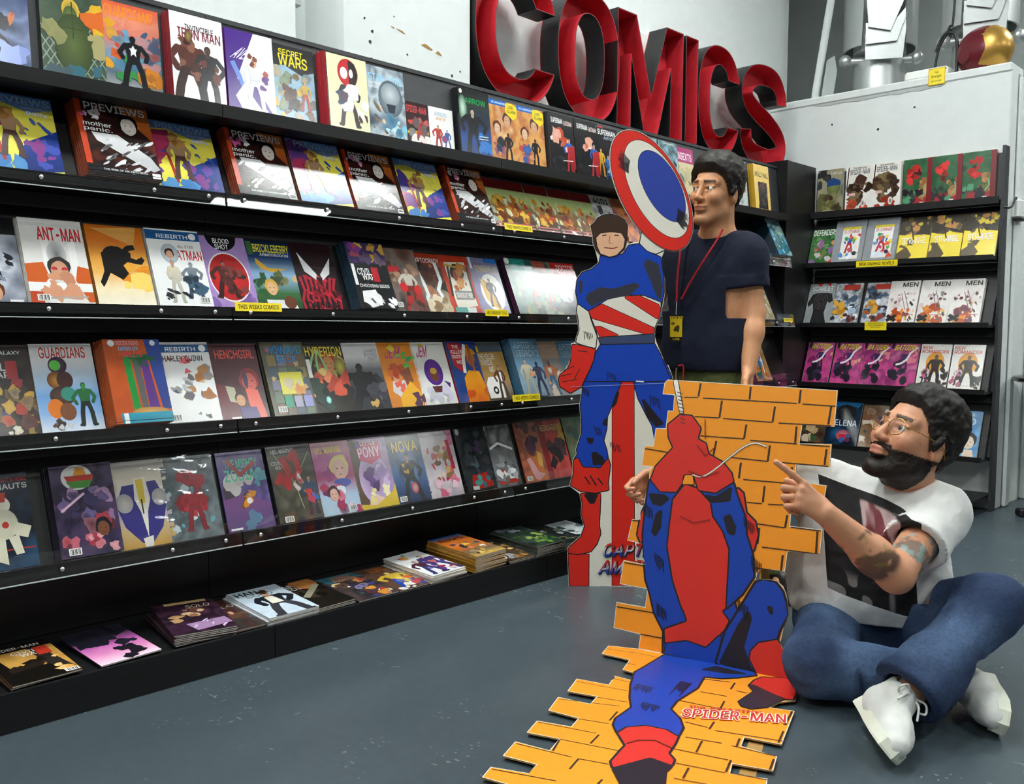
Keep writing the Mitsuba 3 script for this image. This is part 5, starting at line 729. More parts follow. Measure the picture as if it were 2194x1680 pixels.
ACRV = {
 'out': '28,838 542,825 539,721 450,721 445,667 535,672 534,605 441,605 441,559 529,554 522,492 435,485 435,429 525,429 523,360 433,356 429,298 361,296 350,280 347,263 363,267 387,270 411,267 427,255 437,236 443,213 448,181 437,141 429,93 460,57 481,43 476,9 460,0 0,0 3,44 -89,48 -86,129 11,129 14,185 -80,186 -73,262 3,258 -7,280 -15,321 -66,324 -55,393 -26,394 -28,414 -21,442 -14,490 -9,522 -9,551 -1,561 -38,562 -33,627 -3,627 0,683 33,685 36,741 53,741 53,790 14,791 18,828',
 'red': '78,732 117,730 149,693 142,660 169,648 179,617 225,596 255,565 263,539 209,500 154,503 137,543 105,547 103,519 85,490 31,487 -4,521 10,566 62,627 45,656 39,697',
 'gap': '108,547 134,549 141,518 112,517 98,509',
 'backR': '269,530 295,510 308,454 336,431 347,393 335,331 308,389 275,473',
 'backL': '-11,452 -28,413 -35,346 -20,320 0,327',
 'armL': '-4,521 31,487 85,490 103,501 83,462 70,382 71,332 84,270 133,146 46,131 9,213 -5,290 -12,349 -10,443',
 'armR': '154,503 209,500 263,539 275,504 305,441 313,389 335,335 344,271 312,214 271,168 257,166 258,338 236,388 202,429 192,469',
 'chest': '78,466 112,516 149,507 192,469 202,429 236,388 259,338 262,167 133,146 97,226 72,323 74,392',
 'darkL': '-8,480 47,481 67,469 40,443 10,445',
 'darkL2': '22,418 45,439 45,379 28,345 12,361',
 'darkR': '157,497 209,491 260,529 256,480 202,470',
 'darkR2': '237,433 259,445 280,407 277,380 254,386',
 'trunk': '17,203 189,229 267,240 302,153 281,57 242,-6 84,-5 80,68 45,119',
 'belly': '104,216 258,239 254,154 275,132 263,105 214,44 153,52 88,34 83,73 154,109 123,171',
 'hip': '88,34 153,53 214,44 263,100 247,-5 84,-5',
 'legR': '246,4 268,101 322,207 347,257 369,269 406,266 429,242 442,208 448,178 427,129 422,105 356,57 362,-19 315,-17',
 'dark': '256,6 304,126 334,177 346,151 328,66 361,-3 314,-5',
 'bootR': '344,37 347,60 368,87 422,106 461,59 480,41 476,4 375,-12',
 'rope': '45,839 62,839 90,735 77,732',
 'rope2': '132,549 163,546 199,569 246,613 289,648 320,659 352,651',
 'knd': '360,236 372,236 372,224 363,225',
 'knd2': '381,198 402,193 406,171 395,171',
}
ACRF = {
 'out': '0,1 -90,25 -77,100 17,103 32,185 69,190 86,244 35,241 48,309 -47,318 -27,411 57,401 64,453 -29,459 -9,548 79,549 87,602 -2,618 11,690 95,678 105,743 13,746 27,824 114,819 119,864 33,884 43,934 109,931 117,981 39,999 47,1057 276,992 536,882 545,813 618,788 609,722 518,734 512,697 593,678 576,603 498,623 488,576 576,560 564,486 477,479 469,429 556,419 531,208 470,220 482,173 515,139 506,88 466,-7',
 'leg': '88,10 78,126 71,189 101,282 136,364 165,418 160,503 171,540 201,580 245,504 335,514 327,462 299,414 257,372 252,314 267,202 254,115 300,99 336,69 376,22 360,-3 245,-5',
 'boot': '199,576 205,534 243,499 294,494 335,514 343,555 349,609 372,632 379,664 321,655 296,698 268,747 250,719 245,656 244,628',
 'sole': '268,747 298,693 325,657 379,664 378,699 405,774 452,836 369,874 313,801',
 'foot': '379,104 380,62 392,26 466,-5 506,88 511,142 488,150 444,128 394,108',
 'fsole': '389,232 402,142 375,106 390,96 444,128 490,147 482,173 465,229 432,261 406,258',
 'shade': '116,299 148,265 162,308 137,325',
 'shade2': '210,278 237,181 241,219 223,289',
 'shade3': '180,397 217,373 226,403 198,421',
 'shadeb': '223,70 251,14 359,26 304,57',
 'cuffl': '244,618 261,587 295,566 344,583',
 'txt1': '295,341 467,278 461,246 291,325',
 'txt2': '299,408 534,302 528,250 285,354',
 'slat1': '467,425 486,423 503,477 477,479',
 'slat2': '485,569 524,562 537,611 496,624',
}
ACRV_LINES = '136,830 132,789 | 292,825 291,787 | 439,822 437,782 | 207,780 203,728 | 368,770 364,724 | 527,778 522,726 | 287,712 283,670 | 434,715 433,667 | 199,657 193,613 | 361,655 358,609 | 522,656 519,611 | 279,598 276,551 | 429,597 428,556 | 354,536 352,488 | 425,459 421,422 | 347,413 345,367 | 512,422 512,359 | 420,344 418,299 | 86,784 132,786 | 147,785 430,782 | 447,781 539,779 | 125,727 203,727 | 215,726 364,723 | 382,722 530,723 | 148,669 283,669 | 302,666 438,665 | 448,664 530,664 | 249,611 359,608 | 377,608 529,608 | 290,549 428,550 | -30,617 46,611 | 306,483 350,484 | 368,484 437,488 | 321,425 420,422 | 437,426 521,425 | 359,359 521,360 | 344,297 420,297 | -54,389 -26,390 | -70,255 6,254 | -84,115 48,117 | 3,45 80,46'
ACRF_LINES = '-97,55 19,38 | 19,38 92,39 | 20,133 50,131 | -37,337 112,321 | 39,281 40,252 | 45,263 93,260 | -20,470 136,425 | 61,405 143,390 | 6,624 156,603 | 146,460 152,519 | 81,553 158,537 | 166,607 170,660 | 92,680 242,658 | 21,755 166,745 | 182,744 188,798 | 182,744 252,731 | 113,741 99,685 | 42,892 189,862 | 271,802 272,826 | 112,820 119,864 | 254,129 327,110 | 340,108 345,159 | 281,220 352,212 | 357,247 364,297 | 253,307 369,300 | 362,161 392,161 | 378,386 382,432 | 317,425 375,426 | 396,433 553,401 | 540,347 547,414 | 348,506 434,491 | 462,444 469,489 | 390,505 399,568 | 349,580 475,566 | 458,491 561,488 | 562,506 569,560 | 480,563 489,624 | 379,645 489,629 | 412,651 419,703 | 498,623 578,610 | 402,714 538,689 | 527,216 534,308'
t = thing('standee', 'tall cardboard man cut-out in blue, red and white raising a ringed disc', 'standee')
B = Board(unary_union([Polygon(mmp(CAPZ['body'])).buffer(0), Polygon(mmp(CAPZ['base'])).buffer(0), affinity.translate(affinity.rotate(affinity.scale(Point(0, 0).buffer(1, 24), .247, .119), -61.4), .294, 1.513)]).buffer(.003).exterior.coords)
B.put(B.P, 'e6e2d6')
z_ = lambda k: mmp(CAPZ[k])
BLUE, RED, WHT, INK = '0c3fae', 'd8281c', 'e4e0d2', '1a1822'
B.zone(z_('base'), WHT, 0, smooth=False); B.zone(z_('redM'), RED, .002, smooth=False); B.zone(z_('redL'), RED, .003, smooth=False)
for k in ('legL', 'legR'): B.zone(z_(k), BLUE)
for k in ('shL', 'shR', 'shK', 'shK2', 'shM'): B.zone(z_(k), INK, 0)
for k in ('boot', 'cuff', 'bootR'): B.zone(z_(k), RED)
B.zone(z_('bootsh'), INK, 0)
for a in ((.055, .425, .075, .395), (.075, .430, .100, .390), (.105, .420, .125, .395)): B.line([a[:2], a[2:]], .005, INK)
B.zone(z_('trunk'), BLUE); B.zone(z_('arm'), WHT); B.zone(z_('sleeve'), WHT); B.zone(z_('torso'), BLUE); B.zone(z_('mid'), WHT)
for k in ('ms1', 'ms2', 'ms3'): B.zone(z_(k), RED, .002)
for k in ('tsh', 'tsh2', 'tsh3'): B.zone(z_(k), '32323e', 0)
B.zone(z_('belt'), '3a4668', .003)
r = np.random.default_rng(3)
for cx, cz, n, L in ((.150, .560, 7, .035), (.355, 1.305, 8, .05), (.045, .985, 6, .03), (.135, .83, 6, .03), (.30, .74, 7, .04), (.04, .77, 5, .03), (.09, .62, 5, .03)):
    for i in range(n): B.line([(cx+.006*i, cz-.002*i), (cx+.006*i+.004, cz-.002*i-L*(.5+r.random()*.6))], .0022, INK)
B.zone(z_('glove'), RED)
for a in ('-30,835 10,850', '-42,812 0,822', '-35,790 20,800', '10,800 30,840', '20,910 60,905'): B.line(mmp(a), .0028, INK)
B.zone(z_('head'), '3a2418'); B.zone(z_('face'), 'e2b08c', .003)
B.line(mmp('118,1300 150,1296 168,1302'), .004, '7a3a30'); B.line(mmp('140,1345 136,1318 146,1314'), .0025, '8a5a48')
B.line(mmp('110,1344 126,1347'), .004, '3a2a28'); B.line(mmp('156,1346 172,1345'), .004, '3a2a28')
def ring(cx, cz, a, b, deg, c):
    g = affinity.translate(affinity.rotate(affinity.scale(Point(0, 0).buffer(1, 24), a, b), deg), cx, cz); B.put(g.buffer(.0018), INK); B.put(g, c)
ring(.294, 1.513, .245, .117, -61.4, RED); ring(.312, 1.519, .200, .090, -61.4, WHT); ring(.332, 1.530, .146, .064, -61.2, '2a3f9c')
for q, L, w in ((-2.75, .05, .02), (-2.55, .045, .012), (.35, .06, .02), (.55, .05, .012)):
    for i in range(12):
        a = q+i*.022; d = np.array([math.cos(math.radians(-61.4)), math.sin(math.radians(-61.4))]); e = np.array([-d[1], d[0]])
        f0, f1 = .88-.1*r.random(), .60
        P = lambda f: (np.array([.30, 1.515])+d*.245*f*math.cos(a)+e*.117*f*math.sin(a))
        B.line([P(f0), P(f1)], .0016, INK)
tri = lambda v: np.where(v[:, 1:] > .62, srgb('c8281c'), np.where(v[:, 1:] > .38, srgb('d8d4d0'), srgb('143a9a')))
for wd, p0, p1, p2 in (('CAPTAIN', (.121, .115), (.385, .116), (.138, .167)), ('AMERICA', (.108, .046), (.385, .047), (.127, .102))):
    B.words(wd, np.array(p0)+[.004, -.004], np.array(p1)+[.004, -.004], np.array(p2)+[.004, -.004], INK); v_, _, _ = flat_text(wd); B.words(wd, p0, p1, p2, tri(v_))
B.line([(-.005, .772), (.40, .790)], .0018, '8aa0c8'); B.line([(.245, .795), (.275, .793)], .005, 'e8e6e0')
co, cu = np.array([2.651, 2.276, 0.004]), np.array([.6993, -.7148, 0]); cu = cu/np.linalg.norm(cu); cn = np.array([-.7148, -.6993, 0]); cn = cn/np.linalg.norm(cn)
B.build(t, co, cu, np.array([0, 0, 1.0]), .005, cn)
# folding strut behind it
sp = Polygon([(.15, 0), (.22, 0), (.22, .75), (.19, .80)])
bk = -cn
st = extr(Polygon([(0.006, .78), (0.006, 0.02), (.26, 0), (.27, .0)]), .004)
obj('strut', basis(st, co+cu*.17+np.array([0, 0, -.004]), bk, np.array([0, 0, 1.0]), np.cross(bk, [0, 0, 1.0])), 'mat_kraft', t, label='brown cardboard strut at the back')

# folded brick cut-out: upright half and the half on the floor
t = thing('standee', 'folded orange brick cut-out with a red and blue acrobat, half of it on the floor', 'standee')
so, su, sv = np.array([2.249, 1.648, .012]), np.array([.2175, -.9761, 0]), np.array([.1526, .0340, .9877])
fv = np.array([-.9761, -.2175, 0])
OR, BL, RD, DK = 'e8901f', '0b3a9e', 'c92a20', '15131f'
def acro(Z, lines, zones, lw):
    B = Board(mmp(Z['out'])); B.put(B.P, OR)
    for s_ in lines.split('|'):
        p = mmp(s_); d = p[-1]-p[0]; B.line(p, lw*(1.9 if abs(d[1]) > abs(d[0]) else 1.0), '3a2416')
    for k, c, ink in zones: B.zone(unary_union([Polygon(mmp(Z[q])).buffer(.004) for q in k.split('+')]) if '+' in k else mmp(Z[k]), c, ink)
    return B
V = acro(ACRV, ACRV_LINES, [('backR', RD, .005), ('backL', RD, .005), ('rope', 'e4e2d8', .002), ('armL+trunk', BL, .006), ('armR', BL, .006), ('chest+belly', RD, .005), ('red', RD, .004), ('gap', OR, .003),
    ('darkL', DK, 0), ('darkL2', DK, 0), ('darkR', DK, 0), ('darkR2', DK, 0), ('hip', BL, .004), ('legR', BL, .007), ('dark', DK, 0), ('bootR', RD, .004), ('knd', DK, 0), ('knd2', DK, 0)], .0032)
V.line(spline(mmp(ACRV['rope2']), 6), .006, '4a3a30'); V.line(spline(mmp(ACRV['rope2']), 6), .0038, 'dcd8cc')
for i in range(9): V.line([(.062+.0025*i, .800-.0115*i), (.080+.002*i, .796-.0115*i)], .0022, '3a3430')
for p in ((-.02, .45, .045), (.03, .30, .05), (.33, .33, .05), (.30, .20, .045), (.05, .15, .04), (.30, .44, .04)):
    for i in range(7): V.line([(p[0]+.005*i, p[1]-.003*i), (p[0]+.005*i+.004, p[1]-.003*i-p[2]*(.5+.5*r.random()))], .0024, DK)
V.line(mmp('140,640 170,610 200,640'), .003, '7a1c18'); V.line(mmp('165,660 160,720'), .003, '7a1c18'); V.line(mmp('120,560 170,545 215,565'), .003, '7a1c18'); V.line(mmp('105,420 150,405 200,420'), .003, '7a1c18')
V.build(t, so, su, sv, .005, fv)
Fb = acro(ACRF, ACRF_LINES, [('leg', BL, .006), ('shadeb', DK, 0), ('boot', RD, .006), ('sole', DK, .004), ('foot', RD, .005), ('fsole', '2a2028', .003)], .0026)
for k in ('shade', 'shade2', 'shade3'):
    p = mmp(ACRF[k]); lo, hi = p.min(0), p.max(0)
    for i in range(9): x = lo[0]+(hi[0]-lo[0])*i/8; Fb.line([(x, lo[1]), (x+.004, lo[1]+(hi[1]-lo[1])*(.5+.5*r.random()))], .0026, DK)
Fb.line(mmp(ACRF['cuffl']), .004, '6a1814')
q = mmp(ACRF['txt1']); Fb.words('the AMAZING', q[0], q[1], q[3], 'c0403a')
q = mmp(ACRF['txt2'])
for dx, dy in ((-.003, 0), (.003, 0), (0, .003), (0, -.003)): Fb.words('SPIDER-MAN', q[0]+[dx, dy], q[1]+[dx, dy], q[3]+[dx, dy], 'ecd8c0')
Fb.words('SPIDER-MAN', q[0], q[1], q[3], 'c0302c')
Fb.build(t, so, su, fv, .004, np.array([0, 0, 1.0]))
V0 = lambda u, v, n: so+su*u+sv*v+n*np.cross(su, sv)*np.sign(np.cross(su, sv)@fv)
# brown slats glued underneath, strut at the back
def slat(k, ext):
    p = mmp(ACRF[k]); c = p.mean(0); d = np.array([.24, .97]); e = np.array([-d[1], d[0]])
    return extr(Polygon([c-d*ext-e*.016, c+d*ext-e*.016, c+d*ext+e*.016, c-d*ext+e*.016]), .006)
sl = extr(Polygon([(.455, .30), (.490, .30), (.590, .82), (.550, .82)]), .006)
obj('slat', basis(sl, so+np.array([0, 0, -.0105]), su, fv, np.array([0, 0, -1.0]))if False else basis(sl, so+np.array([0, 0, -.0108]), su, fv, np.cross(su, fv)), 'mat_kraft', t, label='brown stiffening slat under the floor half')
bkn = -fv
ss = extr(Polygon([(.004, .10), (.004, .0), (.20, 0), (.05, .62), (.004+.10, .62)]), .005)
ss = extr(Polygon([(.005, .0), (.10, 0), (.16, .45), (.075, .45)]), .005)
obj('strut', basis(ss, so+su*.355+np.array([0, 0, -.012]), bkn, np.array([0, 0, 1.0]), np.cross(bkn, [0, 0, 1.0])), 'mat_kraft', t, label='brown cardboard strut at the back')
# ------------------------------------------------------------------ bodies: distance fields on a fine grid, meshed as one surface
def axis(lo, hi, base, fine=()):
    """grid lines from lo to hi with spacing base, finer (a, b, step) in places"""
    x, out = lo, [lo]
    while x < hi:
        st = base
        for a, b, s_ in fine:
            if a-base <= x <= b: st = min(st, s_)
        x += st; out.append(x)
    return np.array(out)
class Field:
    def __init__(s, ax, ay, az, far=0.08):
        s.a = (ax, ay, az); s.d = np.full((len(ax), len(ay), len(az)), far, np.float32)
    def sub(s, lo, hi):
        sl = tuple(slice(max(np.searchsorted(a, l)-1, 0), np.searchsorted(a, h)+1) for a, l, h in zip(s.a, lo, hi))
        X = np.stack(np.meshgrid(*[a[q] for a, q in zip(s.a, sl)], indexing='ij'), -1).astype(np.float32)
        return sl, X
    def mixin(s, lo, hi, fn, k=0.02, op='add'):
        m = k+0.03; sl, X = s.sub(np.asarray(lo)-m, np.asarray(hi)+m)
        if X.size == 0: return
        b, a = fn(X), s.d[sl]
        if op == 'add': h = np.clip(.5+.5*(a-b)/k, 0, 1); s.d[sl] = a*(1-h)+b*h-k*h*(1-h)
        else: b = -b; h = np.clip(.5-.5*(a-b)/k, 0, 1); s.d[sl] = a*(1-h)+b*h+k*h*(1-h)
    def bone(s, p, q, r0, r1=None, k=0.02, op='add', flat=None):
        """round cone from p to q; flat=(unit axis, factor): squashed along an axis"""
        p, q = np.asarray(p, float), np.asarray(q, float); r1 = r0 if r1 is None else r1; m = max(r0, r1)
        def fn(X):
            Y = X-p; v = q-p
            if flat is not None:
                n, f = np.asarray(flat[0], float), flat[1]; e = (1/f-1)
                Y = Y+(Y@n)[..., None]*n*e; v = v+(v@n)*n*e
            t = np.clip((Y@v)/(v@v+1e-12), 0, 1); return np.linalg.norm(Y-t[..., None]*v, axis=-1)-(r0+(r1-r0)*t)
        s.mixin(np.minimum(p, q)-m, np.maximum(p, q)+m, fn, k, op)
    def ell(s, c, R, rad, k=0.02, op='add'):
        """ellipsoid, R columns = its axes"""
        c, rad = np.asarray(c, float), np.asarray(rad, float); m = rad.max()
        def fn(X):
            Y = (X-c)@R; a = np.linalg.norm(Y/rad, axis=-1); b = np.linalg.norm(Y/rad**2, axis=-1); return a*(a-1)/np.maximum(b, 1e-6)
        s.mixin(c-m, c+m, fn, k, op)
    def cut(s, p, n, lo=None, hi=None, k=0.004):
        """removes what lies on the side of n, inside the box lo..hi"""
        n = np.asarray(n, float)/np.linalg.norm(n); sl, X = s.sub(np.full(3, -99) if lo is None else lo, np.full(3, 99) if hi is None else hi)
        s.d[sl] = np.maximum(s.d[sl], (X-np.asarray(p))@n)
    def wrinkle(s, amp, fr, seed=0, lo=None, hi=None, stretch=(1, 1, 1)):
        sl, X = s.sub(np.full(3, -99) if lo is None else lo, np.full(3, 99) if hi is None else hi)
        near = np.abs(s.d[sl]) < .03; q = X[near]*np.asarray(stretch)*fr
        w = meshkit.fbm(q, 2, seed); w = 1-np.abs(2*w-1)          # ridges
        s.d[sl][near] -= (amp*(w-.6)).astype(np.float32)
    def mesh(s):
        D = s.d; ins = D < 0; nx, ny, nz = D.shape
        c = np.zeros((nx-1, ny-1, nz-1), np.int8)
        for i, j, k in np.ndindex(2, 2, 2): c += ins[i:nx-1+i, j:ny-1+j, k:nz-1+k]
        act = (c > 0) & (c < 8); idx = np.full(act.shape, -1, np.int64); I = np.argwhere(act); idx[act] = np.arange(len(I))
        acc, cnt = np.zeros((len(I), 3)), np.zeros(len(I)); A = s.a
        C8 = [np.array(q) for q in np.ndindex(2, 2, 2)]
        for p in C8:
            for ax in range(3):
                if p[ax]: continue
                q = p.copy(); q[ax] = 1
                d0, d1 = D[tuple((I+p).T)], D[tuple((I+q).T)]; x = (d0 < 0) != (d1 < 0); t = d0[x]/(d0[x]-d1[x])
                P = np.stack([A[m][I[x, m]+p[m]] for m in range(3)], 1); P[:, ax] += t*(A[ax][I[x, ax]+1]-A[ax][I[x, ax]])
                acc[x] += P; cnt[x] += 1
        v = acc/cnt[:, None]; F = []
        for ax in range(3):
            o = [m for m in range(3) if m != ax]; sl0 = [slice(1, -1)]*3; sl0[ax] = slice(0, -1); sl1 = [slice(1, -1)]*3; sl1[ax] = slice(1, None)
            a, b = ins[tuple(sl0)], ins[tuple(sl1)]; E = np.argwhere(a != b)
            if not len(E): continue
            fl = a[tuple(E.T)]; B = E.copy(); B[:, o[0]] += 1; B[:, o[1]] += 1
            def cell(d0, d1):
                Q = B.copy(); Q[:, o[0]] -= d0; Q[:, o[1]] -= d1; return idx[tuple(Q.T)]
            q = np.stack([cell(1, 1), cell(0, 1), cell(0, 0), cell(1, 0)], 1)
            if ax == 1: fl = ~fl
            q[~fl] = q[~fl][:, ::-1]; F.append(q)
        F = np.vstack(F); F = np.vstack([F[:, [0, 1, 2]], F[:, [0, 2, 3]]])
        return v, F
def unit(v): v = np.asarray(v, float); return v/np.linalg.norm(v)
def frame(fwd, upv):
    """columns: forward, left, up"""
    f = unit(fwd); u = unit(np.asarray(upv)-f*(np.asarray(upv)@f)); return np.stack([f, np.cross(u, f), u], 1)
def head(F, c, R, nb, sc=1.0, jaw=1.0):
    """adds a head (origin between the ears, R: forward, left, up) and a neck to the base nb"""
    W = lambda *p: c+R@(np.array(p)*sc)
    F.ell(W(-.012, 0, .038), R, np.array([.098, .077, .092])*sc, .01)
    F.ell(W(.022, 0, -.035), R, np.array([.070, .062*jaw, .080])*sc, .03)
    F.bone(W(.020, .046*jaw, -.070), W(.074, .014, -.104), .020*sc, .017*sc, .025); F.bone(W(.020, -.046*jaw, -.070), W(.074, -.014, -.104), .020*sc, .017*sc, .025)
    F.ell(W(.082, 0, -.104), R, np.array([.018, .022, .016])*sc, .018)
    for y in (-1, 1):
        F.bone(W(.086, y*.014, .034), W(.070, y*.048, .030), .011*sc, .010*sc, .018)
        F.ell(W(.064, y*.044, -.020), R, np.array([.026, .022, .024])*sc, .022)
        F.ell(W(.101, y*.032, .008), R, np.array([.018, .018, .012])*sc, .012, 'sub')
        F.bone(W(.0875, y*.019, .0165), W(.0795, y*.046, .0155), .0050*sc, .0045*sc, .004); F.bone(W(.0865, y*.020, -.0015), W(.0790, y*.045, -.0005), .0042*sc, .004*sc, .004)
    F.bone(W(.088, 0, .022), W(.112, 0, -.026), .008*sc, .0115*sc, .012)
    for y in (-1, 1): F.ell(W(.101, y*.012, -.030), R, np.array([.012, .009, .008])*sc, .008)
    F.ell(W(.092, 0, -.056), R, np.array([.016, .026, .008])*sc, .010); F.ell(W(.091, 0, -.069), R, np.array([.015, .023, .009])*sc, .009)
    F.bone(W(.108, -.02, -.0625), W(.108, .02, -.0625), .0022*sc, None, .004, 'sub')
    for y in (-1, 1):
        F.ell(W(-.008, y*.078, -.006), R@np.array([[.94, -.25*y, .2], [.25*y, .96, 0], [-.2, 0, .97]]), np.array([.020, .009, .033])*sc, .008)
        F.ell(W(-.002, y*.088, -.004), R, np.array([.010, .006, .019])*sc, .006, 'sub')
    F.bone(W(-.020, 0, -.045), nb, .056*sc, .060*sc, .03); F.bone(W(-.010, 0, -.060), nb+R@np.array([.012, 0, 0]), .048*sc, .052*sc, .03)
def eyes(parent, c, R, sc, look, iris):
    for y in (-1, 1):
        e = c+R@(np.array([.0770, y*.032, .0078])*sc)
        m = trimesh.creation.icosphere(3, .0128*sc); v = np.asarray(m.vertices); l = unit(look); t = v@l/(.0128*sc)
        col = np.where((t > .955)[:, None], srgb('0a0808'), np.where((t > .82)[:, None], srgb(iris), srgb('cfc8c0')))
        obj('eye', trimesh.Trimesh(v+e, m.faces, process=False), 'mat_eye', parent, smooth=True, color=col)
def hand(F, w, R, curls, side=1, thumb=(.5, .4), sc=1.0, spread=1.0):
    """palm and five fingers; R columns: along the hand, towards the thumb, out of the back of the hand. curls: bend (radians per joint) for index..little"""
    W = lambda *p: w+R@(np.array(p)*sc)
    kn = [(.088, .030, .004), (.092, .010, .006), (.087, -.010, .004), (.078, -.028, .0)]; ln = [(.043, .026, .022), (.047, .030, .023), (.043, .028, .022), (.034, .021, .019)]
    for i, (a, b, c_) in enumerate(kn): F.bone(W(.004, b*.55, 0), W(a, b, c_), .0155*sc, .0115*sc, .012, flat=(R[:, 2], .82))
    F.bone(W(.022, .012, -.004), W(.07, -.012, -.004), .014*sc, .013*sc, .015)
    for i in range(4):
        p = W(*kn[i]); yaw = (.10, .02, -.05, -.13)[i]*spread; r = (.0095, .0098, .0092, .0082)[i]*sc; ang = 0.0
        for j in range(3):
            ang += curls[i]*(.9, 1.1, .75)[j] if np.isscalar(curls[i]) else curls[i][j]
            d = R@np.array([math.cos(ang)*math.cos(yaw), math.sin(yaw)*math.cos(ang*.6), -math.sin(ang)]); q = p+unit(d)*ln[i][j]*sc
            F.bone(p, q, r*(1-.07*j), r*(.93-.07*j), .0035); p = q
    t0 = W(.018, .024, -.006); a, b = thumb
    d1 = R@unit(np.array([.78, .55*a+.25, -.35*b])); p1 = t0+d1*.040*sc; d2 = R@unit(np.array([.93, .30*a, -.45*b])); p2 = p1+d2*.033*sc; d3 = R@unit(np.array([.97, .12*a, -.5*b])); p3 = p2+d3*.026*sc
    F.bone(t0, p1, .0150*sc, .0115*sc, .010); F.bone(p1, p2, .0112*sc, .0102*sc, .004); F.bone(p2, p3, .0102*sc, .0085*sc, .004)
mat('mat_skin', two(pr(VC, 0.48, 0.4)))
mat('mat_eye', two(pr(VC, 0.12, 0.5)))
mat('mat_hair', two(pr(VC, 0.55, 0.35)))
def toned(v, base, amp=.10, fr=40): return np.asarray(base)*(1+amp*(meshkit.fbm(v*fr, 3)-.5)*2)[:, None]
def blend(col, m, c): m = np.clip(m, 0, 1)[:, None]; return col*(1-m)+np.asarray(c)*m
def facial(v, col, c, R, sc, lip, brow, beard=None):
    q = ((v-c)@R)/sc; x, y, z = q.T; front = x > .03
    g = lambda cx, cy, cz, rx, ry, rz: np.exp(-(((y-cy)/ry)**2+((z-cz)/rz)**2+((x-cx)/rx)**2)*1.2)
    col = blend(col, front*1.0*np.clip(1.5*g(.10, 0, -.0625, .03, .024, .011)-.35, 0, 1), lip)
    for s_ in (-1, 1):
        zz = z-.034-.05*(np.abs(y)-.03)*(np.abs(y) < .045); col = blend(col, ((np.abs(zz) < .0055) & (y*s_ > .012) & (y*s_ < .052) & (x > .05))*.9, brow)
        col = blend(col, .35*g(.09, s_*.032, .004, .03, .02, .012)*front, np.asarray(col).mean(0)*.5)
        col = blend(col, .30*g(.07, s_*.048, -.028, .03, .02, .02), srgb('b8604a'))
    if beard is not None: col = blend(col, beard(x, y, z), brow)
    return col
def obox(pts, m): p = np.array(pts); return p.min(0)-m, p.max(0)+m
FWD, RGT, UPV = fw, np.cross(fw, up), up
A3 = lambda *p: np.array(p, float)
lerp = lambda a, b, t: np.asarray(a)*(1-t)+np.asarray(b)*t
def torso(F, Lsh, Rsh, Lhip, Rhip, neck, g=0.0, k=.06, depth=1.0, belly=0.0):
    left = unit(Lsh-Rsh); u_ = unit((Lsh+Rsh)/2-(Lhip+Rhip)/2); f = np.cross(left, u_); ms, mh = (Lsh+Rsh)/2, (Lhip+Rhip)/2
    for a, h in ((Lsh, Lhip), (Rsh, Rhip)):
        F.bone(lerp(a, ms, .36)-u_*.06, lerp(h, mh, .25)+u_*.07, .098+g, .100+g, k, flat=(f, depth))
        F.bone(lerp(a, ms, .02)-u_*.012, lerp(a, ms, .5)-u_*.03, .062+g, .075+g, .05)
        F.bone(neck-u_*.02, lerp(a, neck, .25), .046+g, .048+g, .05)
    F.bone(lerp(ms, mh, .22)+f*.03, lerp(ms, mh, .72)+f*(.025+belly), .092+g, .098+g, .08, flat=(left, 1.25))
    return left, u_, f
def cap_from(v, f, mask, thick, noise_amp, noise_fr, c, seed=0, lift=.002):
    """a layer of hair over the part of a mesh where mask > 0"""
    m = trimesh.Trimesh(v, f, process=False); n = np.asarray(m.vertex_normals)
    keep = (mask[f] > 0).all(1); F = f[keep]; u_, inv = np.unique(F, return_inverse=True); F = inv.reshape(-1, 3)
    t = np.clip(mask[u_], 0, 1); q = v[u_]; w = meshkit.fbm(q*noise_fr, 3, seed)-.5
    return q+n[u_]*(lift+thick[u_]*np.minimum(1, t*1.6)+noise_amp*w*np.minimum(1, t*2))[:, None], F
def hair_mask(q, front=.080, side=.012, nape=-.055):
    x, y, z = q.T; hl = np.interp(x, [-.2, -.05, -.028, -.005, .012, .030, .052, .066, .2], [nape, nape, -.012, side+.02, -.02, .012, .052, front-.006, front])
    return (z-hl)/.030
def body_mesh(F, parent_base, label, group=None):
    return F.mesh()
# ================================================================== the standing man
Lsh, Rsh, Lel, Lwr = A3(3.243, 1.878, 1.301), A3(3.223, 2.187, 1.330), A3(3.235, 1.837, 1.062), A3(3.153, 1.810, .838)
Rel, Rwr = A3(3.21, 2.31, 1.10), A3(3.08, 2.36, 1.33)
neck, hd = A3(3.197, 1.985, 1.384), A3(3.165, 1.977, 1.531)
Lhip, Rhip = A3(3.199, 1.957, .794), A3(3.188, 2.113, .788)
Lkn, Lan, Rkn, Ran = A3(3.17, 1.80, .43), A3(3.13, 1.665, .085), A3(3.24, 2.09, .42), A3(3.26, 2.11, .085)
HR = frame(-FWD*.66-RGT*.75-UPV*.02, UPV+RGT*.20)
hs = 1.05
hb = hd
F = Field(axis(2.95, 3.42, .009, [(hd[0]-.15, hd[0]+.14, .0036)]), axis(1.58, 2.46, .009, [(hd[1]-.14, hd[1]+.14, .0036)]), axis(.03, 1.78, .010, [(1.38, 1.71, .0036), (.64, .83, .004)]))
head(F, hb, HR, neck, hs, .95)
left, u_, cf_ = torso(F, Lsh, Rsh, Lhip, Rhip, neck, -.012)
for sh, el, wr in ((Lsh, Lel, Lwr), (Rsh, Rel, Rwr)):
    F.bone(sh, el, .052, .041, .03); F.bone(el, lerp(el, wr, .35), .041, .043, .02); F.bone(lerp(el, wr, .3), wr, .043, .027, .02)
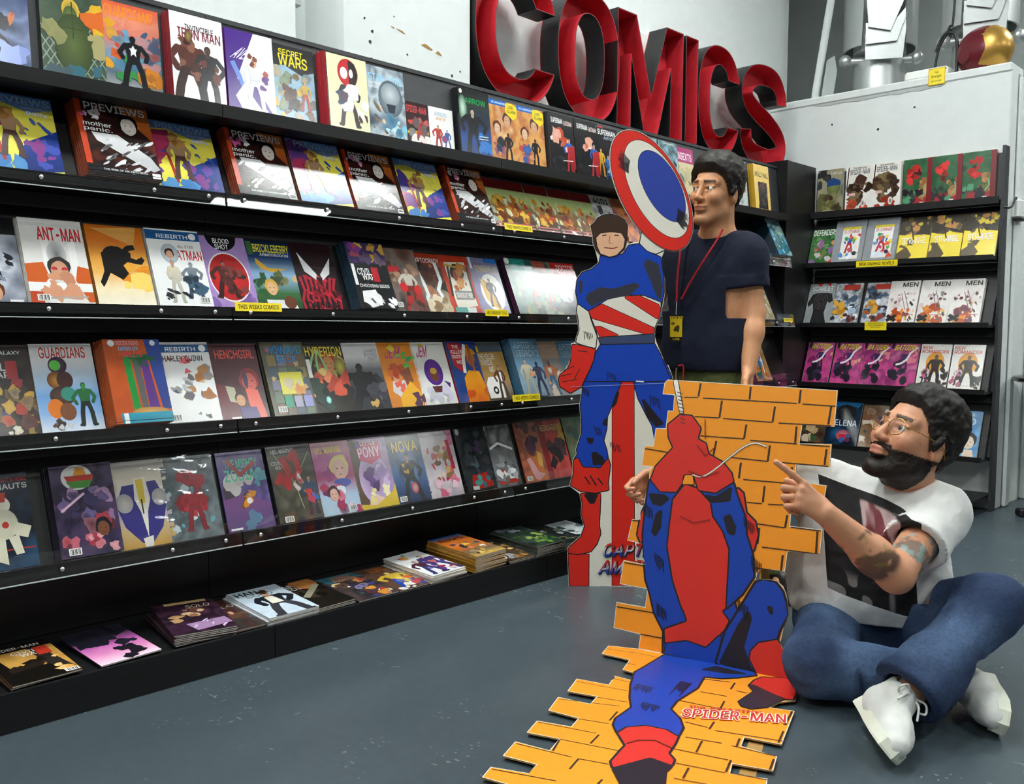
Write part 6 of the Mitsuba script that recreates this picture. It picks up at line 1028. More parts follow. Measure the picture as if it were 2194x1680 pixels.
d_ = unit(Lwr-Lel); hR = frame(d_, -cf_*.3+left); hR = np.stack([hR[:, 0], unit(np.cross(hR[:, 2], hR[:, 0])), hR[:, 2]], 1)
hand(F, Lwr, np.stack([d_, unit(cf_-d_*(cf_@d_)), unit(np.cross(d_, unit(cf_-d_*(cf_@d_))))], 1), [.25, .32, .38, .45], thumb=(.4, .4))
d_ = unit(Rwr-Rel); e_ = unit(left-d_*(left@d_)); hand(F, Rwr, np.stack([d_, e_, np.cross(d_, e_)], 1), [.5, .5, .5, .5], thumb=(.6, .5))
for h, kn, an in ((Lhip, Lkn, Lan), (Rhip, Rkn, Ran)): F.bone(h, kn, .078, .052, .04); F.bone(kn, an, .052, .036, .03); F.bone(an, an+A3(-.04, -.05, -.03), .035, .03, .02)
v, f = F.mesh()
q = (v-hb)@HR/hs
col = toned(v, srgb('c68d66'), .08, 30)
col = facial(v, col, hb, HR, hs, srgb('a4564a'), srgb('1c1410'), lambda x, y, z: .20*np.clip((-.035-.2*x-z)/.02, 0, 1)*(z > -.13)*(x > -.01))
st = thing('person', 'man in a navy tee shirt with a red lanyard, standing beside the cardboard man', 'person')
obj('body', (v, f), 'mat_skin', st, smooth=True, color=col)
eyes(st, hb, HR, hs, HR[:, 0]*.75+HR[:, 1]*(-.45)+HR[:, 2]*.12, '2e1c10')
mk = hair_mask(q, .072, .010, -.05); mk = np.where(v[:, 2] > 1.42, mk, -1)
th = .010+.022*np.clip((q[:, 2]-.03)/.08, 0, 1)+.010*np.clip(q[:, 0]/.08, 0, 1)
hv, hf = cap_from(v, f, mk, th, .016, 42, hb, 3)
obj('hair', (hv, hf), 'mat_hair', st, smooth=True, color=toned(hv, srgb('1c1612'), .5, 160), label='short dark wavy hair')
# navy tee shirt
F = Field(axis(3.00, 3.44, .0062), axis(1.70, 2.42, .0062), axis(.78, 1.47, .0062))
torso(F, Lsh, Rsh, Lhip, Rhip, neck-A3(0, 0, .02), .006, belly=.0)
for sh, el in ((Lsh, Lel), (Rsh, Rel)): F.bone(sh-A3(0, 0, .005), lerp(sh, el, .66), .068, .069, .05)
for h in (Lhip, Rhip): F.bone(lerp(h, Lsh, .35), h-A3(0, 0, .03), .090, .094, .06)
hl = (Lhip+Rhip)/2
F.wrinkle(.010, 9.0, 5, lo=(2.8, 1.5, .7), hi=(3.6, 2.5, 1.2), stretch=(1, 1, .55)); F.wrinkle(.006, 14.0, 8, stretch=(1, 1, .7))
F.cut(A3(0, 0, .835)+hl*A3(1, 1, 0), (0, 0, -1))
for sh, el in ((Lsh, Lel), (Rsh, Rel)):
    d_ = unit(el-sh); p_ = lerp(sh, el, .60); F.cut(p_, d_, *obox([p_-.09, p_+.09], .02)); F.bone(p_-d_*.02, p_+d_*.05, .050, .052, .004, 'sub')
F.ell(neck+A3(0, 0, .075)+cf_*.020, np.eye(3), A3(.076, .076, .078), .004, 'sub')
F.bone(hl+A3(0, 0, .02), hl+A3(0, 0, -.1), .092, .092, .01, 'sub', flat=(cf_, .75))
v, f = F.mesh(); tee_st = (v, f)
mat('mat_navy', two(pr(proc(lambda p, n, uv: mi.Color3f(0.0085, 0.0115, 0.026)*(0.8+0.4*fbm(p.x*90, p.y*90, p.z*90, 2))), 0.85, 0.2, sheen=0.3)))
obj('tee_shirt', (v, f), 'mat_navy', st, smooth=True)
# olive trousers
F = Field(axis(2.98, 3.42, .008), axis(1.58, 2.28, .008), axis(.05, .90, .008))
for h, kn, an in ((Lhip, Lkn, Lan), (Rhip, Rkn, Ran)): F.bone(h-A3(0, 0, .02), kn, .090, .074, .05); F.bone(kn, an, .078, .066, .04)
F.bone(Lhip+A3(0, 0, .03), Rhip+A3(0, 0, .03), .088, None, .05); F.wrinkle(.010, 8.0, 2, stretch=(1, 1, .6)); F.cut((0, 0, .885), (0, 0, 1)); F.cut((0, 0, .085), (0, 0, -1))
v, f = F.mesh()
mat('mat_olive', two(pr(proc(lambda p, n, uv: mi.Color3f(0.070, 0.085, 0.030)*(0.8+0.4*fbm(p.x*70, p.y*70, p.z*70, 2))), 0.85, 0.2)))
obj('trousers', (v, f), 'mat_olive', st, smooth=True, label='olive green trousers')
def shoe(parent, heel, toe, upd, bs, laces, label, w=.046, sole_bs=None, sole_h=.028):
    """low sneaker: outsole, upper with a collar opening, tongue and laces; heel and toe on the ground side"""
    a = unit(toe-heel); u2 = unit(upd-a*(upd@a)); s_ = np.cross(u2, a); L = np.linalg.norm(toe-heel)
    P = lambda x, y, z: heel+a*x*L+s_*y+u2*z
    lo, hi = obox([P(0, -.06, 0), P(1, .06, .13), P(0, .06, 0), P(1, -.06, 0), P(0, 0, .14), P(.3, 0, .15)], .03)
    F = Field(*[axis(l, h, .0042) for l, h in zip(lo, hi)])
    F.bone(P(.12, 0, .040), P(.30, 0, .045), .038, .038, .02, flat=(s_, .95)); F.bone(P(.30, 0, .045), P(.72, .002, .034), .040, .038, .03, flat=(s_, 1.08)); F.bone(P(.72, .002, .034), P(.88, .0, .028), .040, .028, .02)
    F.bone(P(.10, 0, .06), P(.16, 0, .105), .034, .036, .02); F.bone(P(.18, 0, .06), P(.30, 0, .098), .036, .034, .02); F.bone(P(.30, 0, .098), P(.60, 0, .060), .026, .026, .03)
    F.bone(P(.20, 0, .085), P(.22, 0, .16), .030, .032, .004, 'sub')
    F.cut(P(0, 0, .012), -u2); F.wrinkle(.003, 30, 1)
    v, f = F.mesh(); obj('shoe_upper', (v, f), bs, parent, smooth=True, label=label)
    out = [P(x, y, 0) for x, y in [(0.0, -.022), (.06, -.036), (.3, -.036), (.55, -.046), (.78, -.047), (.93, -.034), (1.0, 0), (.93, .030), (.78, .044), (.55, .042), (.3, .036), (.06, .036), (0, .022)]]
    top = [p+u2*sole_h+(p-P(.5, 0, 0))*-.02 for p in out]; rim = [p+u2*.006+(p-P(.5, 0, 0))*.012 for p in out]
    n = len(out); V = np.vstack([out, rim, top]); Fc = []
    for k in range(2):
        for i in range(n): j = (i+1) % n; Fc += [[k*n+i, k*n+j, (k+1)*n+j], [k*n+i, (k+1)*n+j, (k+1)*n+i]]
    for i in range(1, n-1): Fc += [[0, i+1, i], [2*n, 2*n+i, 2*n+i+1]]
    obj('shoe_sole', (V, Fc), sole_bs or bs, parent, label='thick pale sole')
    if laces:
        ms = []
        for i, x in enumerate((.36, .44, .52, .60)):
            z = .098+.026-.152*(x-.30)*.98; ms.append(tubem(spline([P(x, -.030, z-.020), P(x+.01, -.012, z+.002), P(x+.015, .012, z+.002), P(x+.01, .030, z-.020)], 4), .0034, 6)); 
        for sg in (-1, 1): ms.append(tubem(spline([P(.37, 0, .118), P(.40, sg*.03, .135), P(.44, sg*.045, .12), P(.40, sg*.035, .108)], 5), .003, 6)); ms.append(tubem(spline([P(.37, 0, .118), P(.43, sg*.02, .12), P(.52, sg*.035, .095)], 5), .003, 6))
        obj('laces', cat(*ms), bs, parent, smooth=60)
shoe(st, A3(3.155, 1.715, .002), A3(3.045, 1.49, .002), A3(0, 0, 1.0), 'mat_black', False, 'black shoe', sole_bs='mat_black')
shoe(st, A3(3.23, 2.11, .002), A3(3.10, 1.91, .002), A3(0, 0, 1.0), 'mat_black', False, 'black shoe', sole_bs='mat_black')
# lanyard lying on the navy tee shirt, with its badge; spring hook at the belt
tv = tee_st[0]-eye; ta, tb, tz_ = tv@RGT, tv@FWD, tee_st[0][:, 2]
def on_tee(a, z, off=.006):
    m = (np.abs(ta-a) < .022) & (np.abs(tz_-z) < .022)
    d = (tb[m].min() if m.any() else 3.5)-off
    h = unit(A3(FWD[0], FWD[1], 0)); return eye+RGT*a+h*(d/(h@FWD)) + A3(0, 0, z-(eye+RGT*a+h*(d/(h@FWD)))[2])
ly = thing('lanyard', 'red lanyard round the standing man\'s neck', 'lanyard')
mat('mat_red_cord', two(pr(rgb('b01c28'), 0.6, 0.35)))
sA = [on_tee(*q) for q in ((.812, 1.385), (.785, 1.335), (.745, 1.27), (.705, 1.20), (.665, 1.115))]
sB = [on_tee(*q) for q in ((.690, 1.39), (.672, 1.34), (.660, 1.27), (.653, 1.20), (.650, 1.105))]
obj('cord', cat(tubem(spline(sA, 6), .0042, 8), tubem(spline(sB, 6), .0042, 8)), 'mat_red_cord', ly, smooth=60)
pb = on_tee(.648, 1.00, .014)
obj('clip', tubem([sB[-1], lerp(sB[-1], pb+A3(0, 0, .06), .5), pb+A3(0, 0, .055)], .0035, 8), 'mat_chrome', ly, smooth=60)
n_ = unit(-FWD*A3(1, 1, 0)); e_ = np.cross([0, 0, 1.0], n_); P = Print(.056, .102, 2)
P.poly([(0, 0), (1, 0), (1, 1), (0, 1)], srgb('16160f')); P.poly([(.07, .13), (.93, .13), (.93, .82), (.07, .82)], srgb('d8b818')); P.poly([(.04, .02), (.96, .02), (.96, .13), (.04, .13)], srgb('d8b818'))
P.text("TATE'S", .08, .03, .92, .12, srgb('14140c')); P.text('LUIS', .28, .86, .74, .95, srgb('e0c020')); P.blob(.55, .5, .22, .14, srgb('3a3410'), srgb('4a4212')); P.blob(.3, .3, .12, .06, srgb('6a5c14'), srgb('5a4e12'))
v, f, c = P.done(); b = bx(0, .056, 0, .102, -.002, -.0001); V = np.vstack([v, b.vertices]); M = M4(pb-e_*.028-A3(0, 0, .051), e_, A3(0, 0, 1), n_)
obj('badge', (V@M[:3, :3].T+M[:3, 3], np.vstack([f, np.asarray(b.faces)+len(v)])), 'mat_cover', ly, color=np.vstack([c, np.tile(srgb('16160f'), (8, 1))]), label='yellow and black name badge')
hk = on_tee(.665, .845, .012)
kb_ = thing('spring_hook', 'red and silver spring hook hanging at the standing man\'s belt', 'hook')
q = [hk+e_*a+A3(0, 0, z) for a, z in ((-.014, -.05), (-.014, 0), (-.008, .008), (.008, .010), (.014, .002), (.014, -.05), (.006, -.062), (-.006, -.062), (-.014, -.05))]
obj('bow', tubem(spline(q[2:], 5), .0032, 8), 'mat_red_cord', kb_, smooth=60); obj('gate', tubem(q[:2], .0034, 8), 'mat_chrome', kb_, smooth=60)
# ================================================================== the seated man
Lsh, Rsh, Lel, Lwr = A3(2.605, .898, .499), A3(2.543, 1.232, .549), A3(2.325, .902, .374), A3(2.151, 1.014, .542)
Rel, Rwr = A3(2.59, 1.52, .50), A3(2.460, 1.728, .522)
neck, hd = A3(2.622, .992, .556), A3(2.558, .955, .690)
Lhip, Rhip = A3(2.700, 1.045, .125), A3(2.620, 1.190, .125)
Lkn, Lan, Rkn, Ran = A3(2.540, .735, .285), A3(2.245, .832, .105), A3(2.275, 1.085, .105), A3(2.485, .805, .062)
HR = frame(-FWD*.34-RGT*.84+UPV*.42, UPV*.9+RGT*.42)
hs = 1.09
F = Field(axis(2.00, 2.86, .009, [(hd[0]-.15, hd[0]+.15, .0036), (2.00, 2.20, .0034)]), axis(.60, 1.90, .009, [(hd[1]-.15, hd[1]+.15, .0036), (1.70, 1.86, .0032)]), axis(.01, .90, .009, [(.56, .88, .0036), (.42, .56, .004)]))
head(F, hd, HR, neck, hs, 1.02)
left, u_, cf_ = torso(F, Lsh, Rsh, Lhip, Rhip, neck, -.014)
for sh, el, wr in ((Lsh, Lel, Lwr), (Rsh, Rel, Rwr)):
    F.bone(sh, el, .056, .044, .03); F.bone(el, lerp(el, wr, .35), .044, .047, .02); F.bone(lerp(el, wr, .3), wr, .047, .029, .02)
# pointing left hand
d_ = unit(A3(2.052, 1.084, .640)-Lwr-A3(0, 0, .012)); tz = unit(A3(0, 0, 1.0)-d_*d_[2]); 
back = unit(-FWD*.75+RGT*.3+UPV*.25); back = unit(back-d_*(back@d_)); thumbdir = np.cross(back, d_)
if thumbdir@UPV < 0: thumbdir = -thumbdir
hand(F, Lwr, np.stack([d_, thumbdir, np.cross(d_, thumbdir)], 1) if np.cross(d_, thumbdir)@back > 0 else np.stack([d_, thumbdir, -np.cross(d_, thumbdir)], 1), [[.05, .08, .06], [1.15, 1.5, .9], [1.2, 1.5, .9], [1.25, 1.5, .9]], thumb=(.15, 1.0), sc=.98)
# right hand reaching round the upright board, palm to the viewer
d_ = unit(-RGT*.82-UPV*.50-FWD*.12); back = unit(FWD*.92+UPV*.25); back = unit(back-d_*(back@d_)); td = np.cross(back, d_)
if td@UPV < 0: td = -td
hand(F, Rwr, np.stack([d_, td, back], 1), [.75, .85, .80, .75], thumb=(.35, 1.2), sc=1.0)
for h, kn, an in ((Lhip, Lkn, Lan), (Rhip, Rkn, Ran)): F.bone(h, kn, .080, .052, .04); F.bone(kn, an, .052, .036, .03)
v, f = F.mesh()
q = (v-hd)@HR/hs
def beard(x, y, z):
    lip = ((y/.028)**2+((z+.062)/.011)**2 < 1)*(x > .07)
    m = np.clip((-.030-.16*x-z)/.008, 0, 1)*(x > -.022)*np.clip((z+.128)/.01, 0, 1)+((np.abs(y) < .034)*(x > .085)*(z < -.040)*(z > -.056))
    return np.clip(m, 0, 1)*(1-lip)
col = toned(v, srgb('c48c6c'), .08, 30)
col = facial(v, col, hd, HR, hs, srgb('a8605a'), srgb('1a120e'), lambda x, y, z: .75*beard(x, y, z))
# tattoos: dark ink on the left arm, a patterned sock at the near ankle
fa = (v-Lel)@unit(Lwr-Lel); dist = np.linalg.norm(v-Lel-fa[:, None]*unit(Lwr-Lel), axis=1); onf = (dist < .062) & (fa > -.03) & (fa < .21)
ua = (v-Lsh)@unit(Lel-Lsh); dist2 = np.linalg.norm(v-Lsh-ua[:, None]*unit(Lel-Lsh), axis=1); onu = (dist2 < .070) & (ua > .10) & (ua < .31) & ~onf
ink = meshkit.fbm(v*26, 3, 4); ink2 = meshkit.fbm(v*48, 2, 9)
col = blend(col, onf*.78*np.clip((ink-.47)*14, 0, 1)*np.clip((fa-.035)*60, 0, 1)*np.clip((.185-fa)*50, 0, 1), srgb('2c2624')); col = blend(col, onf*.5*np.clip((ink2-.66)*16, 0, 1)*np.clip((fa-.03)*60, 0, 1)*np.clip((.185-fa)*50, 0, 1), srgb('8a7a3a'))
col = blend(col, onu*.72*np.clip((ink-.45)*14, 0, 1), srgb('3a4a4a')); col = blend(col, onu*.6*np.clip((ink2-.55)*14, 0, 1), srgb('7aa0a0')); col = blend(col, onu*.6*np.clip((.36-ink)*16, 0, 1), srgb('8a2a30'))
so_ = (np.linalg.norm(v-Lan, axis=1) < .09) & (v[:, 2] < .16); col = blend(col, so_*np.clip((ink2-.5)*12, 0, 1)*.8, srgb('e0d8d8')); col = blend(col, so_*np.clip((ink-.55)*12, 0, 1)*.7, srgb('b87880'))
sm = thing('person', 'bearded man in a white tee shirt and jeans sitting cross-legged on the floor', 'person')
obj('body', (v, f), 'mat_skin', sm, smooth=True, color=col)
eyes(sm, hd, HR, hs, HR[:, 0]+HR[:, 2]*.05, '2e1c10')
mk = hair_mask(q, .078, .004, -.05); mk = np.where(v[:, 2] > .60, mk, -1)
th = .009+.020*np.clip((q[:, 2]-.05)/.06, 0, 1)+.006*np.clip(q[:, 0]/.08, 0, 1)
hv, hf = cap_from(v, f, mk, th, .016, 60, hd, 3)
obj('hair', (hv, hf), 'mat_hair', sm, smooth=True, color=toned(hv, srgb('17120f'), .5, 160), label='short dark curly hair')
bm = beard(*q.T)*1.0-.25; bm = np.where((v[:, 2] > .55) & (q[:, 0] > -.03), bm, -1)
hv, hf = cap_from(v, f, bm, np.full(len(v), .003), .005, 150, hd, 5, .0008)
obj('beard', (hv, hf), 'mat_hair', sm, smooth=True, color=toned(hv, srgb('1c1410'), .5, 200), label='dark trimmed beard')
# glasses: round thin rims, temples, lenses
G = lambda x, y, z: hd+HR@(A3(x, y, z)*hs)
gm, ln = [], []
for y in (-.033, .033):
    a = np.linspace(0, 2*math.pi, 29); ring = np.array([G(.108-.012*abs(y+.021*math.cos(t))/.05, y+.0225*math.cos(t), .006+.0215*math.sin(t)) for t in a]); gm.append(tubem(ring, .0011, 6, cap=False))
    c0 = ring[:-1].mean(0); ln.append(trimesh.Trimesh(np.vstack([[c0], ring[:-1]]), [[0, 1+i, 1+(i+1) % 28] for i in range(28)], process=False))
    sg = np.sign(y); gm.append(tubem(spline([G(.098, sg*.0555, .010), G(.070, sg*.074, .012), G(.02, sg*.086, .010), G(-.012, sg*.087, .004), G(-.03, sg*.084, -.018)], 5), .0012, 6))
gm.append(tubem(spline([G(.106, -.0105, .010), G(.114, 0, .015), G(.106, .0105, .010)], 5), .0011, 6))
mat('mat_gold_wire', two(pr(rgb('a07a3c'), 0.3, 0.5, 0.9)))
gl = obj('glasses', cat(*gm), 'mat_gold_wire', sm, smooth=60, label='round thin gold wire glasses')
obj('lens', cat(*ln), 'mat_acrylic', gl)
# white tee shirt with a dark printed picture
F = Field(axis(2.26, 2.90, .0062), axis(.74, 1.50, .0062), axis(.10, .68, .0062))
torso(F, Lsh, Rsh, Lhip, Rhip, neck-u_*.02, .004, belly=.01)
for sh, el, tq in ((Lsh, Lel, .56), (Rsh, Rel, .66)): F.bone(sh-u_*.004, lerp(sh, el, tq+.06), .070, .076, .05)
for h, sh in ((Lhip, Lsh), (Rhip, Rsh)): F.bone(lerp(h, sh, .35), lerp(h, sh, .12), .115, .122, .06)
F.wrinkle(.013, 8.5, 6, stretch=(1, 1, .8)); F.wrinkle(.006, 17.0, 2)
F.cut((0, 0, .165), (0, 0, -1))
for sh, el, tq in ((Lsh, Lel, .56), (Rsh, Rel, .66)):
    d_ = unit(el-sh); p_ = lerp(sh, el, tq); F.cut(p_, d_, *obox([p_-.09, p_+.09], .03)); F.bone(p_-d_*.02, p_+d_*.06, .056, .060, .004, 'sub')
F.ell(neck+u_*.085+cf_*.022, np.eye(3), A3(.082, .082, .085), .004, 'sub')
v, f = F.mesh(); tee_sm = (v, f)
TO, TF = A3(2.5975, 1.085, .534), A3(-.822, -.513, -.124)
TL = unit(A3(.185, -.280, -.068)); TU = unit(A3(-.0475, -.0225, .409))
dot = lambda p, a: p.x*float(a[0])+p.y*float(a[1])+p.z*float(a[2])
def f_tee(p, n, uv):
    q = p-mi.Point3f(*TO.tolist()); a, b, c_ = dot(q, TL)+.161, dot(q, TU)-.056, dot(n, TF)
    s, t = (.308*a+.092*b)/.0689, -(.061*a+.242*b)/.0689      # across and down the printed picture
    w = mi.Color3f(0.74, 0.74, 0.72)*(0.95+0.08*fbm(p.x*80, p.y*80, p.z*80, 2))
    k = mi.Color3f(0.022, 0.021, 0.022)*(0.7+0.6*fbm(p.x*30, p.y*30, p.z*30, 2))
    st_ = smoothstep(.19, .17, dr.abs(s-.62))*smoothstep(.06, .09, t)*smoothstep(.36, .30, t); g = smoothstep(.40, .65, noise(s*16, t*5, 4.0)); k = mix(k, mix(mi.Color3f(0.20, 0.05, 0.06), mi.Color3f(0.55, 0.40, 0.40), g), st_*.85)
    pk = smoothstep(1.0, 0.75, dr.square((s-.62)/.17)+dr.square((t-.48)/.20)); k = mix(k, mi.Color3f(0.34, 0.13, 0.14)*(0.7+0.6*fbm(p.x*40, p.y*40, p.z*40, 2)), pk)
    pk = smoothstep(.56, .66, noise(s*7, t*7, 9.0))*smoothstep(.75, .85, t); k = mix(k, mi.Color3f(0.4, 0.38, 0.36), pk*.5)
    m = dr.select((s > 0) & (s < 1) & (t > 0) & (t < 1.02) & (c_ > -.05), 1.0, 0.0)
    return mix(w, k, m)
mat('mat_tee', two(pr(proc(f_tee), 0.85, 0.2)))
obj('tee_shirt', (v, f), 'mat_tee', sm, smooth=True, label='white tee shirt with a dark printed picture')
# jeans
F = Field(axis(2.05, 2.86, .0072), axis(.60, 1.34, .0072), axis(.0, .42, .0072))
F.bone(Lhip, Lkn, .104, .078, .05); F.bone(Rhip, Rkn, .102, .082, .05); F.bone(Lkn, lerp(Lkn, Lan, .9), .076, .072, .02); F.bone(lerp(Lkn, Lan, .75), Lan+A3(-.01, 0, .01), .074, .082, .03); F.bone(Rkn, Ran, .076, .066, .02)
F.bone(Lhip+A3(0, 0, .005), Rhip+A3(0, 0, .005), .118, .118, .05); F.bone((Lhip+Rhip)/2, (Lhip+Rhip)/2+A3(0, 0, .10), .118, .112, .05)
F.wrinkle(.015, 7.5, 11, stretch=(1, 1, .7)); F.wrinkle(.006, 16.0, 12)
F.cut((0, 0, .006), (0, 0, -1)); F.cut((0, 0, .245), (0, 0, 1), lo=(2.5, .9, .2), hi=(2.9, 1.35, .5))
d_ = unit(Lan-Lkn); p_ = Lan+d_*.005; F.cut(p_, d_, *obox([p_-.1, p_+.1], .03)); F.bone(p_-d_*.035, p_+d_*.04, .060, .066, .004, 'sub')
d_ = unit(Ran-Rkn); p_ = Ran-d_*.015; F.cut(p_, d_, *obox([p_-.09, p_+.09], .02)); F.bone(p_-d_*.02, p_+d_*.04, .048, .05, .004, 'sub')
v, f = F.mesh()
def f_jeans(p, n, uv):
    w = fbm(p.x*6, p.y*6, p.z*6, 3); s_ = fbm(p.x*160, p.y*160, p.z*160, 2)
    return mix(mi.Color3f(0.021, 0.036, 0.082), mi.Color3f(0.060, 0.100, 0.185), smoothstep(.35, .75, w))*(0.75+0.5*s_)
mat('mat_jeans', two(pr(proc(f_jeans), 0.85, 0.2)))
jk = obj('jeans', (v, f), 'mat_jeans', sm, smooth=True, label='blue denim jeans')
mat('mat_shoe', two(pr(proc(lambda p, n, uv: mi.Color3f(0.62, 0.63, 0.60)*(0.85+0.22*fbm(p.x*25, p.y*25, p.z*25, 3))), 0.6, 0.35)))
mat('mat_shoe_sole', two(pr(rgb('d2d4c4'), 0.6, 0.35)))
shoe(sm, A3(2.226, .940, .040), A3(2.022, .782, .034), unit(RGT*.72+UPV*.62+FWD*.1), 'mat_shoe', True, 'white worn sneaker', sole_bs='mat_shoe_sole')
shoe(sm, A3(2.604, .750, .052), A3(2.367, .636, .048), unit(-RGT*.85+UPV*.14-FWD*.25), 'mat_shoe', True, 'white worn sneaker', sole_bs='mat_shoe_sole')
# ------------------------------------------------------------------ things above and beside the low wall
def statue_leg(c, rad, fdir, z0, zc, label):
    """silver armoured statue leg: tube with an arched opening, hanging plates, ankle block and foot"""
    t = thing('statue_leg', label, 'statue leg', 'silver statue legs behind the low wall')
    f = unit(fdir); s_ = np.array([-f[1], f[0], 0]); U = np.array([0, 0, 1.0]); c = np.asarray(c, float)
    def ring(a0, a1, zlo, zhi, r, n=40):     # curved sheet; angles from the facing direction
        a = np.linspace(a0, a1, n); V, Fc = [], []
        for k in range(n): d = f*math.cos(a[k])+s_*math.sin(a[k]); V += [c+d*r+U*(zlo(a[k]) if callable(zlo) else zlo), c+d*r+U*zhi, c+d*(r-.012)+U*zhi, c+d*(r-.012)+U*(zlo(a[k]) if callable(zlo) else zlo)]
        for k in range(n-1):
            for j in range(4): p, q = 4*k+j, 4*k+(j+1) % 4; Fc += [[p, p+4, q+4], [p, q+4, q]]
        return trimesh.Trimesh(np.array(V), Fc, process=False)
    w = .62; arch = lambda a: zc+.30+.14*math.sqrt(max(0, 1-(a/w)**2)) if abs(a) < w else zc
    obj('tube', cat(ring(-math.pi, math.pi, arch, 4.2, rad, 121)), 'mat_silver', t, smooth=30)
    obj('core', cat(cyl(c+U*(zc-.02), c+U*4.2, rad*.72, 24)), 'mat_wall_grey', t, smooth=40)
    for z in (zc+.52, zc+.56): obj('band', ring(-1.2, 1.2, z, z+.010, rad+.006, 40), 'mat_black', t, smooth=30)
    def plate(pts, off, th=.010):
        return basis(extr(Polygon(pts), th), c+f*(rad*off), s_*-1, U, np.cross(-s_, U))
    obj('plate', plate([(-.11, zc-.10), (.11, zc-.10), (.115, zc+.06), (-.04, zc+.06), (-.12, zc+.16), (-.125, zc+.08)], .93), 'mat_silver', t)
    obj('plate', plate([(-.07, zc+.0), (.11, zc-.01), (.115, zc+.12), (-.05, zc+.12), (-.115, zc+.20), (-.12, zc+.15)], 1.02), 'mat_silver', t)
    obj('plate', plate([(-.03, zc+.06), (.10, zc+.09), (.115, zc+.26), (.09, zc+.33), (.05, zc+.39), (-.04, zc+.40), (-.09, zc+.34), (-.115, zc+.27)], 1.10), 'mat_silver', t)
    obj('collar', cat(tubem([c-s_*rad*.92+f*.06+U*(zc-.07), c+s_*rad*.92+f*.06+U*(zc-.07)], .026, 12), trimesh.Trimesh(trimesh.creation.icosphere(2, .042).vertices+c-s_*rad*.95+f*.06+U*(zc-.065), trimesh.creation.icosphere(2, .042).faces, process=False), trimesh.Trimesh(trimesh.creation.icosphere(2, .042).vertices+c+s_*rad*.95+f*.06+U*(zc-.065), trimesh.creation.icosphere(2, .042).faces, process=False)), 'mat_silver', t, smooth=40)
    obj('ankle', lathe([(0, 0), (rad*.80, 0), (rad*.74, .18), (rad*.70, zc-.08-z0), (0, zc-.08-z0)], 36).apply_translation(c+U*z0), 'mat_silver', t, smooth=40)
    obj('foot_block', cat(basis(rbx(-.03, .05, -.10, .10, z0, z0+.13, .01), c+f*rad*.86, s_*-1, f, U), basis(rbx(.02, .10, -.03, .03, z0, z0+.16, .01), c+f*rad*.98, s_*-1, f, U)), 'mat_silver', t)
    return t
statue_leg([5.99, 2.545, 0], .225, (-.86, -.50, 0), 2.12, 2.80, 'silver armoured statue leg by the leaning pipe, its foot behind the low wall')
statue_leg([5.99, 1.94, 0], .21, (-.90, -.42, 0), 2.12, 2.80, 'silver armoured statue leg behind the maroon helmet')
struct('trim_5', bx(5.62, 7.3, 1.66, 3.1, 2.06, 2.12), 'mat_wall')
pp = thing('pipe', 'leaning grey pipe left of the silver statue leg', 'pipe')
obj('tube', tubem([[5.75, 2.885, 2.125], [5.75, 2.858, 2.55], [5.75, 2.770, 3.12], [5.75, 2.61, 4.3]], .024, 14), 'mat_wall', pp, smooth=60)
sl_ = thing('bracket', 'slanting grey perforated strip between the pipe and the statue leg', 'bracket')
obj('strip', basis(extr(Polygon([(-2.87, 2.12), (-2.79, 2.12), (-2.71, 2.66), (-2.73, 2.76), (-2.78, 2.74)]), .006), [5.742, 0, 0], [0, -1, 0], [0, 0, 1], [-1, 0, 0]), 'mat_wall_grey', sl_)
# plain maroon and gold helmet
hc, hf_ = A3(5.66, 1.805, 2.578), unit([-.45, -.88, -.12]); HM = frame(hf_, [0, 0, 1.0])
t = thing('helmet', 'maroon helmet with a gold face plate on top of the low wall', 'helmet')
m = trimesh.creation.icosphere(4, 1.0); v = np.asarray(m.vertices).copy(); v[:, 2] = np.maximum(v[:, 2], -.86); v[:, 0] *= np.where(v[:, 2] < 0, 1+.12*v[:, 2], 1)
obj('shell', trimesh.Trimesh((v*[.165, .122, .142])@HM.T+hc, m.faces, process=False), mat('mat_maroon', two(pr(rgb('641a24'), 0.35, 0.5, 0.2))), t, smooth=True)
keep = (v[m.faces][:, :, 0] > .38).all(1) & (v[m.faces][:, :, 2] > -.62).all(1) & (np.abs(v[m.faces][:, :, 1]) < .80).all(1)
u_i, inv = np.unique(m.faces[keep], return_inverse=True)
mat('mat_gold', two(pr(rgb('b88f45'), 0.35, 0.5, 0.6)))
obj('face_plate', trimesh.Trimesh((v[u_i]*[.172, .129, .149])@HM.T+hc, inv.reshape(-1, 3), process=False), 'mat_gold', t, smooth=True, label='plain gold face plate')
for sg in (-1, 1): obj('ear_disc', basis(lathe([(0, 0), (.042, 0), (.040, .008), (.030, .010), (0, .010)], 24), hc+HM@A3(-.02, sg*.115, -.03), HM[:, 0], HM[:, 2]*-sg, HM[:, 1]*sg), 'mat_maroon', t, smooth=40)
t = thing('plastic_tray', 'pale plastic slab lying on the low wall left of the helmet', 'tray')
obj('slab', rbx(5.53, 5.66, 1.955, 2.20, 2.456, 2.512, .012), 'mat_white', t)
obj('slot', cat(*[basis(extr(affinity.scale(Point(0, 0).buffer(1), .030, .008), .001), [5.5292, 1.99+q, 2.495-q*.5], [0, -1, 0], [0, 0, 1], [-1, 0, 0]) for q in (0, .012)][:1]), 'mat_black', t)
t = thing('cable', 'black cable looping down between the two statue legs', 'cable')
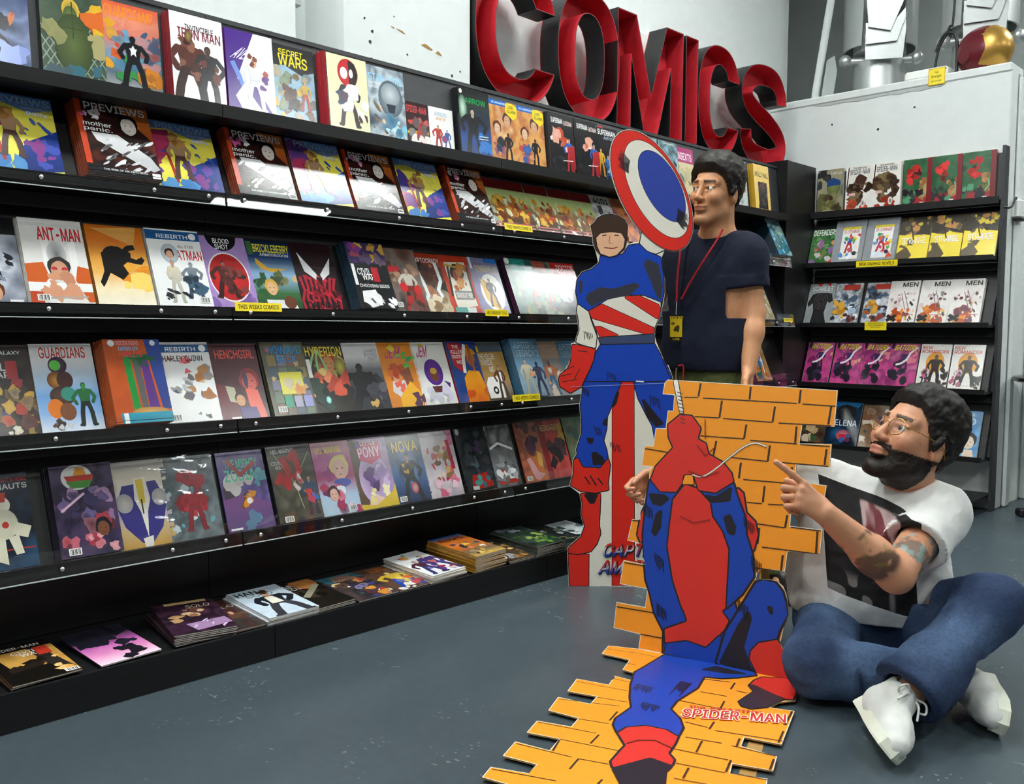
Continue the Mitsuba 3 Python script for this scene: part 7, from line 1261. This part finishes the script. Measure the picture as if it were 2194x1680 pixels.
obj('wire', tubem(spline([[5.62, 1.94, 4.2], [5.62, 1.96, 2.90], [5.62, 1.985, 2.745], [5.62, 2.04, 2.63], [5.62, 2.065, 2.47]], 8), .007, 8), 'mat_black', t, smooth=60)
obj('wire', tubem(spline([[5.62, 2.055, 2.62], [5.62, 2.02, 2.70], [5.62, 1.975, 2.715], [5.62, 1.94, 2.66], [5.62, 1.935, 2.46]], 8), .009, 8), 'mat_black', t, smooth=60)
# door phone on the wall end, its cord
t = thing('wall_unit', 'small white box with a dark window on the wall end by the corner rack', 'wall unit')
obj('case', rbx(5.585, 5.72, 1.560, 1.6045, 1.625, 1.725, .008), 'mat_white', t)
obj('window', bx(5.69, 5.712, 1.5585, 1.5605, 1.66, 1.695), 'mat_black', t)
obj('foot', rbx(5.58, 5.66, 1.552, 1.600, 1.608, 1.626, .006), 'mat_black', t)
t = thing('cord', 'short black cord from the corner rack to the white wall box', 'cord')
obj('wire', tubem(spline([[5.435, 1.612, 1.672], [5.47, 1.585, 1.668], [5.53, 1.585, 1.685], [5.56, 1.585, 1.715], [5.585, 1.585, 1.735], [5.60, 1.588, 1.724]], 8), .006, 8), 'mat_black', t, smooth=60)
# cafe table at the right edge
t = thing('cafe_table', 'round black cafe table at the right edge of the picture', 'table')
tc = A3(5.70, 1.17, 0); 
obj('table_top', lathe([(0, .724), (.40, .724), (.414, .730), (.414, .744), (.408, .750), (0, .750)], 64).apply_translation(tc), 'mat_black_gloss', t, smooth=30)
obj('column', lathe([(.03, .05), (.03, .70), (.09, .715), (.09, .724), (0, .724)], 24).apply_translation(tc), 'mat_black', t, smooth=40)
for k in range(4):
    a = math.radians(137+90*k); d = A3(math.cos(a), math.sin(a), 0)
    obj('foot', basis(rbx(.02, .42, -.03, .03, .004, .045, .008), tc, d, np.cross([0, 0, 1.0], d), [0, 0, 1.0]), 'mat_black', t)
t = thing('ashtray', 'small pale round dish on the black cafe table', 'dish')
obj('dish', lathe([(0, 0), (.055, 0), (.06, .018), (.055, .018), (.05, .006), (0, .006)], 28).apply_translation(tc+A3(-.06, .03, .751)), 'mat_white', t, smooth=40)
